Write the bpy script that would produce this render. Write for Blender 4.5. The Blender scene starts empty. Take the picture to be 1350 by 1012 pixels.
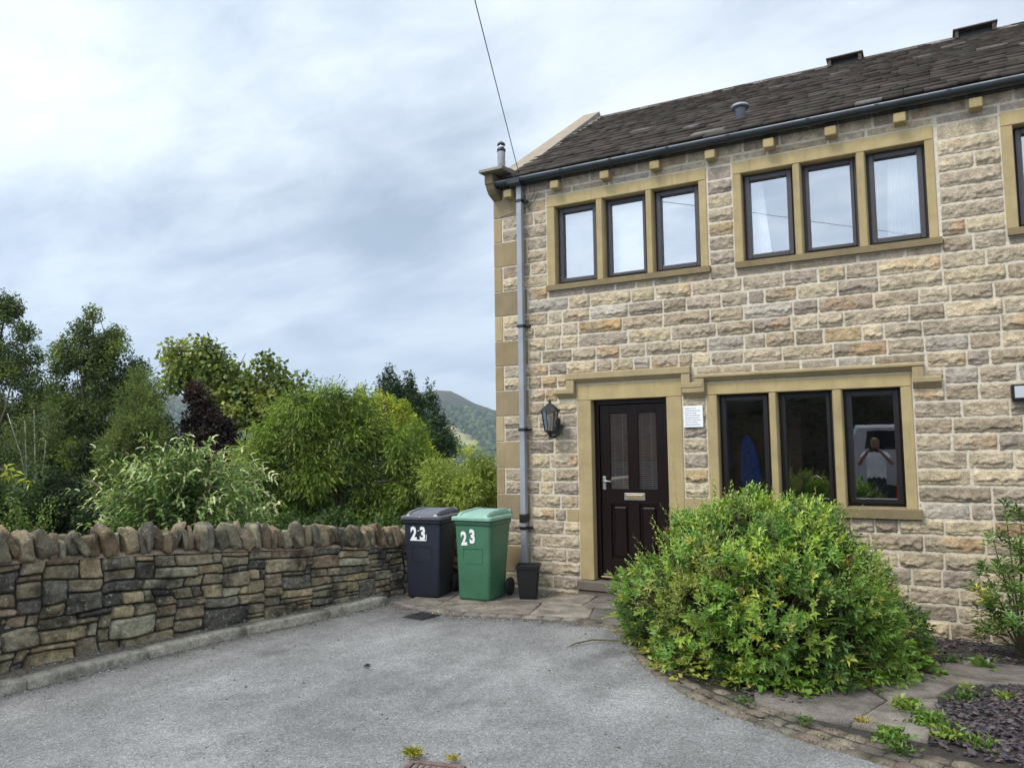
import bpy, bmesh, math, random
import numpy as np
from mathutils import Vector, Matrix, noise
R_ = math.radians
rng = np.random.default_rng(7)
random.seed(7)
C = bpy.context.scene.collection

# ------------------------------------------------------------------ materials
def new_mat(name):
    m = bpy.data.materials.new(name); m.use_nodes = True
    nt = m.node_tree; nt.nodes.clear()
    out = nt.nodes.new('ShaderNodeOutputMaterial')
    p = nt.nodes.new('ShaderNodeBsdfPrincipled')
    nt.links.new(p.outputs[0], out.inputs[0])
    return m, nt, p, out
def N(nt, t, **kw):
    n = nt.nodes.new(t)
    for k, v in kw.items():
        if k in n.inputs.keys(): n.inputs[k].default_value = v
        else: setattr(n, k, v)
    return n
def ramp(nt, fac, stops, interp='LINEAR'):
    r = nt.nodes.new('ShaderNodeValToRGB'); e = r.color_ramp.elements; r.color_ramp.interpolation = interp
    while len(e) < len(stops): e.new(.5)
    for el, (p, c) in zip(e, stops):
        el.position = p; el.color = (*c, 1) if not isinstance(c, float) else (c, c, c, 1)
    nt.links.new(fac, r.inputs[0]); return r.outputs[0]
def mixc(nt, fac, a, b, mode='MIX'):
    m = nt.nodes.new('ShaderNodeMix'); m.data_type = 'RGBA'; m.blend_type = mode
    if isinstance(fac, (int, float)): m.inputs[0].default_value = fac
    else: nt.links.new(fac, m.inputs[0])
    for i, v in ((6, a), (7, b)):
        if isinstance(v, tuple): m.inputs[i].default_value = (*v, 1)
        else: nt.links.new(v, m.inputs[i])
    return m.outputs[2]
def tex_noise(nt, scale, detail=4, rough=.6, vec=None, dist=0):
    n = N(nt, 'ShaderNodeTexNoise', Scale=scale, Detail=detail, Roughness=rough, Distortion=dist)
    if vec is None:
        g = nt.nodes.get('geo_') or nt.nodes.new('ShaderNodeNewGeometry'); g.name = 'geo_'
        vec = g.outputs['Position']
    nt.links.new(vec, n.inputs['Vector']); return n.outputs['Fac']
def pos(nt):
    g = nt.nodes.get('geo_') or nt.nodes.new('ShaderNodeNewGeometry'); g.name = 'geo_'
    return g.outputs['Position']
def bump(nt, p, h, strength=.4, dist=.01):
    b = N(nt, 'ShaderNodeBump', Strength=strength, Distance=dist)
    nt.links.new(h, b.inputs['Height']); nt.links.new(b.outputs[0], p.inputs['Normal'])
def simple(name, col, rough=.6, var=.15, scale=12, bumps=.0, metal=0, spec=.5, bscale=60):
    m, nt, p, o = new_mat(name)
    f = tex_noise(nt, scale)
    a = tuple(c*(1-var) for c in col); b = tuple(min(1, c*(1+var)) for c in col)
    nt.links.new(ramp(nt, f, [(.3, a), (.7, b)]), p.inputs['Base Color'])
    p.inputs['Roughness'].default_value = rough; p.inputs['Metallic'].default_value = metal
    p.inputs['Specular IOR Level'].default_value = spec
    if bumps: bump(nt, p, tex_noise(nt, bscale, 5), bumps, .006)
    return m
def attr_stone(name, stain=(.05, .045, .04), stain_amt=.35, bumpd=.006, sc=14, lichen=0):
    m, nt, p, o = new_mat(name)
    a = N(nt, 'ShaderNodeAttribute', attribute_name='tint')
    n1 = tex_noise(nt, sc, 6, .65); n2 = tex_noise(nt, 90, 3, .7); n3 = tex_noise(nt, 3.1, 4, .6)
    c = mixc(nt, 1., a.outputs['Color'], ramp(nt, n1, [(.3, .62), (.5, 1.), (.7, 1.3)]), 'MULTIPLY')
    c = mixc(nt, .9, c, ramp(nt, n2, [(.32, .62), (.68, 1.34)]), 'MULTIPLY'); c = mixc(nt, .7, c, ramp(nt, tex_noise(nt, 240, 2, .6), [(.3, .7), (.7, 1.3)]), 'MULTIPLY')
    f = ramp(nt, n3, [(.47, 0.), (.64, stain_amt)])
    c = mixc(nt, f, c, stain)
    if lichen:
        n4 = tex_noise(nt, 26, 5, .75)
        c = mixc(nt, ramp(nt, n4, [(.57, 0.), (.62, lichen)]), c, (.40, .41, .34))
        n5 = tex_noise(nt, 6, 3, .6)
        c = mixc(nt, ramp(nt, n5, [(.55, 0.), (.75, .45)]), c, (.09, .105, .05))
    nt.links.new(c, p.inputs['Base Color']); p.inputs['Roughness'].default_value = .92
    p.inputs['Specular IOR Level'].default_value = .2
    bump(nt, p, tex_noise(nt, 55, 8, .7), .9, bumpd)
    return m
def leaf_mat(name, trans=.3, rough=.55, spec=.35):
    m, nt, p, out = new_mat(name)
    a = N(nt, 'ShaderNodeAttribute', attribute_name='tint')
    lc = mixc(nt, 1., a.outputs['Color'], (1.13, 1.0, .78), 'MULTIPLY'); nt.links.new(lc, p.inputs['Base Color'])
    p.inputs['Roughness'].default_value = rough; p.inputs['Specular IOR Level'].default_value = spec
    t = N(nt, 'ShaderNodeBsdfTranslucent'); nt.links.new(mixc(nt, 1., lc, (1.25, 1.3, .6), 'MULTIPLY'), t.inputs[0])
    mx = N(nt, 'ShaderNodeMixShader'); mx.inputs[0].default_value = trans
    nt.links.new(p.outputs[0], mx.inputs[1]); nt.links.new(t.outputs[0], mx.inputs[2]); nt.links.new(mx.outputs[0], out.inputs[0])
    return m
M = {}
M['rock'] = attr_stone('rock_faced_stone', stain=(.16, .14, .12), stain_amt=.3)
M['mortar'] = simple('pale_mortar', (.60, .53, .42), .95, .18, 30, .5)
M['ashlar'] = None
def binmat(name, col, rough):
    m, nt, p, o = new_mat(name)
    mp = N(nt, 'ShaderNodeMapping'); mp.inputs['Rotation'].default_value = (.4, .3, .5); mp.inputs['Scale'].default_value = (60, 60, 4); nt.links.new(pos(nt), mp.inputs[0])
    s = tex_noise(nt, 1.4, 4, .7, mp.outputs[0]); n = tex_noise(nt, 5, 5, .65); d = tex_noise(nt, 14, 5, .7)
    c = ramp(nt, n, [(.3, tuple(q*.82 for q in col)), (.7, tuple(min(1, q*1.2+.006) for q in col))])
    c = mixc(nt, ramp(nt, s, [(.62, 0.), (.74, .30)]), c, tuple(min(1, q*1.8+.05) for q in col))
    c = mixc(nt, ramp(nt, d, [(.56, 0.), (.72, .35)]), c, (.16, .145, .12))
    nt.links.new(c, p.inputs['Base Color']); nt.links.new(ramp(nt, d, [(.4, rough), (.7, min(1., rough+.35))]), p.inputs['Roughness']); bump(nt, p, tex_noise(nt, 130, 3), .12, .002); return m
M['darkgrey'] = binmat('dark_grey_bin_plastic', (.018, .021, .033), .42); M['darklid'] = binmat('dark_bin_lid_with_sheen', (.065, .065, .075), .3)
M['green'] = binmat('green_bin_plastic', (.056, .165, .082), .42); M['greenlid'] = binmat('green_bin_lid_with_sheen', (.22, .38, .29), .33); M['pot'] = binmat('matt_black_pot_plastic', (.005, .005, .005), .6)
def ashlar():
    m, nt, p, o = new_mat('dressed_sandstone')
    a = N(nt, 'ShaderNodeAttribute', attribute_name='tint')
    n1 = tex_noise(nt, 5, 5, .6); n2 = tex_noise(nt, 120, 3, .7)
    mp = N(nt, 'ShaderNodeMapping'); mp.inputs['Scale'].default_value = (14, 14, 1.1); nt.links.new(pos(nt), mp.inputs[0])
    n3 = tex_noise(nt, 1.6, 5, .65, mp.outputs[0])
    c = mixc(nt, 1., a.outputs['Color'], ramp(nt, n1, [(.25, .82), (.75, 1.14)]), 'MULTIPLY')
    c = mixc(nt, .6, c, ramp(nt, n2, [(.3, .85), (.7, 1.13)]), 'MULTIPLY')
    c = mixc(nt, ramp(nt, n3, [(.55, 0.), (.8, .4)]), c, (.13, .11, .07))
    nt.links.new(c, p.inputs['Base Color']); p.inputs['Roughness'].default_value = .9; p.inputs['Specular IOR Level'].default_value = .2
    bump(nt, p, tex_noise(nt, 150, 4, .7), .5, .002); return m
M['ashlar'] = ashlar()
M['slate'] = attr_stone('stone_roof_slate', stain=(.06, .065, .04), stain_amt=.4, bumpd=.008, sc=8)
M['wall'] = attr_stone('dry_wall_stone', stain=(.022, .021, .018), stain_amt=.8, bumpd=.014, sc=16, lichen=.7)
M['cope'] = attr_stone('coping_stone', stain=(.035, .033, .026), stain_amt=.6, bumpd=.012, sc=12, lichen=.5)
M['joint'] = simple('dark_joint_earth', (.06, .052, .042), 1, .4, 20)
M['bedmortar'] = simple('pink_mortar_bed', (.36, .27, .20), .95, .25, 25, .8)
M['frame'] = simple('dark_brown_frame', (.010, .007, .007), .34, .15, 20)
M['frameup'] = simple('brown_upper_frame', (.05, .042, .046), .45, .12, 20)
M['door'] = simple('dark_brown_door_paint', (.010, .0042, .0036), .28, .2, 15, 0, 0, .3)
M['gutter'] = simple('black_gutter', (.02, .025, .028), .22, .2, 6)
M['pipe'] = simple('grey_pipe_paint', (.29, .305, .33), .35, .15, 4)
M['black'] = simple('black_plastic', (.012, .012, .013), .45, .2, 20)
M['darkgrey'] = simple('dark_grey_bin_plastic', (.018, .021, .033), .42, .12, 9, .15)
M['darklid'] = simple('dark_bin_lid_with_sheen', (.10, .10, .115), .30, .15, 9)  # paler than the body: the lid's sky sheen is put into its colour
M['green'] = simple('green_bin_plastic', (.055, .165, .09), .42, .12, 7, .15)
M['greenlid'] = simple('green_bin_lid_with_sheen', (.22, .38, .29), .33, .15, 9)  # green lightened for the whitish sheen on top of the lid
M['pot'] = simple('matt_black_pot_plastic', (.006, .006, .006), .6, .2, 9)
M['white'] = simple('white_sticker', (.85, .85, .83), .5, .05, 30)
M['grey_ink'] = simple('grey_lettering', (.35, .35, .37), .6, .05, 30)
M['brass'] = simple('brushed_brass', (.55, .42, .22), .35, .1, 30, 0, .9)
M['steel'] = simple('brushed_steel', (.42, .41, .40), .35, .15, 20, 0, .7)
M['chrome'] = simple('chrome', (.85, .85, .85), .08, .02, 20, 0, 1)
M['whiteplastic'] = simple('white_blind', (.58, .61, .62), .6, .05, 10)
M['slatblind'] = simple('brown_slat_blind', (.42, .20, .14), .5, .2, 10)
M['curtain'] = simple('white_net_curtain', (.80, .82, .82), .8, .05, 10)
M['towel'] = simple('blue_towel', (.03, .09, .36), .9, .3, 25)
M['wood'] = simple('brown_interior_wood', (.20, .10, .035), .5, .25, 6)
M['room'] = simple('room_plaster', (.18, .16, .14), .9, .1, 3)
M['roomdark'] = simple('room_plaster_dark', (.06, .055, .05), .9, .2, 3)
M['tile'] = simple('kitchen_worktop', (.10, .09, .08), .3, .3, 8)
M['wire'] = simple('black_cable', (.03, .03, .035), .6, .1, 20)
M['iron'] = simple('cast_iron', (.018, .017, .018), .55, .35, 40, .6)
M['rusty'] = simple('rusty_drain_frame', (.16, .105, .09), .8, .3, 25, .8)
M['birch'] = simple('pale_birch_bark', (.36, .35, .31), .8, .45, 9)
M['bark'] = simple('grey_brown_bark', (.09, .07, .05), .9, .3, 12)
M['twig'] = simple('green_brown_twig', (.12, .10, .05), .8, .3, 12)
M['leaf'] = leaf_mat('leaf_green'); M['gloss_leaf'] = leaf_mat('leaf_bush', .25, .42, .5)
M['redpaint'] = simple('red_car_paint', (.5, .02, .02), .25, .05, 4)
M['silver'] = simple('silver_van_paint', (.5, .52, .54), .3, .05, 4)
M['rubber'] = simple('tyre_rubber', (.015, .015, .015), .8, .2, 20)
M['skin'] = simple('skin', (.30, .16, .10), .55, .1, 20)
M['shirt'] = simple('white_shirt', (.8, .8, .82), .85, .08, 10)
M['trousers'] = simple('dark_trousers', (.03, .035, .05), .9, .2, 10)
M['hair'] = simple('dark_hair', (.02, .015, .012), .7, .3, 30)

def glass_mat(name, refl, tint=(1, 1, 1)):
    m, nt, p, out = new_mat(name)
    nt.nodes.remove(p)
    g = N(nt, 'ShaderNodeBsdfGlossy', Roughness=.012); g.inputs[0].default_value = (.95, .97, 1, 1)
    n = tex_noise(nt, 1.6, 2, .5); b = N(nt, 'ShaderNodeBump', Strength=.03, Distance=.02)
    nt.links.new(n, b.inputs['Height']); nt.links.new(b.outputs[0], g.inputs['Normal'])
    t = N(nt, 'ShaderNodeBsdfTransparent'); t.inputs[0].default_value = (*tint, 1)
    fr = N(nt, 'ShaderNodeFresnel', IOR=1.5)
    mul = N(nt, 'ShaderNodeMath', operation='MULTIPLY_ADD'); nt.links.new(fr.outputs[0], mul.inputs[0]); mul.inputs[1].default_value = 1.5; mul.inputs[2].default_value = refl
    mx = N(nt, 'ShaderNodeMixShader'); nt.links.new(mul.outputs[0], mx.inputs[0])
    nt.links.new(t.outputs[0], mx.inputs[1]); nt.links.new(g.outputs[0], mx.inputs[2]); nt.links.new(mx.outputs[0], out.inputs[0])
    return m
M['glass'] = glass_mat('window_glass', .20, (.85, .88, .87))
M['glassup'] = glass_mat('sky_facing_glass', .36)
M['lampglass'] = glass_mat('lantern_glass', .12, (.6, .57, .5))
M['carglass'] = simple('car_window_glass', (.02, .025, .03), .05, .1, 4)

# ------------------------------------------------------------------ mesh helpers
def link(o, parent=None):
    C.objects.link(o)
    if parent is not None: o.parent = parent
    return o
def tag(o, label=None, cat=None, group=None, kind=None):
    if label: o['label'] = label
    if cat: o['category'] = cat
    if group: o['group'] = group
    if kind: o['kind'] = kind
    return o
def empty(name, loc=(0, 0, 0), label=None, cat=None, group=None):
    o = bpy.data.objects.new(name, None); o.location = loc; o.empty_display_size = .1
    C.objects.link(o); return tag(o, label, cat, group)
def np_mesh(name, V, F, mats, parent=None, tint=None, midx=None, smooth=False, off=None):
    """V (n,3), F (m,k) fixed k; tint (n,3)"""
    V = np.asarray(V, np.float32); F = np.asarray(F, np.int32)
    if off is not None: V = V-np.asarray(off, np.float32)
    me = bpy.data.meshes.new(name); k = F.shape[1]
    me.vertices.add(len(V)); me.vertices.foreach_set('co', V.ravel())
    me.loops.add(F.size); me.loops.foreach_set('vertex_index', F.ravel())
    me.polygons.add(len(F)); me.polygons.foreach_set('loop_start', np.arange(0, F.size, k, dtype=np.int32))
    if midx is not None: me.polygons.foreach_set('material_index', np.asarray(midx, np.int32))
    if smooth: me.polygons.foreach_set('use_smooth', np.ones(len(F), bool))
    for m in (mats if isinstance(mats, (list, tuple)) else [mats]): me.materials.append(m)
    if tint is not None:
        a = me.color_attributes.new('tint', 'FLOAT_COLOR', 'POINT')
        t = np.ones((len(V), 4), np.float32); t[:, :3] = tint; a.data.foreach_set('color', t.ravel())
    me.update(); me.validate()
    o = bpy.data.objects.new(name, me); return link(o, parent)
class MB:
    """collects simple solids and links them as ONE mesh object"""
    def __init__(s): s.bm = bmesh.new(); s.mats = []; s.cur = 0
    def mat(s, m):
        if m not in s.mats: s.mats.append(m)
        s.cur = s.mats.index(m); return s
    def _fin(s, vs, bev=0, seg=2):
        fs = {f for v in vs for f in v.link_faces}
        for f in fs: f.material_index = s.cur
        if bev > 0:
            es = {e for v in vs for e in v.link_edges}
            r = bmesh.ops.bevel(s.bm, geom=list(es), offset=bev, segments=seg, profile=.5, affect='EDGES')
            for f in r['faces']: f.material_index = s.cur
    def box(s, a, b, bev=0, mtx=None, seg=2):
        r = bmesh.ops.create_cube(s.bm, size=1)['verts']
        ce = [(a[i]+b[i])/2 for i in range(3)]; sz = [abs(b[i]-a[i]) for i in range(3)]
        for v in r:
            v.co = Vector([v.co[i]*sz[i]+ce[i] for i in range(3)])
            if mtx is not None: v.co = mtx @ v.co
        s._fin(r, bev, seg); return s
    def tube(s, pts, rad, n=10, cap=True):
        pts = [Vector(p) for p in pts]; rings = []
        rad = rad if isinstance(rad, (list, tuple)) else [rad]*len(pts)
        up = None
        for i, p in enumerate(pts):
            d = (pts[min(i+1, len(pts)-1)]-pts[max(i-1, 0)]).normalized()
            if up is None: up = Vector((0, 0, 1)) if abs(d.z) < .9 else Vector((1, 0, 0))
            x = d.cross(up).normalized(); y = x.cross(d).normalized(); up = y if abs(y.length) > .1 else up
            rings.append([s.bm.verts.new(p+(x*math.cos(2*math.pi*k/n)+y*math.sin(2*math.pi*k/n))*rad[i]) for k in range(n)])
        for a, b in zip(rings, rings[1:]):
            for k in range(n):
                f = s.bm.faces.new((a[k], a[(k+1) % n], b[(k+1) % n], b[k])); f.material_index = s.cur; f.smooth = n > 6
        if cap:
            for rr, rev in ((rings[0], 1), (rings[-1], 0)):
                f = s.bm.faces.new(rr[::-1] if rev else rr); f.material_index = s.cur
        return s
    def lathe(s, prof, c=(0, 0, 0), n=16, mtx=None, smooth=True):
        rings = []
        for r, z in prof:
            ring = []
            for k in range(n):
                co = Vector((r*math.cos(2*math.pi*k/n), r*math.sin(2*math.pi*k/n), z))
                if mtx is not None: co = mtx @ co
                ring.append(s.bm.verts.new(co+Vector(c)))
            rings.append(ring)
        for a, b in zip(rings, rings[1:]):
            for k in range(n):
                f = s.bm.faces.new((a[k], a[(k+1) % n], b[(k+1) % n], b[k])); f.material_index = s.cur; f.smooth = smooth
        for rr, rev in ((rings[0], 1), (rings[-1], 0)):
            f = s.bm.faces.new(rr[::-1] if rev else rr); f.material_index = s.cur
        return s
    def loft(s, secs, cap=True, smooth=False, closed=True):
        rings = [[s.bm.verts.new(p) for p in q] for q in secs]; n = len(rings[0])
        for a, b in zip(rings, rings[1:]):
            for k in range(n if closed else n-1):
                f = s.bm.faces.new((a[k], a[(k+1) % n], b[(k+1) % n], b[k])); f.material_index = s.cur; f.smooth = smooth
        if cap:
            for rr, rev in ((rings[0], 1), (rings[-1], 0)):
                f = s.bm.faces.new(rr[::-1] if rev else rr); f.material_index = s.cur
        return s
    def prism(s, poly, a, b, axis=1):
        """poly: list of 2D points, extruded along axis from a to b"""
        def co(p, t):
            l = list(p); l.insert(axis, t); return Vector(l)
        return s.loft([[co(p, a) for p in poly], [co(p, b) for p in poly]])
    def build(s, name, parent=None, loc=None, tintc=None, smooth=False):
        bmesh.ops.recalc_face_normals(s.bm, faces=s.bm.faces)
        me = bpy.data.meshes.new(name); s.bm.to_mesh(me); s.bm.free()
        for m in s.mats: me.materials.append(m)
        if smooth:
            for p in me.polygons: p.use_smooth = True
        if tintc is not None:
            a = me.color_attributes.new('tint', 'FLOAT_COLOR', 'POINT')
            a.data.foreach_set('color', np.tile(np.array([*tintc, 1], np.float32), len(me.vertices)))
        o = bpy.data.objects.new(name, me)
        if loc is not None: o.location = loc
        return link(o, parent)
def vnoise(P, scale, seed=0):
    """cheap smooth numpy value noise, P (n,3) -> (n) in -1..1"""
    q = np.asarray(P, float)*scale+np.array([seed*17.3, seed*5.1, seed*9.7]); i = np.floor(q).astype(np.int64); f = q-i; f = f*f*(3-2*f)
    def h(a):
        x = (a[:, 0]*73856093) ^ (a[:, 1]*19349663) ^ (a[:, 2]*83492791) ^ (seed*2654435)
        x = (x ^ (x >> 13))*1274126177 & 0xffffffff; x = (x ^ (x >> 16)) & 0xffff
        return x/32767.5-1
    r = 0
    for dx in (0, 1):
        for dy in (0, 1):
            for dz in (0, 1):
                w = (f[:, 0] if dx else 1-f[:, 0])*(f[:, 1] if dy else 1-f[:, 1])*(f[:, 2] if dz else 1-f[:, 2])
                r = r+w*h(i+np.array([dx, dy, dz]))
    return r
def fbm(P, scale, seed=0, o=3):
    r = 0; a = 1; t = 0
    for k in range(o): r = r+a*vnoise(P, scale*2**k, seed+k); t += a; a *= .5
    return r/t
def srgb(r, g, b, k=1.):
    f = lambda c: ((c/255+.055)/1.055)**2.4 if c > 10 else c/255/12.92
    return np.array([f(r)*k, f(g)*k, f(b)*k])

# ------------------------------------------------------------------ the house
# facade plane is y = 0, x runs to the right along the street front, z up
XR = 9.0; ZT = 4.90
OPEN = [(1.263, 2.161, .165, 2.222)]
OPEN += [(2.715, 3.245, 1.075, 2.222), (3.327, 3.854, 1.075, 2.222), (3.949, 4.467, 1.075, 2.222)]
UP = [(.842, 1.373), (1.463, 1.98), (2.063, 2.595), (3.052, 3.573), (3.653, 4.177), (4.264, 4.786), (5.499, 6.02), (6.10, 6.62), (6.71, 7.23)]
OPEN += [(a, b, 3.636, 4.582) for a, b in UP]
# rectangles of dressed stone, no rubble there: x0,x1,z0,z1
DRESS = [(1.09, 2.338, .0, 2.41), (2.604, 4.568, 1.075, 2.351), (2.56, 4.60, .969, 1.075),
         (.734, 2.69, 3.551, 4.717), (2.961, 4.885, 3.551, 4.717), (5.404, 7.33, 3.551, 4.717),
         (.97, 2.47, 2.41, 2.54), (.84, 1.09, 2.25, 2.39), (.97, 1.09, 2.25, 2.54), (2.338, 2.604, 2.25, 2.36), (2.338, 2.47, 2.25, 2.54),
         (2.50, 4.70, 2.351, 2.44), (4.568, 4.84, 2.20, 2.28), (4.568, 4.70, 2.2, 2.44)]
house = empty('stone_house', (0, 0, 0), 'two storey stone end house with brown door, stone slate roof and mullioned windows', 'house')
COURSE = [.193-.155*2, .193-.155, .193, .347, .509, .663, .823, .970, 1.124, 1.280, 1.437, 1.603, 1.762, 1.913, 2.069, 2.223, 2.383, 2.535, 2.686]
while COURSE[-1] < 4.6: COURSE.append(COURSE[-1]+.1555)
COURSE += [4.80, ZT+.03]
# quoins (narrow/long alternate, two courses each)
QZ = [-.12, .13, .44, .75, 1.06, 1.39, 1.72, 2.02, 2.36, 2.66, 2.98, 3.31, 3.62, 3.93, 4.24, 4.54, 4.78]
QZ = [min(COURSE, key=lambda c: abs(c-q-.04)) for q in QZ]; QZ[0] = -.12; QZ = sorted(set(QZ))
qb = []
for i in range(len(QZ)-1):
    long = (i % 2 == 1)
    w = .46 if long else .115
    qb.append((0, w, QZ[i], QZ[i+1]))
DRESS += qb
JAMBQ = [(.93, 1.09, .823, .970), (2.338, 2.604, .97, 1.124)]
DRESS += JAMBQ
PAL = [srgb(186, 171, 150), srgb(194, 180, 156), srgb(176, 163, 147), srgb(202, 186, 156), srgb(162, 150, 140), srgb(184, 178, 170), srgb(172, 156, 134),
       srgb(150, 138, 132), srgb(184, 160, 120), srgb(166, 136, 100), srgb(208, 192, 164), srgb(144, 130, 114)]
PW = np.array([5, 5, 4.5, 2.4, 3, .9, 3, 1.0, .6, .25, 1.2, 1.5]); PW = PW/PW.sum()
_m = sum(p*w_ for p, w_ in zip(PAL, PW)); PAL = [(p*.68+_m*.32)*np.array([.945, .915, .85]) for p in PAL]
def free_segments(z0, z1, x0, x1, rects):
    segs = [(x0, x1)]
    for (a, b, c, d) in rects:
        if d <= z0+.03 or c >= z1-.03: continue
        ns = []
        for (s, e) in segs:
            if b <= s or a >= e: ns.append((s, e)); continue
            if a > s: ns.append((s, a))
            if b < e: ns.append((b, e))
        segs = ns
    return [s for s in segs if s[1]-s[0] > .03]
def stone_patch(V, F, T, u0, u1, z0, z1, seed, col, depth=.024, mp=None):
    """one rock-faced stone: grid patch with a sloping upper face breaking over a wavy ledge"""
    w = u1-u0; h = z1-z0; nu = max(4, int(w/.0125)); nv = 16 if h > .1 else 10
    u = np.linspace(0, 1, nu+1); v = np.linspace(0, 1, nv+1)
    U, W = np.meshgrid(u, v); x = u0+U*w; z = z0+W*h
    P = np.stack([x, np.full_like(x, seed*.37), z], -1).reshape(-1, 3)
    n1 = fbm(P, 16, seed % 97, 3).reshape(x.shape); n2 = fbm(P, 55, seed % 89, 2).reshape(x.shape)
    lx = np.stack([x[0], np.full(nu+1, seed*1.3), np.zeros(nu+1)], -1)
    ledge = .33+.20*fbm(lx, 6, seed % 83, 3)+.13*vnoise(lx, 26, seed % 71)+.08*vnoise(lx, 60, seed % 61); amp = np.clip(.5+.75*vnoise(lx, 5, seed % 67), .05, 1)
    edge = np.minimum(np.minimum(U*w, (1-U)*w), np.minimum(W*h, (1-W)*h)); e = np.clip(edge/.011, 0, 1)**.6
    up = np.where(W > ledge, 1-.70*(W-ledge)/(1-ledge), .12+.25*W/np.maximum(ledge, .05))
    l2 = ledge+.28+.15*fbm(lx, 9, seed % 59, 2); up = up+np.where((W > l2) & (W < l2+.2), -.22*np.clip(1.5*vnoise(lx, 4, seed % 53), 0, 1), 0)
    d = depth*(.16+.92*up*amp+.42*n1+.34*n2)
    y = .006-e*(.006+np.maximum(d, .002))
    jx = .004*vnoise(P, 30, 5).reshape(x.shape); x = x+jx; z = z+.003*vnoise(P, 22, 8).reshape(x.shape)
    co = np.stack([x, y, z], -1).reshape(-1, 3)
    if mp is not None: co = mp(co)
    b = sum(len(q) for q in V); V.append(co)
    i = np.arange(nv)[:, None]*(nu+1)+np.arange(nu)[None]
    F.append((np.stack([i, i+1, i+nu+2, i+nu+1], -1).reshape(-1, 4))+b)
    tone = 1+.12*n1.reshape(-1, 1); tc_ = np.tile(col, (len(co), 1))*tone
    if seed % 6 == 3:      # iron staining over one end or corner of the stone
        mk = np.clip((vnoise(P, 5, seed % 47)+.5*vnoise(P, 19, seed % 43)+(.9 if seed % 2 else -.9)*(U.ravel()-.5))*3-.3, 0, 1)[:, None]
        sc_ = [srgb(184, 146, 100), srgb(150, 120, 100), srgb(176, 152, 112)][seed % 3]; tc_ = tc_*(1-.45*mk)+sc_*.45*mk
    T.append(tc_)
V = []; F = []; T = []
k = 0
def course_spans(z0, z1, x0, x1, rects):
    """free spans (xa, xb, za, zb) of one course once the dressed stones are taken out"""
    xs_ = sorted({x0, x1, *[q for r in rects for q in r[:2] if x0 < q < x1 and r[3] > z0 and r[2] < z1]}); out = []
    for xa, xb_ in zip(xs_, xs_[1:]):
        fr = [(z0, z1)]
        for (p_, q_, c_, d_) in rects:
            if q_ <= xa+1e-6 or p_ >= xb_-1e-6: continue
            nf = []
            for (s, e) in fr:
                if d_ <= s or c_ >= e: nf.append((s, e)); continue
                if c_ > s: nf.append((s, c_))
                if d_ < e: nf.append((d_, e))
            fr = nf
        for (s, e) in fr:
            if e-s < .028: continue
            if out and abs(out[-1][1]-xa) < 1e-6 and abs(out[-1][2]-s) < .004 and abs(out[-1][3]-e) < .004: out[-1] = (out[-1][0], xb_, s, e)
            else: out.append((xa, xb_, s, e))
    return [o for o in out if o[1]-o[0] > .03]
for ci in range(len(COURSE)-1):
    for (a, b, z0, z1) in course_spans(COURSE[ci], COURSE[ci+1], 0, XR, DRESS):
        x = a
        while x < b-.02:
            L = random.choice([.2, .28, .34, .38, .42, .48, .55])*random.uniform(.85, 1.15)
            if z1 > 4.7: L *= 1.8
            if b-x-L < .14: L = b-x
            if L > .66: L = L/2
            c = PAL[rng.choice(len(PAL), p=PW)]*random.uniform(.86, 1.10); k += 1
            stone_patch(V, F, T, x+.005, x+L-.005, z0+.005, z1-.005, k, c, depth=.030 if z1-z0 > .1 and z1 < 4.7 else .010)
            x += L
nst = sum(len(f) for f in F); Vs = np.concatenate(V); Fs = np.concatenate(F); Ts = np.concatenate(T)
# mortar plane with the openings left out, plus inner leaf
xb = sorted({0, XR, *[o[0]-.03 for o in OPEN], *[o[1]+.03 for o in OPEN]}); zb = sorted({-.35, ZT+.1, *[o[2]-.03 for o in OPEN], *[o[3]+.03 for o in OPEN]})
mv = []; mf = []
for i in range(len(xb)-1):
    for j in range(len(zb)-1):
        cx, cz = (xb[i]+xb[i+1])/2, (zb[j]+zb[j+1])/2
        if any(o[0]-.03 < cx < o[1]+.03 and o[2]-.03 < cz < o[3]+.03 for o in OPEN): continue
        for yy in (0.0, .30):
            b = len(mv); mv += [(xb[i], yy, zb[j]), (xb[i+1], yy, zb[j]), (xb[i+1], yy, zb[j+1]), (xb[i], yy, zb[j+1])]
            mf.append((b, b+1, b+2, b+3))
mv = np.array(mv, float); mf = np.array(mf)
np_mesh('wall', np.concatenate([Vs, mv]), np.concatenate([Fs, mf+len(Vs)]), [M['rock'], M['mortar']], house,
        np.concatenate([Ts, np.tile([.5, .46, .38], (len(mv), 1))]), np.concatenate([np.zeros(nst, int), np.ones(len(mf), int)]), smooth=True)
# gable wall on the left, with rubble patches, and plain rear walls
V = []; F = []; T = []
ey0, ez0 = 0, ZT; ry, rz = 3.05, 6.95
def gtop(y): return ez0+(rz-ez0)*(1-abs(y-ry)/ry)
kk = 5000; zc = -.35
while zc < 6.6:
    y = .0 if int(zc/.31) % 2 else .3
    while y < 6.1:
        L = random.uniform(.25, .55)
        if y+L < 6.1 and zc+.155 < min(gtop(y), gtop(y+L)):
            kk += 1; c = PAL[rng.choice(len(PAL), p=PW)]*random.uniform(.8, 1.1)
            stone_patch(V, F, T, y+.007, y+L-.007, zc+.006, zc+.149, kk, c, mp=lambda q: np.stack([q[:, 1], 6.1-q[:, 0], q[:, 2]], -1))
        y += L
    zc += .155
gv = np.concatenate(V); gf = np.concatenate(F); gt = np.concatenate(T)
np_mesh('gable_wall', gv, gf, M['rock'], house, gt, smooth=True)
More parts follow.
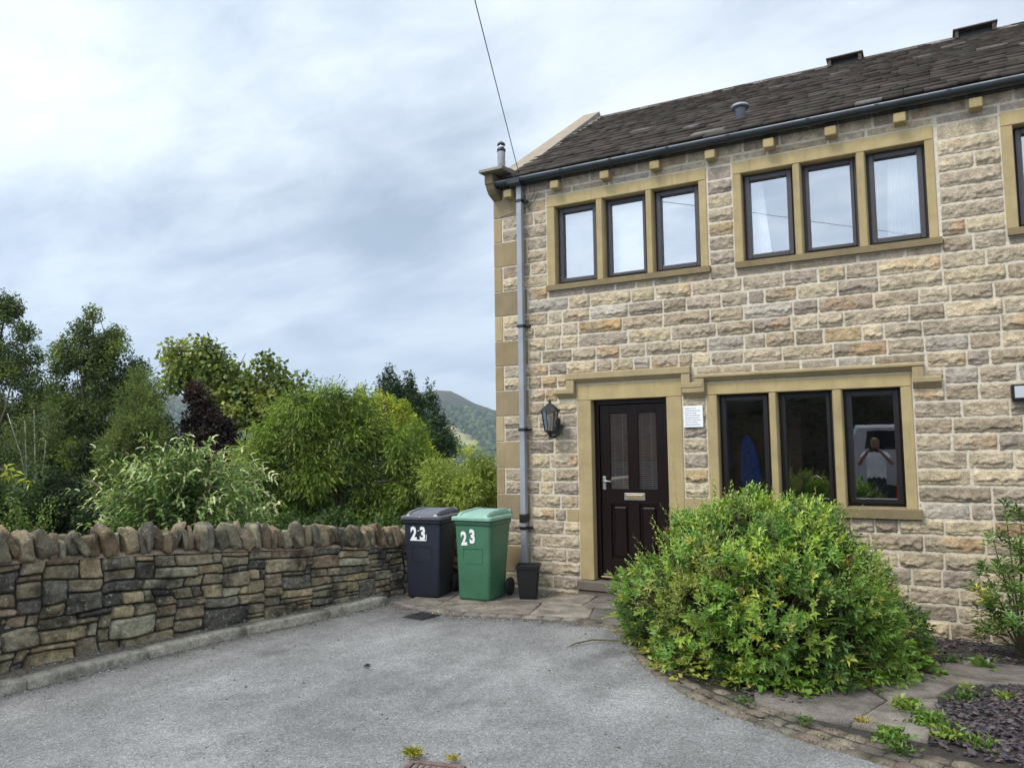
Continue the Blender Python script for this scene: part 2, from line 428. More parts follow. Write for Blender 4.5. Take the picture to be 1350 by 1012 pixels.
b = MB().mat(M['mortar']); b.prism([(0.001, -.35), (6.1, -.35), (6.1, ZT), (3.05, 6.9), (0.001, ZT)], .02, .28, axis=0); b.box((.3, 5.9, -.35), (XR, 6.1, ZT)); b.box((XR-.2, .3, -.35), (XR, 5.9, ZT)); b.build('rear_wall', house)

QC = [srgb(170, 150, 112), srgb(162, 143, 110), srgb(174, 155, 118), srgb(146, 129, 102)]
def dressed(name, boxes, parent, col, bev=.006, label=None):
    m = MB().mat(M['ashlar'])
    for (a, bb) in boxes: m.box(a, bb, bev, seg=1)
    o = m.build(name, parent, tintc=col)
    if label: o['label'] = label
    return o
for i, (a, b_, c, d) in enumerate(qb):
    dressed('quoin', [((-.006, -.008, c+.004), (b_-.006, .11, d-.004))], house, QC[i % 4]*random.uniform(.75, 1.05))
for (a, b_, c, d) in JAMBQ: dressed('quoin', [((a+.004, -.007, c+.004), (b_-.003, .1, d-.004))], house, QC[0])
YEL = srgb(182, 162, 118); YEL2 = srgb(172, 153, 112); SILL = srgb(132, 117, 88)
def casements(parent, ops, z0, z1, matf, matg, yf=.105):
    """timber frame mesh for all openings of one window, panes as sub-parts"""
    m = MB().mat(matf)
    for n, (a, b_) in enumerate(ops):
        y0 = yf-(.012 if n != 1 else 0.0)
        for (x0, x1, q0, q1) in ((a, a+.035, z0, z1), (b_-.035, b_, z0, z1), (a+.035, b_-.035, z1-.035, z1), (a+.035, b_-.035, z0, z0+.035)):
            m.box((x0, yf+.012, q0), (x1, yf+.08, q1), .003, seg=1)
        i = .022 if n != 1 else .03
        w = .05 if n != 1 else .035
        for (x0, x1, q0, q1) in ((a+i, a+i+w, z0+i, z1-i), (b_-i-w, b_-i, z0+i, z1-i), (a+i+w, b_-i-w, z1-i-w, z1-i), (a+i+w, b_-i-w, z0+i, z0+i+w)):
            m.box((x0, y0-.012, q0), (x1, yf+.06, q1), .006, seg=2)
        if n == 1: m.box((a+.06, yf-.02, z1-.055), (b_-.06, yf, z1-.043), .003)
    o = m.build('window', parent)
    for n, (a, b_) in enumerate(ops):
        t = random.uniform(-.002, .002) if matg is M['glassup'] else 0
        i = (.022+.05 if n != 1 else .065)-.004
        g = MB().mat(matg); x0, x1, q0, q1 = a+i, b_-i, z0+i, z1-i
        vs = [g.bm.verts.new(p) for p in ((x0, yf+.02+t, q0), (x1, yf+.02-t, q0), (x1, yf+.02-t, q1), (x0, yf+.02+t, q1))]; g.bm.faces.new(vs)
        g.build('pane', o)
    return o
def window(ops, x0, x1, z0, z1, ztop, sx0, sx1, zs, matf, matg):
    w = casements(house, ops, z0, z1, matf, matg)
    dressed('lintel', [((x0+.003, -.010, z1), (x1-.003, .16, ztop-.003))], w, YEL)
    dressed('jamb', [((x0+.003, -.010, z0-.018), (ops[0][0], .16, z1-.004))], w, YEL2)
    dressed('jamb', [((ops[-1][1], -.010, z0-.018), (x1-.003, .16, z1-.004))], w, YEL2*1.03)
    for a, c in zip(ops, ops[1:]):
        mm = MB().mat(M['ashlar']); xa, xb_ = a[1], c[0]
        mm.prism([(xa+.012, -.008), (xb_-.012, -.008), (xb_, .02), (xb_, .15), (xa, .15), (xa, .02)], z0-.018, z1-.003, axis=2)
        mm.build('mullion', w, tintc=YEL2*.97)
    mm = MB().mat(M['ashlar']); mm.prism([(-.055, zs), (-.055, z0-.02), (.10, z0-.002), (.17, z0-.002), (.17, zs)], sx0, sx1, axis=0)
    mm.build('sill', w, tintc=SILL)
    return w
window(UP[:3], .734, 2.683, 3.636, 4.582, 4.717, .74, 2.70, 3.551, M['frameup'], M['glassup'])
window(UP[3:6], 2.961, 4.868, 3.636, 4.582, 4.717, 2.97, 4.89, 3.551, M['frameup'], M['glassup'])
window(UP[6:9], 5.404, 7.33, 3.636, 4.582, 4.717, 5.41, 7.35, 3.551, M['frameup'], M['glassup'])
window([(o[0], o[1]) for o in OPEN[1:4]], 2.604, 4.568, 1.075, 2.222, 2.351, 2.56, 4.60, .969, M['frame'], M['glass'])
# hood moulds: chamfered drip course with dropped, returned stops
def hood(x0, x1, zb_, zt, zd, foot, w=.10):
    m = MB().mat(M['ashlar']); prof = lambda z0, z1: [(.02, z0), (-.035, z0+.02), (-.075, z0+.055), (-.075, z1-.012), (-.04, z1), (.02, z1)]
    m.prism([(.02, zb_+.02), (-.022, zb_+.015), (-.078, zb_+.06), (-.078, zt-.015), (-.03, zt), (.02, zt)], x0-w, x1+w, axis=0)
    for xa, s in ((x0, -1), (x1, 1)):
        a, c = sorted((xa, xa+s*w)); m.box((a, -.072, zd+.001), (c, .02, zb_+.05), .008, seg=1)
        a, c = sorted((xa+s*.001, xa+s*(w+foot)))
        m.prism([(.02, zd-.03), (-.02, zd-.035), (-.08, zd+.02), (-.08, zd+.06), (-.05, zd+.075), (.02, zd+.075)], a, c, axis=0)
    return m.build('hood_mould', house, tintc=srgb(166, 149, 114))
hood(1.08, 2.35, 2.41, 2.545, 2.29, .13)
hood(2.60, 4.575, 2.352, 2.445, 2.235, .14)

# door
door = MB().mat(M['door'])
dl, dr, db, dt_ = 1.263, 2.161, .20, 2.222
door.box((dl, .09, db), (dl+.055, .2, dt_), .004).box((dr-.055, .09, db), (dr, .2, dt_), .004).box((dl+.055, .09, dt_-.055), (dr-.055, .2, dt_), .004)
x0, x1 = dl+.06, dr-.06; gl = [(1.435, 1.655), (1.775, 1.995)]; gz0, gz1 = 1.20, 2.065; pz0, pz1 = .40, 1.03
for (a, b_) in ((x0, gl[0][0]), (gl[0][1], gl[1][0]), (gl[1][1], x1)): door.box((a, .115, db+.005), (b_, .165, dt_-.06), .003, seg=1)
for (a, b_) in gl:
    door.box((a, .117, db+.006), (b_, .163, pz0), .002, seg=1).box((a, .117, pz1), (b_, .163, gz0), .002, seg=1).box((a, .117, gz1), (b_, .163, dt_-.061), .002, seg=1)
    door.box((a+.001, .14, pz0-.01), (b_-.001, .155, pz1+.01)); door.box((a+.03, .118, pz0+.03), (b_-.03, .142, pz1-.03), .018, seg=2)
dr_o = door.build('door', house)
for (a, b_) in gl:
    g = MB().mat(M['glass']); g.bm.faces.new([g.bm.verts.new(p) for p in ((a-.002, .13, gz0-.002), (b_+.002, .13, gz0-.002), (b_+.002, .13, gz1+.002), (a-.002, .13, gz1+.002))]); g.build('pane', dr_o)
    s = MB().mat(M['slatblind'])
    z = gz0+.005
    while z < gz1:
        for mt in (Matrix.Translation((0, 0, 0)),):
            s.mat(M['slatblind'])
            s.box((a+.004, .147, z), (b_-.004, .153, z+.013))
        z += .021
    z = gz0+.004
    while z < gz1-.01: s.mat(M['whiteplastic']).box((a+.004, .1455, z), (b_-.004, .1465, z+(.006 if z < 1.5 else .0035))); z += .021
    s.mat(M['whiteplastic']).box((a+.15, .143, gz0), (a+.154, .146, gz1)).box((a+.05, .143, gz0), (a+.052, .146, gz1)); s.build('slat_blind', dr_o)
MB().mat(M['steel']).box((1.605, .104, 1.075), (1.85, .116, 1.155), .004).mat(M['brass']).box((1.63, .098, 1.093), (1.825, .105, 1.137), .003).build('letterbox', dr_o)
h = MB().mat(M['steel']).box((1.345, .105, 1.19), (1.385, .116, 1.34), .004); h.tube([(1.365, .105, 1.29), (1.365, .06, 1.29), (1.385, .055, 1.29), (1.47, .055, 1.285)], .009); h.build('handle', dr_o)
MB().mat(M['brass']).box((1.32, .055, .196), (2.10, .115, .215), .004).build('threshold', dr_o)
dressed('lintel', [((1.09, -.010, 2.222), (2.338, .16, 2.405))], dr_o, YEL)
dressed('jamb', [((1.093, -.010, .17), (1.263, .16, 2.218))], dr_o, YEL2)
dressed('jamb', [((2.161, -.010, .17), (2.335, .16, 2.218))], dr_o, YEL2)
dressed('doorstep', [((1.07, -.07, .06), (2.36, .25, .165)), ((1.07, -.05, -.1), (2.36, .25, .055))], house, srgb(112, 102, 92), .01)
# white dry leaves blown on the step
V = []; 
def leaves(P, D, Nn, L, W, col, fold=.25, droop=0.):
    """diamond leaves of two triangles: P base, D direction, Nn normal, L length, W width, col (n,3)"""
    P = np.asarray(P, float); D = D/np.linalg.norm(D, axis=1, keepdims=True); S = np.cross(D, Nn); S /= np.maximum(np.linalg.norm(S, axis=1, keepdims=True), 1e-6)
    U = np.cross(S, D); L = np.broadcast_to(L, len(P))[:, None]; W = np.broadcast_to(W, len(P))[:, None]
    mid = P+D*L*.45
    a = mid+S*W*.5+U*W*fold; b = mid-S*W*.5+U*W*fold; tip = P+D*L; tip[:, 2] -= (L*droop)[:, 0]
    Vv = np.stack([P, a, tip, b], 1).reshape(-1, 3); i = np.arange(len(P))[:, None]*4
    Ff = np.concatenate([i+np.array([[0, 1, 2]]), i+np.array([[0, 2, 3]])], 1).reshape(-1, 3)
    return Vv, Ff, np.repeat(col, 4, 0)
def joinl(lst):
    V = []; F = []; T = []; n = 0
    for v, f, t in lst: V.append(v); F.append(f+n); T.append(t); n += len(v)
    return np.concatenate(V), np.concatenate(F), np.concatenate(T)
def rdir(n):
    d = rng.normal(size=(n, 3)); return d/np.linalg.norm(d, axis=1, keepdims=True)
n = 26
P = np.stack([rng.uniform(1.33, 1.95, n), rng.uniform(.04, .11, n), rng.uniform(.215, .235, n)], -1); D = rdir(n); D[:, 2] = abs(D[:, 2])
v, f, t = leaves(P, D, rdir(n), .05, .025, np.tile([.6, .62, .55], (n, 1)))
tag(np_mesh('dry_leaves', v, f, M['leaf'], None, t), 'pale dry leaves blown against the foot of the brown door', 'leaves', kind='stuff')

# corbels under the gutter, kneeler, gable coping, gutter, downpipe
for x in [.26, .90, 1.54, 2.14, 2.76, 3.37, 3.97, 4.59, 5.22, 5.85, 6.5, 7.1, 7.7, 8.3]:
    dressed('corbel', [((x-.055, -.13, 4.765), (x+.055, .05, 4.86))], house, YEL*random.uniform(.8, 1.0), .008)
kn = MB().mat(M['ashlar'])
kp = [(.05, 4.78), (-.01, 4.78), (-.06, 4.795), (-.14, 4.83), (-.19, 4.88), (-.215, 4.93), (-.235, 4.94), (-.235, 5.055), (.05, 5.055)]
kn.prism(kp, .004, .115, axis=0)
kn.build('kneeler', house, tintc=srgb(130, 118, 92))
cp = MB().mat(M['ashlar'])
cp.prism([(-.33, 5.06), (-.31, 5.10), (-.05, 5.135), (.12, 5.13), (.3, 5.18), (.3, 5.09)], -.03, .30, axis=0)
cp.build('kneeler_cap', house, tintc=srgb(128, 120, 104))
co = MB().mat(M['ashlar'])
co.loft([[(-.03, .18, 5.05), (.29, .18, 5.05), (.29, .18, 5.195), (-.03, .18, 5.195)], [(-.03, 3.05, 6.94), (.24, 3.05, 6.94), (.24, 3.05, 7.09), (-.03, 3.05, 7.09)],
         [(-.03, 5.9, 5.1), (.25, 5.9, 5.1), (.25, 5.9, 5.2), (-.03, 5.9, 5.2)]])
co.build('gable_coping', house, tintc=srgb(158, 144, 126))
M['fillet'] = simple('grey_fillet', (.27, .25, .22), .95, .3, 12, .6)
fl = MB().mat(M['fillet'])
for i in range(24):   # ragged mortar fillet beside the coping
    t = i/24; y = .1+t*2.9; z = 5.06+t*1.86
    fl.box((.26, y-.03, z-.06), (.305+random.uniform(0, .045), y+.13, z+.055+random.uniform(0, .02)), .008, seg=1)
fl.build('mortar_fillet', house)
gt_ = MB().mat(M['gutter'])
M['lip'] = simple('gutter_lip_sky_highlight', (.30, .32, .33), .3, .35, 3)  # sky highlight along the gutter's top edge, painted as a lighter grey
half = lambda r: [(-.135+r*math.cos(a), 4.955+r*math.sin(a)) for a in np.linspace(math.pi, 2*math.pi, 10)]
prof = half(.057)+half(.051)[::-1]
gt_.prism(prof, .07, XR, axis=0)
gt_.box((.07, -.078, 4.905), (XR, -.01, 4.955))
for x in [1.02, 1.64, 2.31, 2.97, 3.77, 4.40, 5.01, 5.7, 6.4, 7.1]:
    q = [(-.135+.069*math.cos(a), 4.957+.069*math.sin(a)) for a in np.linspace(math.pi, 2*math.pi, 10)]+[(-.135+.058*math.cos(a), 4.957+.058*math.sin(a)) for a in np.linspace(2*math.pi, math.pi, 10)]
    gt_.prism(q, x-.02, x+.02, axis=0)
gt_.prism([(-.205, 4.965), (-.20, 4.90), (-.15, 4.875), (-.11, 4.875), (-.07, 4.9), (-.065, 4.965)], .30, .47, axis=0)
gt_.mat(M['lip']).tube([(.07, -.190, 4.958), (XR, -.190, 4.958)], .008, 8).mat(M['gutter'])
gt_.build('gutter', house)
dp = MB().mat(M['pipe']); dp.box((.375, -.115, .30), (.445, -.045, 4.90), .008)
dpo = dp.build('downpipe', house)
for z in (4.70, 3.15, 1.90, .735):
    MB().mat(M['black']).box((.366, -.124, z-.018), (.454, -.036, z+.018), .005).box((.454, -.06, z-.012), (.50, .0, z+.012), .004).build('pipe_bracket', dpo)
MB().mat(M['black']).box((.364, -.126, .80), (.456, -.034, .90), .008).build('pipe_collar', dpo)
MB().mat(M['steel']).lathe([(.052, 4.7), (.052, 5.62), (.054, 5.63)], (-.12, .42, 0)).build('flue', house)
bpy.data.objects['flue']  # the flue's cowl is its own piece
fo = bpy.data.objects['flue']
MB().mat(M['black']).lathe([(.058, 5.60), (.058, 5.635), (.045, 5.64), (.045, 5.645)], (-.12, .42, 0)).lathe([(.05, 5.685), (.055, 5.69), (.05, 5.71), (.03, 5.73), (.01, 5.735)], (-.12, .42, 0)).mat(M['chrome']).lathe([(.042, 5.64), (.042, 5.69)], (-.12, .42, 0)).build('flue_cowl', fo)

# roof: stone slates laid in courses, each a thick irregular slab
RL = (Vector((0, -.115, 4.985)), Vector((0, 3.05, 6.96))); RR = (Vector((XR, -.115, 4.985)), Vector((XR, 2.68, 6.70)))
def rp(x, v):
    t = x/XR; a = RL[0].lerp(RR[0], t); b_ = RL[1].lerp(RR[1], t); q = a.lerp(b_, v); q.x = x
    dz = (b_-a); nrm = Vector((0, -dz.z, dz.y)).normalized(); return q, nrm
rf = []; rfF = []; rfT = []; nb = 0
v = 0.0; row = 0
while v < .99:
    dv = (.056-.022*v)
    x = .25-random.uniform(0, .2); 
    while x < XR:
        w = random.uniform(.14, .36)*(1.1-.35*v); g = .006; th = random.uniform(.020, .034); lift = random.uniform(.003, .014); vj = random.uniform(-.003, .003)
        q = []
        xa, xb_ = max(x, .22), x+w-g
        for (xx, vv, hh) in ((xa, v+vj, 0), (xb_, v+vj+random.uniform(-.002, .002), 0), (xb_, min(v+dv*1.7, 1.0), -1), (xa, min(v+dv*1.7, 1.0), -1)):
            pt, nr = rp(xx, vv)
            base = lift+th if hh == 0 else .012
            q.append(pt+nr*(base+.012)); q.append(pt+nr*(base+.012-th))
        if xb_ > xa+.03:
            for p_ in (q[0], q[2], q[4], q[6], q[1], q[3], q[5], q[7]): rf.append(tuple(p_))
            rfF += [(nb, nb+1, nb+2, nb+3), (nb+7, nb+6, nb+5, nb+4), (nb, nb+4, nb+5, nb+1), (nb+1, nb+5, nb+6, nb+2), (nb+3, nb+2, nb+6, nb+7), (nb, nb+3, nb+7, nb+4)]
            c = srgb(78, 69, 64)*random.uniform(.55, 1.1)
            if random.random() < .02: c = srgb(130, 124, 118)*.8
            rfT += [c]*8; nb += 8
        x += w
    v += dv; row += 1
# underlay and the rear slope
a0, n_ = rp(.2, 0); a1, _ = rp(XR, 0); b0, _ = rp(.2, 1); b1, _ = rp(XR, 1)
rf += [tuple(a0), tuple(a1), tuple(b1), tuple(b0), (.2, 6.2, 4.98), (XR, 5.6, 4.98), (.2, -.09, 4.93), (XR, -.09, 4.93)]
rfF += [(nb, nb+1, nb+2, nb+3), (nb+3, nb+2, nb+5, nb+4), (nb+6, nb+7, nb+1, nb)]; rfT += [srgb(90, 84, 80)]*8
roof = np_mesh('roof', np.array(rf), np.array(rfF), M['slate'], house, np.array(rfT))
rm = MB().mat(M['slate']); x = .28
while x < XR:
    w = .42; p0, _ = rp(x, 1); p1, _ = rp(x+w-.01, 1)
    sec = lambda p: [(p.x, p.y-.15, p.z-.07), (p.x, p.y-.02, p.z+.045), (p.x, p.y+.02, p.z+.045), (p.x, p.y+.15, p.z-.07)]
    rm.loft([sec(p0), sec(p1)]); x += w
rm.build('ridge', roof, tintc=srgb(125, 118, 112))
for xa, xb_ in ((3.72, 4.14), (5.22, 5.66)):
    p0, _ = rp((xa+xb_)/2, 1); m = MB().mat(M['slate'])
    y, z = p0.y, p0.z
    m.box((xa, y-.18, z-.05), (xa+.04, y+.1, z+.045)); m.box((xb_-.04, y-.18, z-.05), (xb_, y+.1, z+.045)); m.box((xa-.02, y-.2, z+.045), (xb_+.02, y+.12, z+.065), .006)
    m.mat(M['black']).box((xa+.04, y-.1, z-.05), (xb_-.04, y+.08, z+.044)); m.build('ridge_vent', roof, tintc=srgb(92, 82, 76))
pv, _ = rp(2.99, .18)
MB().mat(M['pipe']).lathe([(.055, -.06), (.055, .15), (.065, .152)], tuple(pv)).lathe([(.10, .165), (.105, .175), (.085, .20), (.04, .215), (.01, .22)], tuple(pv)).build('roof_vent', roof)

# rooms behind the glass
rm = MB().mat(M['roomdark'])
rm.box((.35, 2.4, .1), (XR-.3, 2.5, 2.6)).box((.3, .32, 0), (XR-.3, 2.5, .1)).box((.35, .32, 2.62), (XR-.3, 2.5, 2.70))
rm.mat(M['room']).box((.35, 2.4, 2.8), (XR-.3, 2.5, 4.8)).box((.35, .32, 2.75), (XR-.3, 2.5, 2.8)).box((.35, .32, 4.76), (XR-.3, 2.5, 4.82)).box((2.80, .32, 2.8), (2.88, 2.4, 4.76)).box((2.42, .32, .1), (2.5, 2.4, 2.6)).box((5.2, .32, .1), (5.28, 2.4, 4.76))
rm.mat(M['tile']).box((2.55, .32, .1), (5.2, .9, .98)).mat(M['wood']).box((2.56, 1.4, .1), (3.35, 1.46, 2.05), .01)
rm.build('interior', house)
for i, (a, b_) in enumerate(UP[:3]):
    m = MB().mat(M['whiteplastic']); z = 3.62
    while z < 4.6: m.box((a-.03, .215, z), (b_+.03, .222, z+.021)); z += .023
    tag(m.build('window_blind'), ['white slatted blind behind the left pane of the window nearest the drainpipe', 'white slatted blind behind the middle pane of the window nearest the drainpipe', 'white slatted blind behind the right pane of the window nearest the drainpipe'][i], 'blind', 'blinds in the upper left window')
def curtain(x0, x1, label, flare):
    n = 60; m = MB().mat(M['curtain']); secs = []
    for z in np.linspace(3.55, 4.65, 10):
        t = (4.65-z)/1.1; xa = x0+flare[0]*t; xb_ = x1+flare[1]*t
        secs.append([(xa+(xb_-xa)*i/n, .24+.022*math.sin(i*1.35+.5*math.sin(i*.3)), z) for i in range(n+1)])
    m.loft(secs, cap=False, smooth=True, closed=False); tag(m.build('curtain'), label, 'curtain', 'net curtains in the upper right window')
curtain(2.95, 3.22, 'white curtain hanging at the left edge of the middle upper window', (0, .10))
curtain(4.46, 4.80, 'white curtain hanging behind the right pane of the middle upper window', (-.05, .05))
m = MB().mat(M['towel']); secs = []
for z, w0, w1 in ((1.78, 2.90, 2.95), (1.70, 2.87, 3.0), (1.5, 2.86, 3.05), (1.3, 2.85, 3.08), (1.12, 2.87, 3.04), (1.0, 2.9, 2.98)):
    secs.append([(w0+(w1-w0)*i/14, .40+.012*math.sin(i*1.4), z) for i in range(15)]+[(w0+(w1-w0)*i/14, .42+.012*math.sin(i*1.4), z) for i in range(14, -1, -1)])
m.loft(secs, smooth=True); tag(m.build('towel'), 'blue towel hanging behind the left pane of the ground floor window', 'towel')
t = empty('kitchen_tap', (3.55, .5, .98), 'curved chrome kitchen tap behind the middle pane of the ground floor window', 'tap')
m = MB().mat(M['chrome']).tube([(0, 0, 0), (0, 0, .28), (.02, -.01, .34), (.07, -.02, .37), (.12, -.02, .34), (.13, -.02, .27)], .014); m.build('spout', t)
MB().mat(M['chrome']).lathe([(.03, 0), (.03, .06), (.02, .07)]).tube([(0, 0, .06), (-.07, -.02, .08)], .008).build('lever', t)
tag(MB().mat(M['chrome']).box((3.38, .36, .981), (3.66, .75, 1.0), .008).build('kitchen_sink'), 'steel sink rim on the worktop beneath the tap', 'sink')

# plaque, wall box, lantern
s = empty('wall_plaque', (2.465, -.03, 1.995), 'square white sign plate with lines of small writing fixed between door and window', 'sign')
MB().mat(M['white']).box((-.105, -.012, -.115), (.105, .012, .115), .003).build('plate', s)
m = MB().mat(M['grey_ink'])
for i in range(8):
    w = random.uniform(.12, .17); z = .088-i*.025; x = -.088
    while x < -.088+w:
        ww = random.uniform(.006, .022); m.box((x, -.0142, z-.004), (x+ww, -.0128, z+.004)); x += ww+.005
m.build('lettering', s)
s = empty('wall_light', (5.44, -.01, 2.12), 'brown rimmed bulkhead box on the wall at the right edge', 'wall light')
MB().mat(M['frame']).box((-.09, -.09, -.075), (.2, .0, .075), .01).build('housing', s); MB().mat(M['silver']).box((-.065, -.098, -.05), (.18, -.088, .055), .004).build('lens', s)
ln = empty('wall_lantern', (.83, 0, 2.0), 'black coach lantern on a curled bracket left of the front door', 'wall lantern')
Y = -.20
hexr = lambda r, z: [(r*math.cos(math.pi/3*i+.5), Y+r*math.sin(math.pi/3*i+.5), z) for i in range(6)]
MB().mat(M['iron']).loft([hexr(.125, .095), hexr(.118, .108), hexr(.07, .155), hexr(.03, .185), hexr(.012, .20)]).lathe([(.008, .19), (.01, .20), (.018, .21), (.016, .222), (.006, .235), (.003, .25)], (0, Y, 0), 10).build('lamp_cap', ln)
fr = MB().mat(M['iron'])
for i in range(6):
    a = math.pi/3*i+.5; fr.tube([(.098*math.cos(a), Y+.098*math.sin(a), .095), (.064*math.cos(a), Y+.064*math.sin(a), -.12)], .0055, 6)
fr.loft([hexr(.07, -.12), hexr(.07, -.132), hexr(.04, -.15), hexr(.012, -.18)]); fr.build('lamp_frame', ln)
MB().mat(M['lampglass']).loft([hexr(.062, -.118), hexr(.094, .094)], cap=False).build('lamp_glass', ln)
MB().mat(M['white']).lathe([(.012, -.12), (.012, -.06), (.024, -.02), (.024, .02), (.008, .045)], (0, Y, 0), 10).build('bulb', ln)
br = MB().mat(M['iron']); br.tube([(0, Y, -.17), (0, Y+.02, -.20), (.02, Y+.08, -.20), (.05, -.07, -.15), (.08, -.03, -.06)], [.014, .014, .016, .018, .02], 8)
br.tube([(0, Y, -.17), (-.01, Y-.02, -.2), (0, Y-.02, -.225), (.02, Y, -.22)], [.01, .009, .008, .005], 8)
br.prism([(-.03, -.17), (.03, -.17), (.045, -.1), (.045, 0), (.03, .03), (-.03, .03), (-.045, 0), (-.045, -.1)], -.04, -.02, axis=1)
bo = br.build('bracket', ln); 

# overhead cable from the eaves
wire = MB().mat(M['wire']); A = Vector((.43, -.12, 5.02)); B = Vector((8.3, -20, 7.55)); pts = []
for i in range(41):
    t = i/40; q = A.lerp(B, t); q.z -= .35*4*t*(1-t)*.12; pts.append(q)
wire.tube(pts, .0045, 6)
wire.tube([(.43, -.12, 5.02), (.46, -.10, 4.85), (.50, -.05, 4.62), (.53, -.03, 4.58)], .005, 5); wire.tube([(.50, -.04, 4.62), (.58, -.03, 4.68), (.64, -.03, 4.78), (.60, -.03, 4.82), (.54, -.03, 4.7), (.5, -.03, 4.63)], .004, 5)
wire.tube([(.5, -.03, 4.63), (.3, -.03, 4.585), (.1, -.02, 4.56)], .004, 5)
tag(wire.build('overhead_cable'), 'thin black overhead cable running from the house eaves up across the sky', 'cable')

# ------------------------------------------------------------------ ground
def sm(a, b, x): t = np.clip((x-a)/(b-a), 0, 1); return t*t*(3-2*t)
def gz(x, y):
    """the planting bed falls a little towards the house wall on the right"""
    return -.12*sm(3.0, 4.8, np.asarray(x, float))*sm(-2.6, -.6, np.asarray(y, float))
def asphalt():
    m, nt, p, o = new_mat('weathered_asphalt')
    v = N(nt, 'ShaderNodeTexVoronoi', Scale=190.); nt.links.new(pos(nt), v.inputs['Vector'])
    v2 = N(nt, 'ShaderNodeTexVoronoi', Scale=75.); nt.links.new(pos(nt), v2.inputs['Vector'])
    sp = N(nt, 'ShaderNodeSeparateColor'); nt.links.new(v.outputs['Color'], sp.inputs[0])
    sp2 = N(nt, 'ShaderNodeSeparateColor'); nt.links.new(v2.outputs['Color'], sp2.inputs[0])
    c = ramp(nt, sp.outputs[0], [(0, (.155, .15, .143)), (.45, (.24, .233, .224)), (.85, (.285, .278, .266)), (1, (.42, .41, .395))])
    c = mixc(nt, .45, c, ramp(nt, sp2.outputs[1], [(0, .5), (.5, 1.), (1, 1.5)]), 'MULTIPLY')
    c = mixc(nt, 1., c, ramp(nt, tex_noise(nt, .8, 6, .62, dist=.5), [(.32, .78), (.5, 1.), (.66, 1.28)]), 'MULTIPLY')
    c = mixc(nt, .8, c, ramp(nt, tex_noise(nt, 4.5, 5, .7), [(.3, .80), (.7, 1.18)]), 'MULTIPLY')
    mp_ = N(nt, 'ShaderNodeMapping'); mp_.inputs['Rotation'].default_value = (0, 0, R_(12)); mp_.inputs['Scale'].default_value = (2.2, .35, 1); nt.links.new(pos(nt), mp_.inputs[0])
    c = mixc(nt, .7, c, ramp(nt, tex_noise(nt, 1.3, 4, .6, mp_.outputs[0]), [(.35, .84), (.6, 1.1)]), 'MULTIPLY')
    oil = tex_noise(nt, 1.7, 2, .5, dist=.3); c = mixc(nt, ramp(nt, oil, [(.66, 0.), (.74, .5)]), c, (.075, .07, .066))
    # damp, dirty strip where the drive meets the kerb and the path
    f = N(nt, 'ShaderNodeAttribute', attribute_name='tint'); s = N(nt, 'ShaderNodeSeparateColor'); nt.links.new(f.outputs['Color'], s.inputs[0])
    n = tex_noise(nt, 7, 5, .7); mm = N(nt, 'ShaderNodeMath', operation='MULTIPLY'); nt.links.new(s.outputs[0], mm.inputs[0]); nt.links.new(ramp(nt, n, [(.35, .25), (.6, 1.)]), mm.inputs[1])
    c = mixc(nt, mm.outputs[0], c, (.075, .068, .058))
    nt.links.new(c, p.inputs['Base Color']); p.inputs['Roughness'].default_value = .85; p.inputs['Specular IOR Level'].default_value = .3
    bump(nt, p, v.outputs['Distance'], .8, .006); return m
M['asphalt'] = asphalt()
def slabmat():
    m = attr_stone('paving_stone', stain=(.06, .06, .045), stain_amt=.6, bumpd=.006, sc=7); return m
M['slab'] = slabmat()
M['kerb'] = attr_stone('kerb_stone', stain=(.05, .05, .04), stain_amt=.5, bumpd=.008, sc=20, lichen=.25)
M['soil'] = simple('dark_bed_soil', (.035, .028, .022), 1, .4, 25, .8)
M['grass'] = simple('valley_grass', (.06, .10, .03), .95, .35, .05)
KO = [(-1.18, -9.0), (-1.17, -7.5), (-1.15, -6.2), (-1.13, -5.09), (-1.11, -4.7), (-1.08, -4.24), (-1.03, -3.83), (-.95, -3.26), (-.86, -2.8), (-.78, -2.45), (-.70, -2.05), (-.65, -1.6), (-.62, -1.33)]
PE = [(-.62, -1.33), (-.37, -1.45), (.01, -1.55), (.39, -1.57), (.71, -1.5), (1.16, -1.4), (1.61, -1.32), (1.92, -1.36), (2.15, -1.62), (2.48, -2.17), (2.82, -2.64), (3.14, -2.96), (3.49, -3.2), (3.79, -3.36), (4.06, -3.48), (4.36, -3.60), (5.0, -3.75), (6.2, -3.9)]
def arclen(P):
    P = np.asarray(P, float); d = np.r_[0, np.cumsum(np.linalg.norm(np.diff(P, axis=0), axis=1))]; return P, d
def onpath(P, d, s):
    x = np.interp(s, d, P[:, 0]); y = np.interp(s, d, P[:, 1]); e = .05
    tx = np.interp(s+e, d, P[:, 0])-np.interp(s-e, d, P[:, 0]); ty = np.interp(s+e, d, P[:, 1])-np.interp(s-e, d, P[:, 1])
    l = np.maximum(np.hypot(tx, ty), 1e-6); return x, y, tx/l, ty/l
def in_poly(x, y, poly):
    c = False; j = len(poly)-1
    for i in range(len(poly)):
        if (poly[i][1] > y) != (poly[j][1] > y) and x < (poly[j][0]-poly[i][0])*(y-poly[i][1])/(poly[j][1]-poly[i][1])+poly[i][0]: c = not c
        j = i
    return c
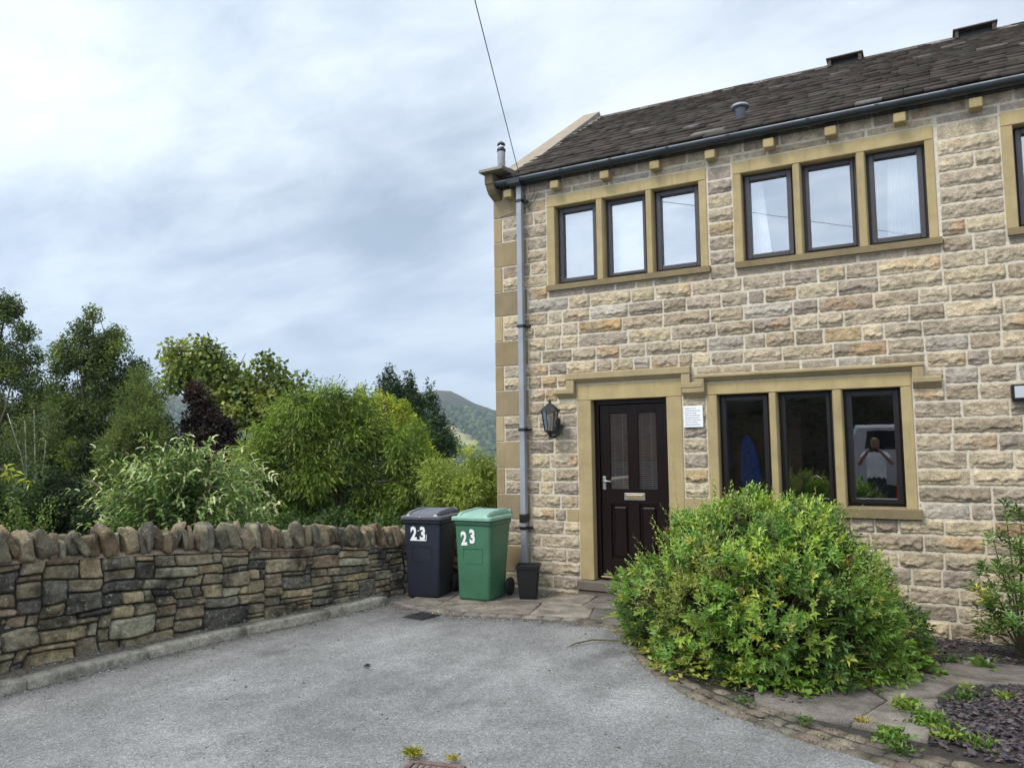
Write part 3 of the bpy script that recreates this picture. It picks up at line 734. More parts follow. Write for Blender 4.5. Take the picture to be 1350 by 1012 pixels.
# driveway: fine grid for the dirt mask, reaching far behind the camera
xs = np.r_[np.linspace(-1.5, 5, 66), np.linspace(5.4, 24, 12)]; ys = np.r_[np.linspace(-26, -7.2, 12), np.linspace(-7, -.9, 62)]
X, Yg = np.meshgrid(xs, ys); Pp = np.stack([X.ravel(), Yg.ravel()], -1)
def dist_poly(Q, path):
    P = np.asarray(path, float); r = np.full(len(Q), 9.)
    for a, b_ in zip(P, P[1:]):
        t = np.clip(((Q-a)@(b_-a))/((b_-a)@(b_-a)), 0, 1); r = np.minimum(r, np.linalg.norm(Q-a-t[:, None]*(b_-a), axis=1))
    return r
dk = np.exp(-dist_poly(Pp, KO)/.13)+np.exp(-dist_poly(Pp, PE[:7])/.13)+.5*np.exp(-dist_poly(Pp, PE[6:])/.07)+.8*np.exp(-np.linalg.norm((Pp-[.05, -1.75])/[.45, .25], axis=1)**2)
nx = len(xs); i = np.arange(len(ys)-1)[:, None]*nx+np.arange(nx-1)[None]
Fq = np.stack([i, i+1, i+nx+1, i+nx], -1).reshape(-1, 4)
_c = Pp[Fq].mean(1); _d = dist_poly(_c, PE)
Fq = Fq[[not ((in_poly(a, b_, PE[7:]+[(9, -4.1), (9, .05), (1.95, .05)]) or in_poly(a, b_, PE[:8]+[(1.9, 1), (-.6, 1)])) and q > .14) for (a, b_), q in zip(_c, _d)]]
tag(np_mesh('driveway', np.c_[Pp, np.zeros(len(Pp))], Fq, M['asphalt'], None, np.tile(np.clip(dk, 0, 1)[:, None], (1, 3))), kind='structure')
# kerb stones: one mesh, a real 8 cm step, with a dirt ledge behind
P, d = arclen(KO); m = []; Vv = []; Ff = []; Tt = []
s = 0.05
def cross_block(P, d, s0, s1, off0, off1, z0, z1, col, n=5, jit=.004, gfun=None, side=1):
    """a block following the path between s0 and s1, off0..off1 to one side, bevelled top edge"""
    out = []; fs = []; ss = np.linspace(s0, s1, n)
    x, y, tx, ty = onpath(P, d, ss); nx_, ny_ = -ty*side, tx*side
    jt = random.uniform(-jit, jit)
    sec = [(off0+.0, z0), (off0+.004, z1-.018+jt), (off0+.02, z1+jt), (off1-.012, z1+jt), (off1, z1-.012+jt), (off1, z0)]
    V = []
    for k in range(n):
        e = .008 if k in (0, n-1) else 0
        for (o, z) in sec:
            gg = gfun(x[k], y[k]) if gfun else 0
            V.append((x[k]+nx_[k]*o, y[k]+ny_[k]*o, (z-e if z > z0 else z)+float(gg)+.003*noise.noise(Vector((x[k]*7+o*9, y[k]*7, z*5)))))
    q = len(sec); F = []
    for k in range(n-1):
        for j in range(q-1): a = k*q+j; F.append((a, a+1, a+q+1, a+q))
    V.extend([V[0], V[(n-1)*q]]);
    F += [(0, 3, 2, 1), (0, 5, 4, 3), ((n-1)*q, (n-1)*q+1, (n-1)*q+2, (n-1)*q+3), ((n-1)*q, (n-1)*q+3, (n-1)*q+4, (n-1)*q+5)]
    return V, F, [col]*len(V)
class Acc:
    def __init__(s): s.V = []; s.F = []; s.T = []
    def add(s, t): b_ = len(s.V); s.V += t[0]; s.F += [tuple(i+b_ for i in f) for f in t[1]]; s.T += t[2]
    def build(s, name, mat, parent=None): return np_mesh(name, np.array(s.V), np.array(s.F), mat, parent, np.array(s.T))
kb = Acc()
while s < d[-1]-.02:
    e = min(s+random.uniform(.78, .95), d[-1])
    kb.add(cross_block(P, d, s, e-.008, 0, .14, -.1, .08, srgb(162, 156, 142)*random.uniform(.85, 1.1), 8)); s = e+.006
tag(kb.build('kerb', M['kerb']), kind='structure')
# wall line: front face foot
WL = [(-1.46, -9.0), (-1.45, -7.5), (-1.43, -6.2), (-1.40, -4.95), (-1.31, -4.1), (-1.20, -3.6), (-1.10, -3.1), (-.98, -2.5), (-.89, -2.0), (-.84, -1.5), (-.85, -1.15), (-.80, -.93), (-.62, -.70), (-.35, -.38), (-.01, -.03)]
vv = []; ff = []
Pk, dk_ = arclen(KO); Pw, dw = arclen(WL)
for i in range(60):
    a = onpath(Pk, dk_, dk_[-1]*i/59); w = onpath(Pw, dw, (dw[10])*i/59)
    vv += [(a[0]-.13, a[1], .066), (a[0]*.4+w[0]*.6-.02, a[1]*.4+w[1]*.6, .075+.012*noise.noise(Vector((i*.7, 0, 0)))), (w[0]-.08, w[1], .09)]
for i in range(59):
    for j in range(2): a = i*3+j; ff.append((a, a+1, a+4, a+3))
M['ledge'] = simple('gritty_dirt_ledge', (.15, .13, .105), 1, .5, 30, 1.)
tag(np_mesh('verge', np.array(vv), np.array(ff), M['ledge'], smooth=True), kind='structure')
# paving slabs between the house and the drive
base = MB().mat(M['ledge'])
poly = [(-1.05, -.75), (-.62, -1.33)]+PE[1:8]+[(2.4, -1.3), (2.6, .05), (-.3, .05)]
base.loft([[(x, y, -.05) for x, y in poly], [(x, y, .012) for x, y in poly]])
tag(base.build('paving_bed'), kind='structure')
sl = Acc()
def slab(poly, z, col, th=.05):
    """flat slab with chamfered rim and slight relief"""
    P_ = np.array(poly, float); c = P_.mean(0); n = len(P_); ins = c+(P_-c)*(1-.012/np.maximum(np.linalg.norm(P_-c, axis=1, keepdims=True), .05))
    tz = random.uniform(-.003, .003)
    V = [(x, y, z-th) for x, y in P_]+[(x, y, z-.006+tz) for x, y in P_]+[(x, y, z+tz+random.uniform(-.0015, .0015)) for x, y in ins]
    F = []
    for r in (0, 1):
        for k in range(n): F.append((r*n+k, r*n+(k+1) % n, (r+1)*n+(k+1) % n, (r+1)*n+k))
    if n == 4: F.append((2*n, 2*n+1, 2*n+2, 2*n+3))
    else:
        V.append((c[0], c[1], z+tz)); 
        for k in range(0, n): F.append((2*n+k, 2*n+(k+1) % n, len(V)-1, len(V)-1))
    F = [f for f in F if len(set(f)) == 4]+[f for f in F if len(set(f)) < 4]
    return V, F, [col]*len(V)
SL = [srgb(128, 120, 110), srgb(118, 110, 102), srgb(138, 128, 116), srgb(112, 106, 100)]
edge = lambda x: np.interp(x, [p[0] for p in PE[:8]], [p[1] for p in PE[:8]])
xcuts = [-.58, -.12, .33, .95, 1.55, 2.02, 2.5]
for i in range(len(xcuts)-1):
    a, b_ = xcuts[i]+.006, xcuts[i+1]-.006
    ya, yb = edge(a)+.14, edge(b_)+.14; y1 = -.72+.02*(i % 2)
    sl.add(slab([(a+.14, ya), (b_+.14, yb), (b_, y1), (a, y1)], .03, random.choice(SL)*random.uniform(.85, 1.1)))
for i, (a, b_) in enumerate([(-.9, -.3), (-.3, .25), (.25, .85), (.85, 1.4), (1.4, 2.0), (2.0, 2.5)]):
    lo = -.55 if i == 0 else -.71
    sl.add(slab([(a+.006, lo), (b_-.006, -.705), (b_-.006-.05, -.12), (a+.006-.05 if i else -.25, -.12)], .031, random.choice(SL)*random.uniform(.85, 1.1)))
P, d = arclen(PE); s = .03
while s < d[7]-.1:
    L = random.uniform(.17, .24); sl.add(cross_block(P, d, s, s+L-.008, 0, .115, -.05, .03, random.choice(SL)*random.uniform(.8, 1.15), 3, .003)); s += L
tag(sl.build('paving_slabs', M['slab']), kind='structure')
# sett edging: two curved rows round the bed, then block paving on the right
st = Acc(); SC = [srgb(122, 112, 98), srgb(112, 102, 92), srgb(128, 118, 102), srgb(116, 102, 92), srgb(104, 98, 88)]
for row in (0, 1, 2):
    s = d[7]-.05+row*.09 if row < 2 else d[11]
    while s < d[-1]-.2:
        L = random.uniform(.13, .18); st.add(cross_block(P, d, s, s+L-.008, .004+row*.102, .097+row*.102, -.05, .018, random.choice(SC)*random.uniform(.8, 1.15), 3, .005)); s += L
tag(st.build('sett_edging', M['slab']), kind='structure')
bp = Acc(); yrow = -3.72
for r in range(14):
    x = 4.40-.012*r+random.uniform(-.0, .02)+(r % 2)*.0
    while x < 7.5:
        L = random.choice([.16, .21, .24]); yy = yrow-r*.128-.04*(x-4.4); 
        yy = min(yy, -3.62-.13*(x-4.36) -r*.128)
        bp.add(slab([(x+.004, yy-.118), (x+L-.006, yy-.118-.02), (x+L-.006, yy-.02), (x+.004, yy)], .016, random.choice(SC)*random.uniform(.8, 1.15))); x += L
tag(bp.build('block_paving', M['slab']), kind='structure')
xs = np.linspace(1.9, 9, 60); ys = np.linspace(-5.6, .05, 50); X, Yg = np.meshgrid(xs, ys); Q = np.c_[X.ravel(), Yg.ravel()]
keep = []; BP = PE[7:]+[(9, -4.1), (9, .05), (1.95, .05)]
BP2 = [(4.40, -3.6), (9, -4.1), (9, -5.6), (4.25, -5.6)]
idx = {}; V = []; F = []
for j in range(len(ys)-1):
    for i in range(len(xs)-1):
        cx, cy = (xs[i]+xs[i+1])/2, (ys[j]+ys[j+1])/2
        if (in_poly(cx, cy, BP) or in_poly(cx, cy, BP2)) and (dist_poly(np.array([[cx, cy]]), PE)[0] > .10):
            f = []
            for (a, b_) in ((i, j), (i+1, j), (i+1, j+1), (i, j+1)):
                if (a, b_) not in idx: idx[a, b_] = len(V); V.append((xs[a], ys[b_], float(gz(xs[a], ys[b_]))+.006+.006*noise.noise(Vector((xs[a]*4, ys[b_]*4, 0)))))
                f.append(idx[a, b_])
            F.append(f)
# drive must not poke through the falling bed: the bed sheet sits on its own hollow
tag(np_mesh('planting_bed', np.array(V), np.array(F), M['soil'], smooth=True), kind='structure')
# grey stone flags crossing the bed
fg = Acc(); flags = [[(3.62, -2.98), (4.18, -3.1), (4.36, -2.55), (4.1, -2.1), (3.5, -2.5)], [(4.2, -3.1), (4.60, -3.18), (4.66, -2.35), (4.38, -2.52)], [(4.38, -2.5), (4.62, -2.32), (4.78, -1.82), (4.52, -1.45), (4.12, -2.1)],
     [(4.54, -1.42), (4.8, -1.8), (5.25, -1.45), (5.3, -.78), (4.8, -.8)], [(5.27, -1.45), (6.1, -1.3), (6.1, -.6), (5.32, -.78)]]
for pl_ in flags:
    c = random.choice(SL)*random.uniform(.95, 1.1); V_, F_, T_ = slab(pl_, .03, c); V_ = [(x, y, z+float(gz(x, y))) for x, y, z in V_]; 
    fg.add((V_, [f for f in F_], T_))
fg.F = [f if len(set(f)) == 4 else f for f in fg.F]
def tri_mesh(name, acc, mat, parent=None):
    F3 = []
    for f in acc.F:
        F3.append((f[0], f[1], f[2]))
        if len(set(f)) == 4: F3.append((f[0], f[2], f[3]))
    return np_mesh(name, np.array(acc.V), np.array(F3), mat, parent, np.array(acc.T))
tag(tri_mesh('stone_flags', fg, M['slab']), kind='structure')
# slate chippings (nobody could count them)
M['chip'] = attr_stone('slate_chipping', stain=(.03, .03, .03), stain_amt=.2, bumpd=.002, sc=20)
def chips(polys, n, zoff=.012):
    V = []; F = []; T = []; cnt = 0
    while cnt < n:
        pl_ = random.choice(polys); xs_ = [p[0] for p in pl_]; ys_ = [p[1] for p in pl_]; x = random.uniform(min(xs_), max(xs_)); y = random.uniform(min(ys_), max(ys_))
        if not in_poly(x, y, pl_): continue
        cnt += 1; r = random.uniform(.012, .034); k = 5; a0 = random.uniform(0, 6.3); tx, ty = random.uniform(-.45, .45), random.uniform(-.45, .45); z = float(gz(x, y))+zoff+random.uniform(0, .022)
        c = random.choice([srgb(92, 82, 86), srgb(78, 72, 76), srgb(106, 96, 97), srgb(70, 67, 70), srgb(108, 92, 90)])*random.uniform(.7, 1.15); b_ = len(V)
        for h in (0, .007):
            for j in range(k):
                a = a0+2*math.pi*j/k+random.uniform(-.25, .25); rr = r*random.uniform(.6, 1.15)*(1 if j % 2 else .75); px, py = rr*math.cos(a), rr*math.sin(a)*.75; V.append((x+px, y+py, z+h+px*tx+py*ty))
        for j in range(1, k-1): F.append((b_+k, b_+k+j, b_+k+j+1))
        for j in range(k): F += [(b_+j, b_+(j+1) % k, b_+k+(j+1) % k), (b_+j, b_+k+(j+1) % k, b_+k+j)]
        T += [c]*(2*k)
    return V, F, T
BED1 = [(2.2, -1.25), (2.45, -1.75), (2.8, -2.22), (3.15, -2.55), (3.5, -2.75), (3.9, -2.9), (3.6, -1.5), (2.4, -.8)]
BED2 = [(4.58, -3.0), (4.68, -2.4), (4.85, -1.85), (5.3, -1.5), (6.5, -1.4), (6.5, -3.6), (5.0, -3.36), (4.62, -3.24)]
BED3 = [(4.0, -1.9), (4.5, -1.4), (4.75, -.78), (6.3, -.6), (6.3, -.08), (3.6, -.08), (3.6, -1.5)]
cv = chips([BED1, BED2, BED2, BED3], 5200)
tag(np_mesh('slate_chippings', np.array(cv[0]), np.array(cv[1]), M['chip'], None, np.array(cv[2])), 'loose purple grey slate chippings spread over the planting bed', 'slate chippings', kind='stuff')
# iron covers
dc = empty('drain_cover', (.09, -1.73, 0), 'small black drain cover in the tarmac in front of the dark bin', 'drain cover')
dc.rotation_euler.z = R_(-8)
MB().mat(M['iron']).box((-.135, -.135, -.02), (.135, .135, .008), .004).build('frame', dc)
m = MB().mat(M['iron']); m.box((-.115, -.115, .008), (.115, .115, .016), .003)
for i in range(-3, 4): m.box((-.10, i*.03-.006, .016), (.10, i*.03+.006, .019))
m.build('lid', dc)
dc = empty('drain_grid', (2.31, -4.80, 0), 'rusty square drain frame with grass at its rim at the bottom edge', 'drain cover'); dc.rotation_euler.z = R_(12)
m = MB().mat(M['rusty']); 
for (a, b_) in (((-.16, -.16), (.16, -.125)), ((-.16, .125), (.16, .16)), ((-.16, -.125), (-.125, .125)), ((.125, -.125), (.16, .125))): m.box((*a, -.02), (*b_, .012), .004)
m.build('frame', dc); m = MB().mat(M['rusty']); m.box((-.12, -.12, -.02), (.12, .12, -.004))
for i in range(-3, 4): m.box((i*.033-.008, -.12, -.004), (i*.033+.008, .12, .006), .002)
m.build('grate', dc)

# ------------------------------------------------------------------ dry stone wall
wall = empty('dry_stone_wall', (-1.75, -5, 0), 'weathered dry stone wall with upright coping stones along the left kerb', 'stone wall')
Pw, dw = arclen(WL)
def wl(s, z, o):
    """point on the wall: s along, z height, o outwards from the face"""
    x, y, tx, ty = onpath(Pw, dw, s); return x+ty*o, y-tx*o, z
def wtop(s): return np.interp(s, [0, 4.05, 4.9, 5.4, 5.95, 6.6, 7.1, 7.6, 8.0, 12], [.93, .89, .83, .80, .76, .70, .66, .60, .57, .57])
DU, DV = .090, .052; nu = int(dw[-1]/DU); nv = 16
occ = np.zeros((nu, nv), bool); blocks = []
big = [(4.3, .0, 4, 3), (5.0, .0, 5, 3), (5.75, .0, 5, 5), (6.35, .0, 4, 4), (7.5, .05, 3, 7), (4.55, .42, 3, 3), (4.1, .25, 3, 3), (3.9, .55, 3, 2)]
for (s_, z_, w_, h_) in big:
    i, j = int(s_/DU), int(z_/DV)
    if not occ[i:i+w_, j:j+h_].any(): occ[i:i+w_, j:j+h_] = True; blocks.append((i, j, w_, h_))
for j in range(nv):
    i = 0
    while i < nu:
        if occ[i, j]: i += 1; continue
        h_ = random.choices([1, 2, 3], [.17, .60, .23])[0]; w_ = random.choices([1, 2, 3, 4, 5], [.1, .3, .3, .22, .08])[0] if h_ < 3 else random.choice([2, 3, 4])
        if h_ == 1: w_ = random.choice([2, 3, 3, 4])
        h_ = min(h_, nv-j); w_ = min(w_, nu-i)
        while occ[i:i+w_, j:j+h_].any():
            if h_ > 1 and occ[i:i+1, j:j+h_].any(): h_ -= 1
            else: w_ -= 1
        occ[i:i+w_, j:j+h_] = True; blocks.append((i, j, w_, h_)); i += w_
WC = [q*np.array([1.0, 1., .94])*1.26 for q in (srgb(144, 132, 110), srgb(128, 119, 102), srgb(156, 140, 112), srgb(108, 103, 94), srgb(132, 118, 98), srgb(156, 150, 130), srgb(92, 88, 82), srgb(138, 120, 100))]
def warp(s, z):
    q = np.stack([s*2.2, z*0+3., z*4], -1)
    return s+.03*vnoise(q, 1.6, 31)+.012*vnoise(q, 5, 33), z+.030*vnoise(np.stack([s*1.7, z*5, z*0], -1), 1., 35)+.014*vnoise(np.stack([s, z*2, z*0], -1), 6., 36)
V = []; F = []; T = []; nb = 0
for bi, (i, j, w_, h_) in enumerate(blocks):
    n1, n2 = max(6, int(w_*6)), max(6, int(h_*5))
    U, W = np.meshgrid(np.linspace(0, 1, n1+1), np.linspace(0, 1, n2+1))
    gap = .003; s0, s1 = i*DU, (i+w_)*DU; z0, z1 = j*DV, (j+h_)*DV
    # superellipse-ish rounding of the outline
    uu, ww = U*2-1, W*2-1; rr = .06
    uu2 = uu*(1-rr*np.abs(ww)**8); ww2 = ww*(1-rr*np.abs(uu)**8)
    s = (s0+s1)/2+uu2*((s1-s0)/2-gap/2); z = (z0+z1)/2+ww2*((z1-z0)/2-gap/2)
    s, z = warp(s.ravel(), z.ravel())
    zt = wtop(s)/ (nv*DV)
    zz = z*zt+.0
    q = np.stack([s, z, np.full_like(s, bi*3.3)], -1)
    ed = np.minimum(np.minimum(U, 1-U)*(s1-s0), np.minimum(W, 1-W)*(z1-z0)).ravel()
    e = np.clip(ed/.013, 0, 1)**.45
    pro = random.uniform(-.012, .028)+(.015 if h_ >= 4 else 0)
    o = -.055+e*(.055+pro)+e*(.026*fbm(q, 8, bi % 50, 3)+.010*fbm(q, 30, bi % 41, 2))+random.uniform(-.15, .15)*(U.ravel()-.5)*.1
    x, y, zz = wl(s, zz, o); co = np.stack([x, y, zz], -1)
    c = random.choices(WC, [5, 4, 3, 3, 2, 2, 2, 1.5])[0]*random.uniform(.75, 1.15)
    dark = 1-.0*ed
    V.append(co); T.append(np.tile(c, (len(co), 1))*(1+.32*fbm(q, 9, 7, 3)[:, None]+.30*fbm(q, 34, 9, 2)[:, None]))
    g = np.arange(n2)[:, None]*(n1+1)+np.arange(n1)[None]
    F.append(np.stack([g, g+1, g+n1+2, g+n1+1], -1).reshape(-1, 4)+nb); nb += len(co)
# backing (shadowed hearting), top bed of pinkish mortar, and the rear face
bs = np.linspace(0, dw[-1], 150); B_ = []; n0 = nb
for s in bs:
    t = float(wtop(s))
    for (o, z) in ((-.032, -.1), (-.032, t-.01), (.0, t-.005), (-.04, t+.028), (-.16, t+.045), (-.30, t+.02), (-.36, t-.02), (-.42, -.9)):
        oo = o+(.012*noise.noise(Vector((s*5, z*3, 1)))); x, y, z2 = wl(s, z+.012*noise.noise(Vector((s*6, o*9, 4))), oo); B_.append((float(x), float(y), float(z2)))
k = 8; Fb = []; Mi = []
for i in range(len(bs)-1):
    for j in range(k-1): a = n0+i*k+j; Fb.append((a, a+k, a+k+1, a+1)); Mi.append(1 if j in (0, 6) else 2)
for e_ in (0, len(bs)-1):
    a = n0+e_*k; Fb += [(a, a+1, a+6, a+7), (a+1, a+2, a+5, a+6), (a+2, a+3, a+4, a+5)]; Mi += [1, 1, 1]
nF = sum(len(f) for f in F)
np_mesh('wall_face', np.concatenate(V+[np.array(B_)]), np.concatenate(F+[np.array(Fb)]), [M['wall'], M['joint'], M['bedmortar']], wall,
        np.concatenate(T+[np.tile([.3, .25, .2], (len(B_), 1))]), np.r_[np.zeros(nF, int), np.array(Mi)], smooth=True, off=wall.location)
# coping stones: upright, leaning, each its own mesh
def blob(size, seed, bev=.25, n=7):
    """rough block from a subdivided rounded box, returns V,F"""
    bm = bmesh.new(); bmesh.ops.create_cube(bm, size=2); bmesh.ops.subdivide_edges(bm, edges=bm.edges[:], cuts=n, use_grid_fill=True)
    V = np.array([v.co[:] for v in bm.verts]); F = [[v.index for v in f.verts] for f in bm.faces]; bm.free()
    p = 9.0; r = (np.abs(V)**p).sum(1)**(1/p); V = V/r[:, None]*(1-bev*0)
    V = V*np.array(size)/2
    V += (fbm(V+seed*1.7, 7, seed % 40, 2)*.14*min(size))[:, None]*V/np.maximum(np.linalg.norm(V, axis=1, keepdims=True), 1e-6)
    g = np.random.default_rng(seed)
    for _ in range(9):     # split faces: push everything beyond a random plane back onto it
        nn = g.normal(size=3)*np.array([1.2, .8, 1.]); nn /= np.linalg.norm(nn); lim = (np.abs(nn)*np.array(size)/2).sum()*g.uniform(.66, .9); dd = V@nn-lim; V = V-np.clip(dd, 0, None)[:, None]*nn[None]*.92
    V += np.stack([fbm(V+seed, 22, (seed+i) % 37, 3)*.013 for i in range(3)], -1)
    return V, np.array(F)
s = 3.1; ci = 0
CC = [srgb(134, 122, 102), srgb(116, 110, 96), srgb(146, 132, 110), srgb(100, 97, 90), srgb(122, 106, 84), srgb(142, 138, 118), srgb(128, 114, 96)]
while s < dw[-1]-.06:
    w = random.choice([.05, .06, .07, .085, .10, .13])*random.uniform(.9, 1.1); h = random.uniform(.19, .29)*(1 if w < .15 else .92)*np.interp(s, [4, 7], [1.0, .92])
    if random.random() < .08: h *= .75
    dp_ = random.uniform(.20, .27)
    Vb, Fb_ = blob((w, dp_, h), 100+ci, n=8)
    # taper and slope the top
    tz = (Vb[:, 2]/h+.5); Vb[:, 0] *= 1-.24*tz*random.uniform(.2, 1.3); Vb[:, 1] *= 1-.25*tz; Vb[:, 2] += tz*(Vb[:, 0]*random.uniform(-.5, .5)+Vb[:, 1]*random.uniform(-.3, .3))
    lean = random.gauss(-.17, .20)
    ca, sa = math.cos(lean), math.sin(lean); Vb = np.stack([Vb[:, 0]*ca+Vb[:, 2]*sa, Vb[:, 1], -Vb[:, 0]*sa+Vb[:, 2]*ca], -1)
    x, y, tx, ty = onpath(Pw, dw, s+w/2); yaw = random.gauss(0, .18); c_, s_ = math.cos(yaw), math.sin(yaw)
    Vb[:, :2] = np.stack([Vb[:, 0]*c_-Vb[:, 1]*s_, Vb[:, 0]*s_+Vb[:, 1]*c_], -1)
    off = -dp_/2+.035+random.uniform(-.03, .02); cx, cy = x+ty*off, y-tx*off; cz = float(wtop(s))+h/2-.015+.015
    Wd = np.stack([cx+Vb[:, 0]*tx+Vb[:, 1]*(-ty), cy+Vb[:, 0]*ty+Vb[:, 1]*tx, cz+Vb[:, 2]], -1)
    c = random.choice(CC)*random.uniform(.75, 1.12)
    c = c*np.array([1.10, 1.06, .96]); o = np_mesh('coping_stone', Wd, Fb_, M['cope'], wall, np.tile(c, (len(Wd), 1))*(1.08+.3*fbm(Wd, 14, 7, 3)[:, None]+.25*fbm(Wd, 45, 9, 2)[:, None]), smooth=True, off=wall.location)
    s += w*random.uniform(.88, 1.04); ci += 1

# ------------------------------------------------------------------ wheeled bins
def rrect(w, d_, z, r=.03, n=4, cx=0, cy=0, front_r=None):
    pts = []
    for (sx, sy, a0) in ((1, 1, 0), (-1, 1, 90), (-1, -1, 180), (1, -1, 270)):
        for k in range(n+1):
            a = R_(a0+90*k/n); pts.append((cx+sx*(w/2-r)+r*math.cos(a), cy+sy*(d_/2-r)+r*math.sin(a), z))
    return pts
def digit_mesh(txt, h, squeeze, bold):
    cu = bpy.data.curves.new('txt', 'FONT'); cu.body = txt; cu.size = h*1.4; cu.offset = bold; cu.extrude = .0006; cu.align_x = 'CENTER'; cu.align_y = 'CENTER'
    cu.space_character = 1.0; tmp = bpy.data.objects.new('txt', cu); C.objects.link(tmp); bpy.context.view_layer.update()
    me = bpy.data.meshes.new_from_object(tmp.evaluated_get(bpy.context.evaluated_depsgraph_get())); bpy.data.objects.remove(tmp)
    for v in me.vertices: v.co.x *= squeeze
    return me
def bin_(name, loc, rot, mb, ml, label, digits, backing):
    t = empty(name, loc, label, 'wheelie bin', 'wheelie bins beside the house corner'); t.rotation_euler.z = rot
    # origin: middle of the body's foot; front faces -y
    m = MB().mat(mb); 
    secs = [rrect(.37, .37, .0, .03, cy=.0), rrect(.39, .39, .03, .035), rrect(.43, .45, .52, .04, cy=.02), rrect(.455, .50, .80, .04, cy=.035), rrect(.455, .50, .81, .04, cy=.035),
            rrect(.475, .52, .815, .04, cy=.035), rrect(.478, .525, .86, .04, cy=.035)]
    m.loft(secs, smooth=True)
    m.box((-.17, .27, .74), (-.13, .36, .86), .01).box((.13, .27, .74), (.17, .36, .86), .01)
    body = m.build('body', t)
    l = MB().mat(ml)
    l.loft([rrect(.50, .555, .862, .035, cy=.03), rrect(.515, .57, .868, .04, cy=.03), rrect(.515, .57, .893, .04, cy=.03), rrect(.495, .55, .905, .04, cy=.032)], smooth=False)
    # raised crown of the lid, rounded at the front
    pr = [(-.225, .904), (-.215, .920), (-.185, .938), (-.14, .949), (-.07, .957), (.05, .964), (.19, .970), (.285, .967), (.29, .904)]
    l.loft([[(-.20, y, z if z < .905 else z-.028) for y, z in pr], [(-.185, y, z) for y, z in pr]]+[[(-.15, y, z+.0) for y, z in pr], [(-.145, y, z-.010 if z > .905 else z) for y, z in pr], [(.145, y, z-.010 if z > .905 else z) for y, z in pr], [(.15, y, z) for y, z in pr]]+[[(.185, y, z) for y, z in pr], [(.20, y, z if z < .905 else z-.028) for y, z in pr]], smooth=False)
    l.box((-.22, .29, .90), (.22, .345, .955), .02)
    l.build('lid', t)
    h = MB().mat(mb); h.tube([(-.20, .37, .90), (.20, .37, .90)], .016, 10); 
    for x in (-.19, 0, .19): h.box((x-.012, .31, .885), (x+.012, .38, .915), .006)
    h.build('handle', t)
    for sx in (-1, 1):
        w = MB().mat(M['rubber']); mt = Matrix.Translation((sx*.225, .24, .10)) @ Matrix.Rotation(math.pi/2, 4, 'Y')
        w.lathe([(.03, -.022), (.08, -.022), (.098, -.014), (.10, 0), (.098, .014), (.08, .022), (.03, .022)], (0, 0, 0), 24, mt); w.build('wheel', t)
    MB().mat(M['black']).tube([(-.21, .24, .10), (.21, .24, .10)], .012, 8).build('axle', t)
    for i, (ch, x, z, rz) in enumerate(digits):
        me = digit_mesh(ch, .142, .74, .009); me.materials.append(M['white']); o = bpy.data.objects.new('number', me); C.objects.link(o); o.parent = t
        yy = -.192-.0002-((z-.52)*(.022/.28) if z > .52 else 0); o.location = (x, -.2105-(z-.52)*.028-.0004, z); o.rotation_euler = (R_(90+1.8), rz, 0)
    if backing:
        for (a, b_) in backing: 
            o = MB().mat(M['white']).box((a[0], -.0006, a[1]), (b_[0], .0006, b_[1])).build('sticker_strip', t); o.location = (0, -.2105-(a[1]-.52)*.028-.0002, 0)
    em = MB().mat(mb)
    for (x0, x1, z0, z1) in ((-.12, .12, .560, .564), (-.12, .12, .40, .404), (-.12, -.116, .404, .56), (.116, .12, .404, .56)): em.box((x0, -.0025, z0), (x1, .002, z1))
    e_ = em.build('moulded_panel', t); e_.location = (0, -.2105+.0010, 0); e_.rotation_euler = (R_(1.9), 0, 0); e_.location.y = -.2075+.0165; 
    return t
b1 = bin_('wheelie_bin', (-.41, -.86, .03), R_(10), M['darkgrey'], M['darklid'], 'dark grey wheelie bin numbered 23, nearest the stone wall', [('2', -.100, .70, 0), ('3', .010, .70, 0)], [((-.05, .735), (-.035, .743)), ((-.145, .628), (.055, .640)), ((.052, .64), (.058, .70))])
MB().mat(M['chrome']).box((-.01, -.268, .868), (.006, -.258, .898), .003).build('lid_catch', [q for q in b1.children if q.name.startswith('lid')][0])
b2 = bin_('wheelie_bin', (.225, -.76, .03), R_(2), M['green'], M['greenlid'], 'green wheelie bin numbered 23, between the dark bin and the black pot', [('2', -.105, .660, R_(-3)), ('3', .000, .685, R_(-2))], [])
# square black pot
pt = empty('plant_pot', (.71, -.57, .03), 'empty square black plastic pot standing under the drainpipe', 'plant pot'); pt.rotation_euler.z = R_(22)
m = MB().mat(M['pot']); m.loft([rrect(.185, .185, 0, .015), rrect(.195, .195, .03, .02), rrect(.245, .245, .33, .02), rrect(.262, .262, .331, .02), rrect(.268, .268, .362, .02), rrect(.250, .250, .365, .02), rrect(.23, .23, .3, .02), rrect(.18, .18, .02, .02)], smooth=False); m.build('pot_body', pt)
for s_ in range(4):
    o = MB().mat(M['pot']).box((-.09, -.103, .06), (-.075, -.098, .3)).build('rib', pt); o.rotation_euler.z = s_*math.pi/2

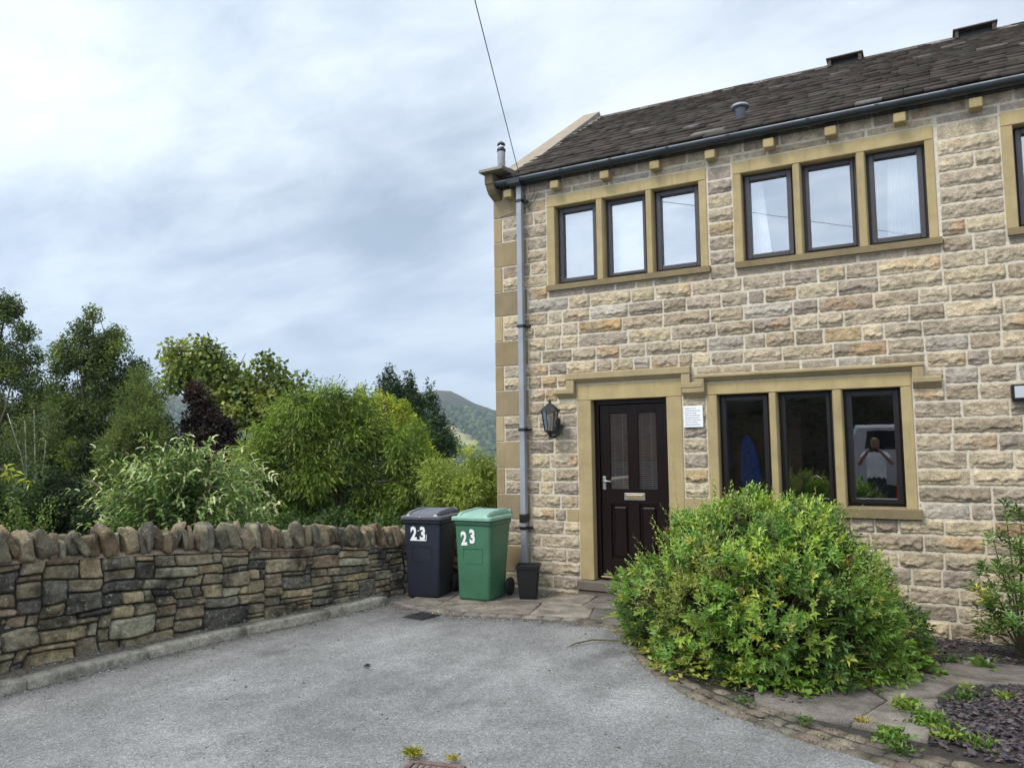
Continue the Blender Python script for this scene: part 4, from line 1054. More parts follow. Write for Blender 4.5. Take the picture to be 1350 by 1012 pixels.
# loose grit and crumbs gathered along the kerb, the wall foot and the paving edge
n_g = 2600; P_, d_ = arclen(KO); s_ = rng.uniform(2.5, d_[-1], n_g); x, y, tx, ty = onpath(P_, d_, s_); side_ = rng.random(n_g) < .55
off = np.where(side_, -rng.exponential(.05, n_g), rng.uniform(.15, .34, n_g)); gx, gy = x-ty*off, y+tx*off; gz_ = np.where(side_, .004, .085)
P2_, d2_ = arclen(PE[:8]); s2 = rng.uniform(0, d2_[-1], 700); x, y, tx, ty = onpath(P2_, d2_, s2); o2 = -rng.exponential(.05, 700); gx = np.r_[gx, x-ty*o2]; gy = np.r_[gy, y+tx*o2]; gz_ = np.r_[gz_, np.full(700, .004)]
x3, y3 = rng.uniform(-1, 5, 500), rng.uniform(-5.2, -1.6, 500); k3 = np.array([not in_poly(q, r, PE[7:]+[(9, -4.1), (9, .05), (1.95, .05)]) for q, r in zip(x3, y3)]); gx = np.r_[gx, x3[k3]]; gy = np.r_[gy, y3[k3]]; gz_ = np.r_[gz_, np.full(k3.sum(), .003)]
nG = len(gx); oc = np.array([[1, 0, 0], [0, 1, 0], [-1, 0, 0], [0, -1, 0], [0, 0, .7], [0, 0, -.5]]); of = np.array([[0, 1, 4], [1, 2, 4], [2, 3, 4], [3, 0, 4], [1, 0, 5], [2, 1, 5], [3, 2, 5], [0, 3, 5]])
rg_ = rng.uniform(.002, .007, nG)*rng.choice([1, 1, 1, 1.8], nG); GV = oc[None]*rg_[:, None, None]*rng.uniform(.7, 1.3, (nG, 6, 1))+np.stack([gx, gy, gz_], -1)[:, None]
gc_ = np.array([[.30, .28, .25], [.16, .15, .13], [.42, .40, .36], [.10, .08, .06], [.24, .17, .10]])[rng.integers(0, 5, nG)]
tag(np_mesh('grit', GV.reshape(-1, 3), (of[None]+(np.arange(nG)*6)[:, None, None]).reshape(-1, 3), M['chip'], None, np.repeat(gc_, 6, 0)), 'loose grit and crumbs gathered along the kerb and paving edge', 'grit', kind='stuff')
# leaf litter, twig on the drive
def litter(n, region, label):
    P = np.array([(*random.choice(region), 0) for _ in range(n)], float); P[:, 0] += rng.normal(0, .12, n); P[:, 1] += rng.normal(0, .05, n); P[:, 2] = .04
    D = rdir(n); D[:, 2] *= .15; Nn = np.tile([0, 0, 1.], (n, 1))+.4*rdir(n); c = np.array([[.32, .17, .06], [.22, .12, .06], [.4, .3, .14], [.45, .42, .3]])[rng.integers(0, 4, n)]
    return leaves(P, D, Nn, rng.uniform(.02, .045, n), rng.uniform(.012, .02, n), c, .3)
v, f, t = litter(150, [(-.80, -1.35), (-1.2, -3.7), (-1.25, -4.2), (-.85, -2.2), (.05, -1.7), (.3, -1.66), (1.9, -1.5), (.9, -.35), (.1, -1.15), (-.75, -1.1), (-.6, -.95), (1.0, -.2), (.5, -1.2), (1.5, -.3)], '')
tag(np_mesh('leaf_litter', v, f, M['leaf'], None, t), 'scattered dry brown leaves on the paving round the bins', 'leaf litter', kind='stuff')
P = np.array([[.70, -3.38, .006], [.735, -3.40, .006], [.76, -3.37, .006]]); v, f, t = leaves(P, np.array([[1, .2, .1], [.8, -.3, .2], [-1, .5, .2]]), np.tile([0, 0, 1.], (3, 1)), .06, .035, np.tile([.03, .025, .02], (3, 1)))
tag(np_mesh('dead_leaf', v, f, M['leaf'], None, t), 'dark dead leaf lying alone on the tarmac', 'leaf')

# ------------------------------------------------------------------ plants
def frame_of(D):
    """two unit vectors perpendicular to each direction"""
    A = np.where(np.abs(D[:, 2:3]) < .9, np.array([[0, 0, 1.]]), np.array([[1., 0, 0]])); X = np.cross(D, A); X /= np.linalg.norm(X, axis=1, keepdims=True); return X, np.cross(X, D)
def unit(a): return a/np.maximum(np.linalg.norm(a, axis=1, keepdims=True), 1e-6)
def jitcol(base, n, var=.25, hue=.12):
    c = np.asarray(base)[None]*(1+var*rng.uniform(-1, 1, (n, 1))); c = c*(1+hue*rng.uniform(-1, 1, (n, 3))); return np.clip(c, .001, 1)
def sprigs(P, D, L, nl, ll, lw, cols, ang=50, fold=.25, droop=.1, tipscale=.7):
    """leafy shoots: leaves in a spiral along a short stem. P,D (n,3), L (n)"""
    n = len(P); D = unit(D); X, Y_ = frame_of(D); out = []
    for k in range(nl):
        t = (k+.6)/nl; a = k*2.4+rng.uniform(-.3, .3, n); r = X*np.cos(a)[:, None]+Y_*np.sin(a)[:, None]
        an = R_(ang)*(1-.55*t)+rng.uniform(-.25, .25, n); d = D*np.cos(an)[:, None]+r*np.sin(an)[:, None]
        q = P+D*(L*t)[:, None]; sc = (1-(1-tipscale)*t)*rng.uniform(.75, 1.2, n)
        out.append(leaves(q, d, unit(D*.9-r*.4+.25*rdir(n)), ll*sc, lw*sc, cols*(1+.16*rng.uniform(-1, 1, (n, 1))), fold, droop))
    return joinl(out)
def stems(P0, P1, r, col, sides=3):
    """thin straight twigs as 3-sided prisms -> quads"""
    D = unit(P1-P0); X, Y_ = frame_of(D); V = []; n = len(P0)
    for (Q, rr) in ((P0, r), (P1, r*.5)):
        for k in range(3):
            a = 2*math.pi*k/3; V.append(Q+(X*math.cos(a)+Y_*math.sin(a))*rr)
    V = np.stack(V, 1).reshape(-1, 3); i = np.arange(n)[:, None]*6
    F = np.concatenate([i+np.array([[k, (k+1) % 3, 3+(k+1) % 3, 3+k]]) for k in range(3)], 0)
    return V, F
def shell_points(lobes, n, inner=.55, zmin=-99, noise_amt=.18, sc=1.3, seed=1, power=.45):
    """points in the outer part of a union of ellipsoids, with holes: returns P, outward D"""
    L = np.array([(*l[0], *(l[1] if isinstance(l[1], tuple) else (l[1],)*3)) for l in lobes], float)
    area = (L[:, 3]*L[:, 4]+L[:, 3]*L[:, 5]+L[:, 4]*L[:, 5]); Ps = []; Ds = []; got = 0
    while got < n:
        k = rng.choice(len(L), size=n*2, p=area/area.sum()); d = rdir(n*2); r = inner+(1-inner)*rng.uniform(0, 1, n*2)**power
        C0 = L[k, :3]; R0 = L[k, 3:]; P = C0+d*R0*r[:, None]
        r2 = 1+noise_amt*fbm(C0+d*R0, sc, seed, 2)*2; P = C0+d*R0*(r*r2)[:, None]
        depth = np.min(np.linalg.norm((P[:, None]-L[None, :, :3])/L[None, :, 3:], axis=2), axis=1)
        ok = (depth > inner*.80) & (P[:, 2] > zmin) & (fbm(P, sc*1.8, seed+9, 2) > -.28)
        Ps.append(P[ok]); Ds.append(unit(d/R0)[ok]); got += ok.sum()
    return np.concatenate(Ps)[:n], np.concatenate(Ds)[:n]
def clump_tint(P, sc, seed, amt): return 1+amt*fbm(P, sc, seed, 2)[:, None]*1.6
def tree(name, label, cat, base, lobes, n, leaf, cols, bark, trunk=None, group=None, limbs=12, zmin=-99, inner=.55, droop=(0, 0, .2), mode='leaf', seed=1, wind=(0, 0, 0), trans=None, nz=.18, sc=1.3):
    """crown of leaves or drooping sprays through a union of lobes, trunk with limbs reaching the lobes"""
    t = empty(name, base, label, cat, group); B = np.array(base)
    P, D = shell_points(lobes, n, inner, zmin, nz, sc, seed)
    cols = np.asarray(cols, float); pick = np.clip(((fbm(P, sc*1.1, seed+3, 2)+.45)*1.1*len(cols)).astype(int), 0, len(cols)-1); c = cols[pick]*clump_tint(P, sc*2.2, seed+5, .38)*(1+.22*rng.uniform(-1, 1, (len(P), 1)))
    ll, lw = leaf
    if mode == 'leaf':      # little clusters of 4 leaves
        out = []
        for k in range(4):
            dd = unit(rdir(len(P))+np.array(droop)+D*.5); q = P+rdir(len(P))*ll*1.3
            out.append(leaves(q, dd, unit(D+.8*rdir(len(P))+np.array([0, 0, .5])), ll*rng.uniform(.7, 1.3, len(P)), lw*rng.uniform(.7, 1.3, len(P)), c*(1+.15*rng.uniform(-1, 1, (len(P), 1))), .2))
        v, f, tt = joinl(out)
    else:                   # sprays: shoots with leaves that arch outwards and hang
        dd = unit(D*.7+np.array(droop)+np.array(wind)+.55*rdir(len(P)))
        v, f, tt = sprigs(P, dd, ll*rng.uniform(2, 4, len(P)), 7, ll, lw, c, 42, .15, .25)
    np_mesh('crown', v, f, M['leaf'], t, tt, off=base)
    m = MB().mat(bark); 
    if trunk is None: trunk = [(base, .12)]
    topc = np.array([l[0] for l in lobes]).mean(0)
    tops = [np.array(l[0]) for l in lobes]; r0 = trunk
    ax = [np.array(base, float)-np.array([0, 0, .5]), B*.6+topc*.4+np.array([0, 0, .0]), topc, np.array(lobes[0][0])]
    m.tube([tuple(q-B) for q in ax], [r0, r0*.8, r0*.55, r0*.15], 8)
    rr = random.Random(seed)
    for k in range(limbs):
        tp = tops[k % len(tops)]; R0 = lobes[k % len(tops)][1]; R0 = R0 if isinstance(R0, tuple) else (R0,)*3
        end = tp+np.array([rr.uniform(-.8, .8)*R0[i] for i in range(3)]); st = ax[0]+(ax[2]-ax[0])*rr.uniform(.35, .95)
        mid = (st+end)/2+np.array([rr.uniform(-.2, .2), rr.uniform(-.2, .2), .15])*np.linalg.norm(end-st)*.6
        m.tube([tuple(q-B) for q in (st, mid, end)], [r0*.35, r0*.2, r0*.05], 5)
    m.build('trunk', t); return t
gbirch = [srgb(85, 105, 53), srgb(67, 85, 45), srgb(113, 132, 67)]
def w(px, py, dd, r): pass
tree('birch_tree', 'tall dark birch with white trunks cut by the left edge', 'tree', (-19.0, 2.6, -3.0), [((-20.465, 4.936, 6.226), 0.310), ((-20.209, 5.281, 5.410), 0.322), ((-21.406, 4.819, 5.694), 0.429), ((-21.872, 4.220, 4.702), 0.858), ((-20.661, 5.272, 4.238), 0.515), ((-19.791, 5.500, 3.729), 0.322), ((-21.577, 4.814, 2.340), 0.965), ((-20.464, 5.685, 2.566), 0.558), ((-22.645, 4.092, 1.177), 0.965), ((-20.748, 5.547, 1.133), 0.665), ((-19.538, 5.795, 1.129), 0.483), ((-20.862, 5.424, -0.048), 0.643), ((-21.640, 4.320, 0.266), 0.461), ((-24.571, 3.925, 0.656), 0.501), ((-21.077, 4.959, 4.639), 0.346), ((-20.640, 5.431, 0.225), 0.513), ((-21.246, 5.253, 3.394), 0.339), ((-19.881, 4.773, 4.163), 0.328), ((-20.512, 5.984, -0.721), 0.384), ((-20.724, 5.848, 2.088), 0.520), ((-20.529, 4.986, 6.283), 0.448), ((-22.192, 3.449, 4.696), 0.393), ((-22.988, 5.005, 1.477), 0.358), ((-20.014, 5.400, 2.983), 0.341), ((-20.332, 6.032, 0.968), 0.432), ((-20.079, 5.942, 0.627), 0.416), ((-19.463, 5.524, 3.478), 0.468), ((-23.291, 3.511, 5.056), 0.373), ((-22.307, 3.408, 1.083), 0.507), ((-20.472, 5.842, 0.335), 0.518), ((-21.911, 4.352, 2.818), 0.329), ((-19.887, 5.224, 2.251), 0.486), ((-20.624, 3.461, 5.281), 0.444), ((-21.190, 5.707, -0.136), 0.500), ((-20.096, 4.817, -0.371), 0.334), ((-22.614, 4.585, 3.712), 0.365), ((-20.733, 4.965, 5.133), 0.326), ((-19.485, 5.053, 5.384), 0.329), ((-21.939, 4.803, 0.578), 0.499), ((-22.268, 4.077, 2.318), 0.448), ((-20.371, 5.003, 3.078), 0.429), ((-21.191, 4.850, 3.260), 0.492), ((-20.298, 4.898, 5.983), 0.365), ((-20.621, 4.908, 2.787), 0.413), ((-23.673, 3.791, 2.699), 0.356), ((-19.011, 5.559, 0.910), 0.328), ((-21.893, 4.474, 5.764), 0.465), ((-20.707, 4.574, 5.316), 0.496), ((-21.492, 4.714, 4.201), 0.352), ((-19.198, 5.027, 0.765), 0.392), ((-24.691, 4.065, 1.901), 0.385), ((-19.360, 4.758, 0.877), 0.361), ((-21.284, 4.241, 2.490), 0.488), ((-21.139, 4.588, 5.392), 0.397), ((-19.393, 5.252, 3.861), 0.326), ((-23.821, 3.177, 1.613), 0.409), ((-21.079, 4.836, 4.119), 0.387), ((-19.752, 5.988, 1.864), 0.373), ((-19.240, 4.812, 2.352), 0.443), ((-23.463, 3.984, 1.309), 0.335), ((-21.069, 4.623, 0.068), 0.337), ((-23.290, 3.585, 5.151), 0.371), ((-21.150, 3.968, 1.550), 0.344), ((-20.191, 5.725, 3.223), 0.419), ((-20.051, 5.541, 4.692), 0.423), ((-20.776, 5.358, 0.739), 0.445), ((-20.413, 5.100, 0.431), 0.514), ((-21.769, 5.263, 0.958), 0.447), ((-23.217, 4.162, 2.696), 0.486), ((-22.215, 4.387, 2.825), 0.507), ((-19.232, 5.267, 1.458), 0.398), ((-19.680, 5.395, 3.585), 0.499), ((-21.922, 5.133, -0.032), 0.343), ((-21.500, 4.511, 3.684), 0.355), ((-20.759, 4.297, 5.616), 0.499), ((-21.965, 4.439, 4.085), 0.451), ((-21.772, 3.194, 2.204), 0.466), ((-19.833, 4.786, 4.652), 0.455), ((-21.588, 4.199, 3.936), 0.417), ((-20.567, 5.051, -1.005), 0.322), ((-19.982, 5.754, 0.418), 0.441), ((-23.755, 3.618, 1.806), 0.346), ((-21.074, 5.038, 4.762), 0.310), ((-22.351, 4.931, 0.322), 0.511), ((-20.092, 5.572, 2.132), 0.386), ((-23.336, 3.399, 2.073), 0.509), ((-22.081, 3.927, 0.856), 0.464), ((-19.142, 5.197, 1.236), 0.449), ((-19.804, 5.603, 3.398), 0.412), ((-20.720, 4.988, 6.198), 0.465)], 19000, (.085, .055), gbirch, M['bark'], .13, 'birches beyond the wall', 18, droop=(0, 0, -.4), seed=3, nz=.2, sc=1.1, inner=.2)
tree('birch_tree', 'tall dark birch with a pointed crown, right of the one at the left edge', 'tree', (-16.870, 5.408, -1.300), [((-16.235, 5.064, 5.671), 0.262), ((-16.524, 5.040, 5.076), 0.315), ((-16.007, 5.462, 5.085), 0.275), ((-16.811, 4.863, 4.310), 0.354), ((-16.127, 5.451, 4.209), 0.452), ((-15.264, 5.701, 3.739), 0.295), ((-14.937, 6.089, 3.091), 0.262), ((-17.432, 4.945, 3.139), 0.442), ((-16.268, 5.240, 2.889), 0.551), ((-15.301, 5.994, 2.772), 0.295), ((-15.585, 5.623, 1.903), 0.433), ((-14.992, 6.158, 2.002), 0.262), ((-17.382, 5.189, 1.598), 0.590), ((-16.075, 5.524, 0.720), 0.629), ((-15.233, 6.246, 0.693), 0.393), ((-17.327, 4.762, 0.314), 0.541), ((-16.646, 5.471, -0.369), 0.590), ((-15.511, 5.239, 4.704), 0.455), ((-17.107, 5.133, 0.971), 0.474), ((-15.888, 5.428, -0.249), 0.478), ((-15.149, 6.247, 3.215), 0.470), ((-14.898, 5.781, 0.899), 0.438), ((-15.576, 5.935, 2.789), 0.309), ((-16.177, 5.486, 0.263), 0.351), ((-16.838, 4.583, 4.144), 0.384), ((-17.498, 4.369, 1.617), 0.332), ((-16.499, 5.380, -0.085), 0.394), ((-15.880, 5.002, 4.210), 0.415), ((-15.863, 5.652, 3.518), 0.389), ((-16.590, 5.361, 3.655), 0.343), ((-15.783, 5.600, -0.251), 0.454), ((-16.734, 4.341, 1.530), 0.414), ((-15.878, 4.901, 0.186), 0.462), ((-15.267, 5.667, 2.415), 0.396), ((-16.402, 5.489, 0.413), 0.294), ((-15.460, 6.192, 0.157), 0.301), ((-16.852, 4.678, 4.638), 0.420), ((-17.063, 5.409, -1.006), 0.325), ((-17.922, 4.823, 0.943), 0.392), ((-17.521, 4.848, 2.385), 0.387), ((-16.435, 4.883, 2.662), 0.423), ((-15.399, 5.857, 0.950), 0.299), ((-16.115, 5.195, 4.693), 0.413), ((-17.205, 4.770, 4.483), 0.283), ((-15.983, 5.301, 4.793), 0.372), ((-15.627, 5.781, 3.457), 0.384), ((-17.675, 4.269, 0.032), 0.411), ((-16.253, 4.825, 1.074), 0.310), ((-16.312, 5.137, 4.273), 0.292), ((-16.280, 5.505, 1.805), 0.407), ((-15.943, 4.493, 1.628), 0.396), ((-15.845, 5.783, 1.531), 0.390), ((-15.852, 4.802, 4.197), 0.449), ((-16.396, 4.539, 0.051), 0.378), ((-17.538, 4.716, 1.592), 0.271), ((-18.023, 4.672, -0.051), 0.409), ((-15.771, 5.909, -0.239), 0.270), ((-16.371, 5.213, 3.499), 0.463), ((-14.816, 5.833, 3.294), 0.303), ((-16.797, 4.475, 2.898), 0.322), ((-16.844, 4.523, 3.999), 0.270), ((-17.487, 5.192, -0.841), 0.464), ((-17.460, 5.545, -0.140), 0.301), ((-15.324, 5.762, 3.937), 0.373), ((-15.864, 4.916, 4.009), 0.333), ((-16.743, 4.590, 2.941), 0.440), ((-15.739, 6.064, 0.746), 0.461), ((-16.233, 5.120, 1.388), 0.423), ((-15.447, 5.609, 1.711), 0.461), ((-14.843, 6.199, 0.937), 0.397), ((-17.254, 4.803, 1.103), 0.455), ((-17.017, 5.207, 0.521), 0.284), ((-16.505, 5.299, 0.748), 0.268), ((-16.470, 4.367, 2.275), 0.350), ((-15.240, 5.746, 1.441), 0.475), ((-15.839, 5.102, 3.148), 0.360), ((-17.434, 5.403, 2.140), 0.301), ((-16.229, 4.715, 5.155), 0.334), ((-15.829, 5.640, 2.336), 0.297), ((-16.496, 4.900, 2.641), 0.333), ((-16.104, 5.205, 4.827), 0.276), ((-15.271, 5.971, 1.025), 0.466), ((-15.983, 5.510, 2.130), 0.278), ((-15.251, 5.717, 4.064), 0.366), ((-14.815, 6.030, 2.814), 0.388), ((-16.643, 4.246, 1.648), 0.427), ((-17.043, 5.125, 1.068), 0.361), ((-17.332, 5.110, 3.009), 0.347), ((-16.038, 4.731, 1.694), 0.387), ((-16.718, 4.662, 2.724), 0.375), ((-15.434, 5.564, 0.131), 0.351), ((-17.226, 4.674, 4.483), 0.265), ((-15.649, 5.941, 2.422), 0.319), ((-15.840, 5.809, 2.254), 0.463), ((-16.039, 5.626, 5.087), 0.269), ((-16.353, 4.533, 4.447), 0.413), ((-17.243, 4.950, 0.770), 0.471), ((-15.745, 5.219, 3.773), 0.344), ((-15.205, 5.636, 2.842), 0.479), ((-16.195, 5.471, -0.362), 0.317), ((-17.157, 4.631, 3.574), 0.288), ((-14.705, 6.513, 0.379), 0.275), ((-15.140, 6.380, 0.902), 0.265), ((-16.466, 4.802, 0.511), 0.444), ((-18.046, 4.637, 1.153), 0.278), ((-16.131, 5.357, 0.520), 0.413), ((-14.665, 6.246, 1.129), 0.348), ((-16.712, 4.797, 2.808), 0.349), ((-16.946, 4.866, -0.497), 0.406), ((-16.235, 5.368, 2.101), 0.360)], 20000, (.08, .05), gbirch, M['bark'], .11, 'birches beyond the wall', 18, droop=(0, 0, -.4), seed=5, nz=.2, sc=1.1, inner=.2)
tree('dark_thicket', 'dark mass of trees low behind the birches', 'trees', (-24.978, 10.213, -2.009), [((-26.550, 8.550, 4.539), 0.417), ((-25.461, 9.405, 3.942), 0.456), ((-24.628, 10.119, 3.641), 0.456), ((-22.909, 10.729, 3.452), 0.456), ((-22.064, 11.464, 2.702), 0.417), ((-28.576, 7.506, 1.620), 0.804), ((-27.395, 8.535, 1.892), 0.670), ((-26.176, 9.606, 1.569), 0.737), ((-24.131, 10.180, 1.547), 0.670), ((-22.844, 11.227, 1.521), 0.670), ((-20.940, 11.847, 0.911), 0.603), ((-19.604, 12.887, 0.879), 0.603), ((-27.370, 9.178, -0.518), 0.804), ((-23.688, 10.579, -0.527), 0.804), ((-21.153, 12.407, -0.897), 0.804), ((-17.825, 13.559, -0.308), 0.804), ((-19.227, 13.375, -0.237), 0.597), ((-19.944, 12.771, -1.399), 0.452), ((-20.992, 11.869, 0.688), 0.645), ((-27.878, 8.485, -0.897), 0.668), ((-20.497, 12.442, -0.152), 0.710), ((-27.139, 8.045, 0.036), 0.674), ((-25.877, 9.491, 1.318), 0.714), ((-24.754, 10.178, 0.942), 0.729), ((-22.720, 11.323, -0.126), 0.482), ((-17.346, 12.632, 0.136), 0.598), ((-26.007, 8.871, 0.641), 0.696), ((-26.725, 9.579, -0.337), 0.675), ((-19.036, 13.153, 0.336), 0.581), ((-20.351, 12.836, 0.334), 0.549), ((-28.119, 8.460, 2.610), 0.442), ((-24.384, 11.289, -1.263), 0.569), ((-21.121, 12.291, 1.024), 0.761), ((-21.624, 12.155, -1.379), 0.438), ((-22.895, 10.311, 3.786), 0.507), ((-21.172, 12.000, 1.830), 0.459), ((-26.748, 9.101, 2.333), 0.462), ((-28.624, 7.967, 1.349), 0.731), ((-17.304, 12.763, -0.483), 0.747), ((-16.917, 14.543, -0.205), 0.524), ((-26.291, 8.850, 4.737), 0.516), ((-21.802, 12.018, -1.194), 0.667), ((-19.074, 13.069, 1.406), 0.568), ((-23.699, 10.989, 1.347), 0.713), ((-21.033, 11.301, -1.242), 0.439), ((-26.881, 8.706, 1.025), 0.710), ((-26.895, 7.654, 2.306), 0.464), ((-21.618, 12.105, -0.644), 0.447), ((-19.769, 12.282, -1.295), 0.459), ((-28.199, 7.138, 0.996), 0.534), ((-21.907, 11.515, 2.545), 0.690), ((-20.070, 12.118, -0.029), 0.497), ((-24.777, 9.646, 3.841), 0.593), ((-23.049, 10.583, 1.259), 0.455), ((-20.813, 11.320, -1.551), 0.517), ((-23.269, 10.750, 1.242), 0.503), ((-21.400, 12.616, 0.744), 0.630), ((-27.714, 9.128, 0.054), 0.423), ((-21.556, 12.659, -1.773), 0.591), ((-28.756, 8.161, 1.502), 0.717), ((-20.714, 12.379, -0.024), 0.761), ((-27.978, 8.844, -0.707), 0.715), ((-27.990, 8.087, 1.692), 0.487), ((-23.814, 11.047, -1.320), 0.516), ((-17.023, 12.907, 0.387), 0.611), ((-24.733, 9.917, 3.319), 0.735), ((-24.402, 9.509, 2.212), 0.452), ((-23.675, 9.689, 1.963), 0.573), ((-22.955, 11.049, 3.221), 0.534), ((-23.519, 9.616, 2.200), 0.715), ((-25.212, 10.547, 1.203), 0.617), ((-22.472, 11.363, 0.423), 0.487), ((-20.315, 12.734, -1.627), 0.456), ((-24.509, 10.644, -0.617), 0.617), ((-22.558, 10.439, 3.460), 0.693), ((-26.370, 8.610, 4.676), 0.454), ((-23.692, 10.026, 0.773), 0.665), ((-23.261, 10.775, 4.028), 0.541), ((-22.314, 11.758, -0.786), 0.478), ((-24.168, 9.719, 0.060), 0.566)], 14000, (.12, .085), [srgb(52, 66, 36), srgb(44, 56, 32)], M['bark'], .15, None, 8, seed=33, inner=.5)
# slim white stems standing in front of the birch crowns
t = empty('birch_tree', (-16.108, 3.478, -1.300), 'young birch with several slim white stems showing against the dark trees at left', 'tree'); B = Vector(t.location)
m = MB().mat(M['birch'])
for pts, r in (([(-16.133, 3.446, -0.158), (-16.117, 3.364, 0.832), (-16.102, 3.281, 1.823), (-16.085, 3.228, 2.516)], .026), ([(-16.117, 3.364, 0.832), (-16.217, 3.237, 1.626), (-16.361, 3.103, 2.223), (-16.475, 2.995, 2.720)], .02), ([(-15.964, 3.548, -0.260), (-15.926, 3.469, 0.829), (-15.893, 3.396, 1.819), (-15.861, 3.323, 2.809)], .024), ([(-15.919, 3.491, 0.631), (-15.751, 3.532, 1.183), (-15.677, 3.533, 1.618), (-15.640, 3.517, 2.014)], .014)):
    m.tube([tuple(Vector(q)-B) for q in pts], [r*(1-.2*i) for i in range(len(pts))], 7)
m.build('trunk', t)
P, D = shell_points([((-15.850, 3.291, 0.840), 0.794), ((-16.346, 3.148, 1.826), 0.596), ((-15.853, 3.527, 2.416), 0.596), ((-16.063, 3.342, 0.050), 0.894)], 1500, .2, seed=77); cc = np.tile(srgb(81, 98, 49), (len(P), 1))*clump_tint(P, 2, 3, .3)
v, f, tt = joinl([leaves(P+rdir(len(P))*.08, rdir(len(P)), rdir(len(P)), .06, .04, cc) for _ in range(4)]); np_mesh('crown', v, f, M['leaf'], t, tt, off=B)
tree('willow_shrub', 'soft grey green upright shrub in front of the birches', 'shrub', (-9.967, 2.226, -1.300), [((-9.721, 2.035, 3.110), 0.159), ((-9.859, 2.039, 2.719), 0.159), ((-10.110, 2.054, 2.249), 0.214), ((-9.579, 2.210, 2.001), 0.186), ((-10.255, 2.004, 1.456), 0.257), ((-9.559, 2.217, 1.214), 0.243), ((-9.987, 2.150, 0.740), 0.300), ((-10.603, 1.915, 0.822), 0.214), ((-9.543, 2.370, 0.684), 0.251), ((-9.754, 2.204, 2.097), 0.234), ((-9.934, 1.891, 2.836), 0.167), ((-10.391, 1.685, 0.720), 0.195), ((-10.282, 1.737, 1.554), 0.187), ((-10.105, 1.861, 0.530), 0.265), ((-10.780, 1.855, 0.706), 0.282), ((-9.466, 2.182, 1.433), 0.223), ((-9.684, 2.180, 1.112), 0.261), ((-10.271, 1.841, 1.732), 0.238), ((-9.332, 2.272, 1.347), 0.184), ((-9.977, 1.828, 1.806), 0.224), ((-10.637, 1.631, 0.890), 0.220), ((-10.467, 1.659, 0.953), 0.285), ((-9.752, 1.754, 1.259), 0.201), ((-9.733, 2.485, 1.385), 0.204), ((-10.561, 1.932, 1.004), 0.257), ((-10.157, 2.137, 0.931), 0.219), ((-10.485, 1.993, 1.698), 0.211), ((-10.672, 1.673, 1.021), 0.178), ((-9.770, 2.250, 2.022), 0.225), ((-9.934, 2.142, 1.134), 0.261), ((-10.201, 1.759, 0.596), 0.160), ((-9.586, 1.908, 2.316), 0.244), ((-9.338, 2.335, 1.354), 0.220), ((-9.186, 2.300, 1.247), 0.178), ((-9.949, 2.073, 1.664), 0.235), ((-9.768, 2.344, 0.641), 0.222), ((-9.601, 2.227, 1.795), 0.202), ((-9.916, 2.101, 1.449), 0.182), ((-9.738, 2.290, 1.282), 0.182), ((-9.711, 2.128, 1.837), 0.191)], 5600, (.085, .026), [srgb(98, 118, 66), srgb(84, 104, 58), srgb(118, 134, 82)], M['twig'], .06, None, 10, droop=(0, 0, .5), mode='spray', seed=7, inner=.3, nz=.4, sc=2)
tree('maple_tree', 'open yellow green tree with flat layered branches against the sky', 'tree', (-10.766, 5.251, -1.300), [((-11.830, 4.258, 4.176), (0.165, 0.145, 0.055)), ((-11.528, 4.415, 4.265), (0.189, 0.166, 0.063)), ((-11.062, 4.666, 4.314), (0.189, 0.166, 0.063)), ((-10.821, 4.811, 4.160), (0.212, 0.187, 0.071)), ((-10.047, 5.242, 4.073), (0.165, 0.145, 0.055)), ((-9.807, 5.388, 3.919), (0.212, 0.187, 0.071)), ((-9.535, 5.554, 3.726), (0.189, 0.166, 0.063)), ((-8.955, 5.899, 3.416), (0.189, 0.166, 0.063)), ((-11.674, 4.361, 3.985), (0.307, 0.270, 0.103)), ((-11.176, 4.630, 4.015), (0.283, 0.249, 0.095)), ((-10.888, 4.806, 3.822), (0.425, 0.374, 0.143)), ((-10.567, 4.999, 3.629), (0.377, 0.332, 0.127)), ((-11.390, 4.541, 3.717), (0.472, 0.415, 0.158)), ((-9.982, 5.309, 3.733), (0.259, 0.228, 0.087)), ((-9.747, 5.462, 3.466), (0.425, 0.374, 0.143)), ((-10.282, 5.179, 3.361), (0.472, 0.415, 0.158)), ((-9.291, 5.725, 3.308), (0.330, 0.291, 0.111)), ((-10.991, 4.787, 3.410), (0.660, 0.581, 0.222)), ((-9.849, 5.441, 3.091), (0.755, 0.664, 0.254)), ((-11.605, 4.454, 3.382), (0.472, 0.415, 0.158)), ((-9.364, 5.727, 2.858), (0.802, 0.706, 0.269)), ((-10.595, 5.035, 3.065), (0.802, 0.706, 0.269)), ((-10.205, 5.292, 2.589), (0.943, 0.830, 0.317)), ((-8.967, 5.975, 2.513), (0.708, 0.623, 0.238))], 3000, (.13, .09), [srgb(118, 138, 72), srgb(98, 120, 62), srgb(140, 152, 84)], M['bark'], .10, None, 26, droop=(0, 0, -.1), seed=9, inner=.2, nz=.35, sc=1.6)
tree('plum_tree', 'dark purple leaved small tree beneath the layered yellow green one', 'tree', (-9.655, 3.551, -1.300), [((-9.598, 3.252, 3.064), 0.152), ((-9.554, 3.342, 2.797), 0.219), ((-9.414, 3.519, 2.460), 0.253), ((-9.089, 3.621, 2.217), 0.203), ((-9.758, 3.319, 2.228), 0.270), ((-9.391, 3.431, 1.885), 0.304), ((-9.040, 3.712, 1.829), 0.236), ((-9.692, 3.486, 1.416), 0.338)], 2100, (.08, .055), [srgb(54, 42, 46), srgb(42, 35, 39), srgb(66, 52, 50)], M['bark'], .06, None, 12, seed=11, inner=.2, nz=.4, sc=2)
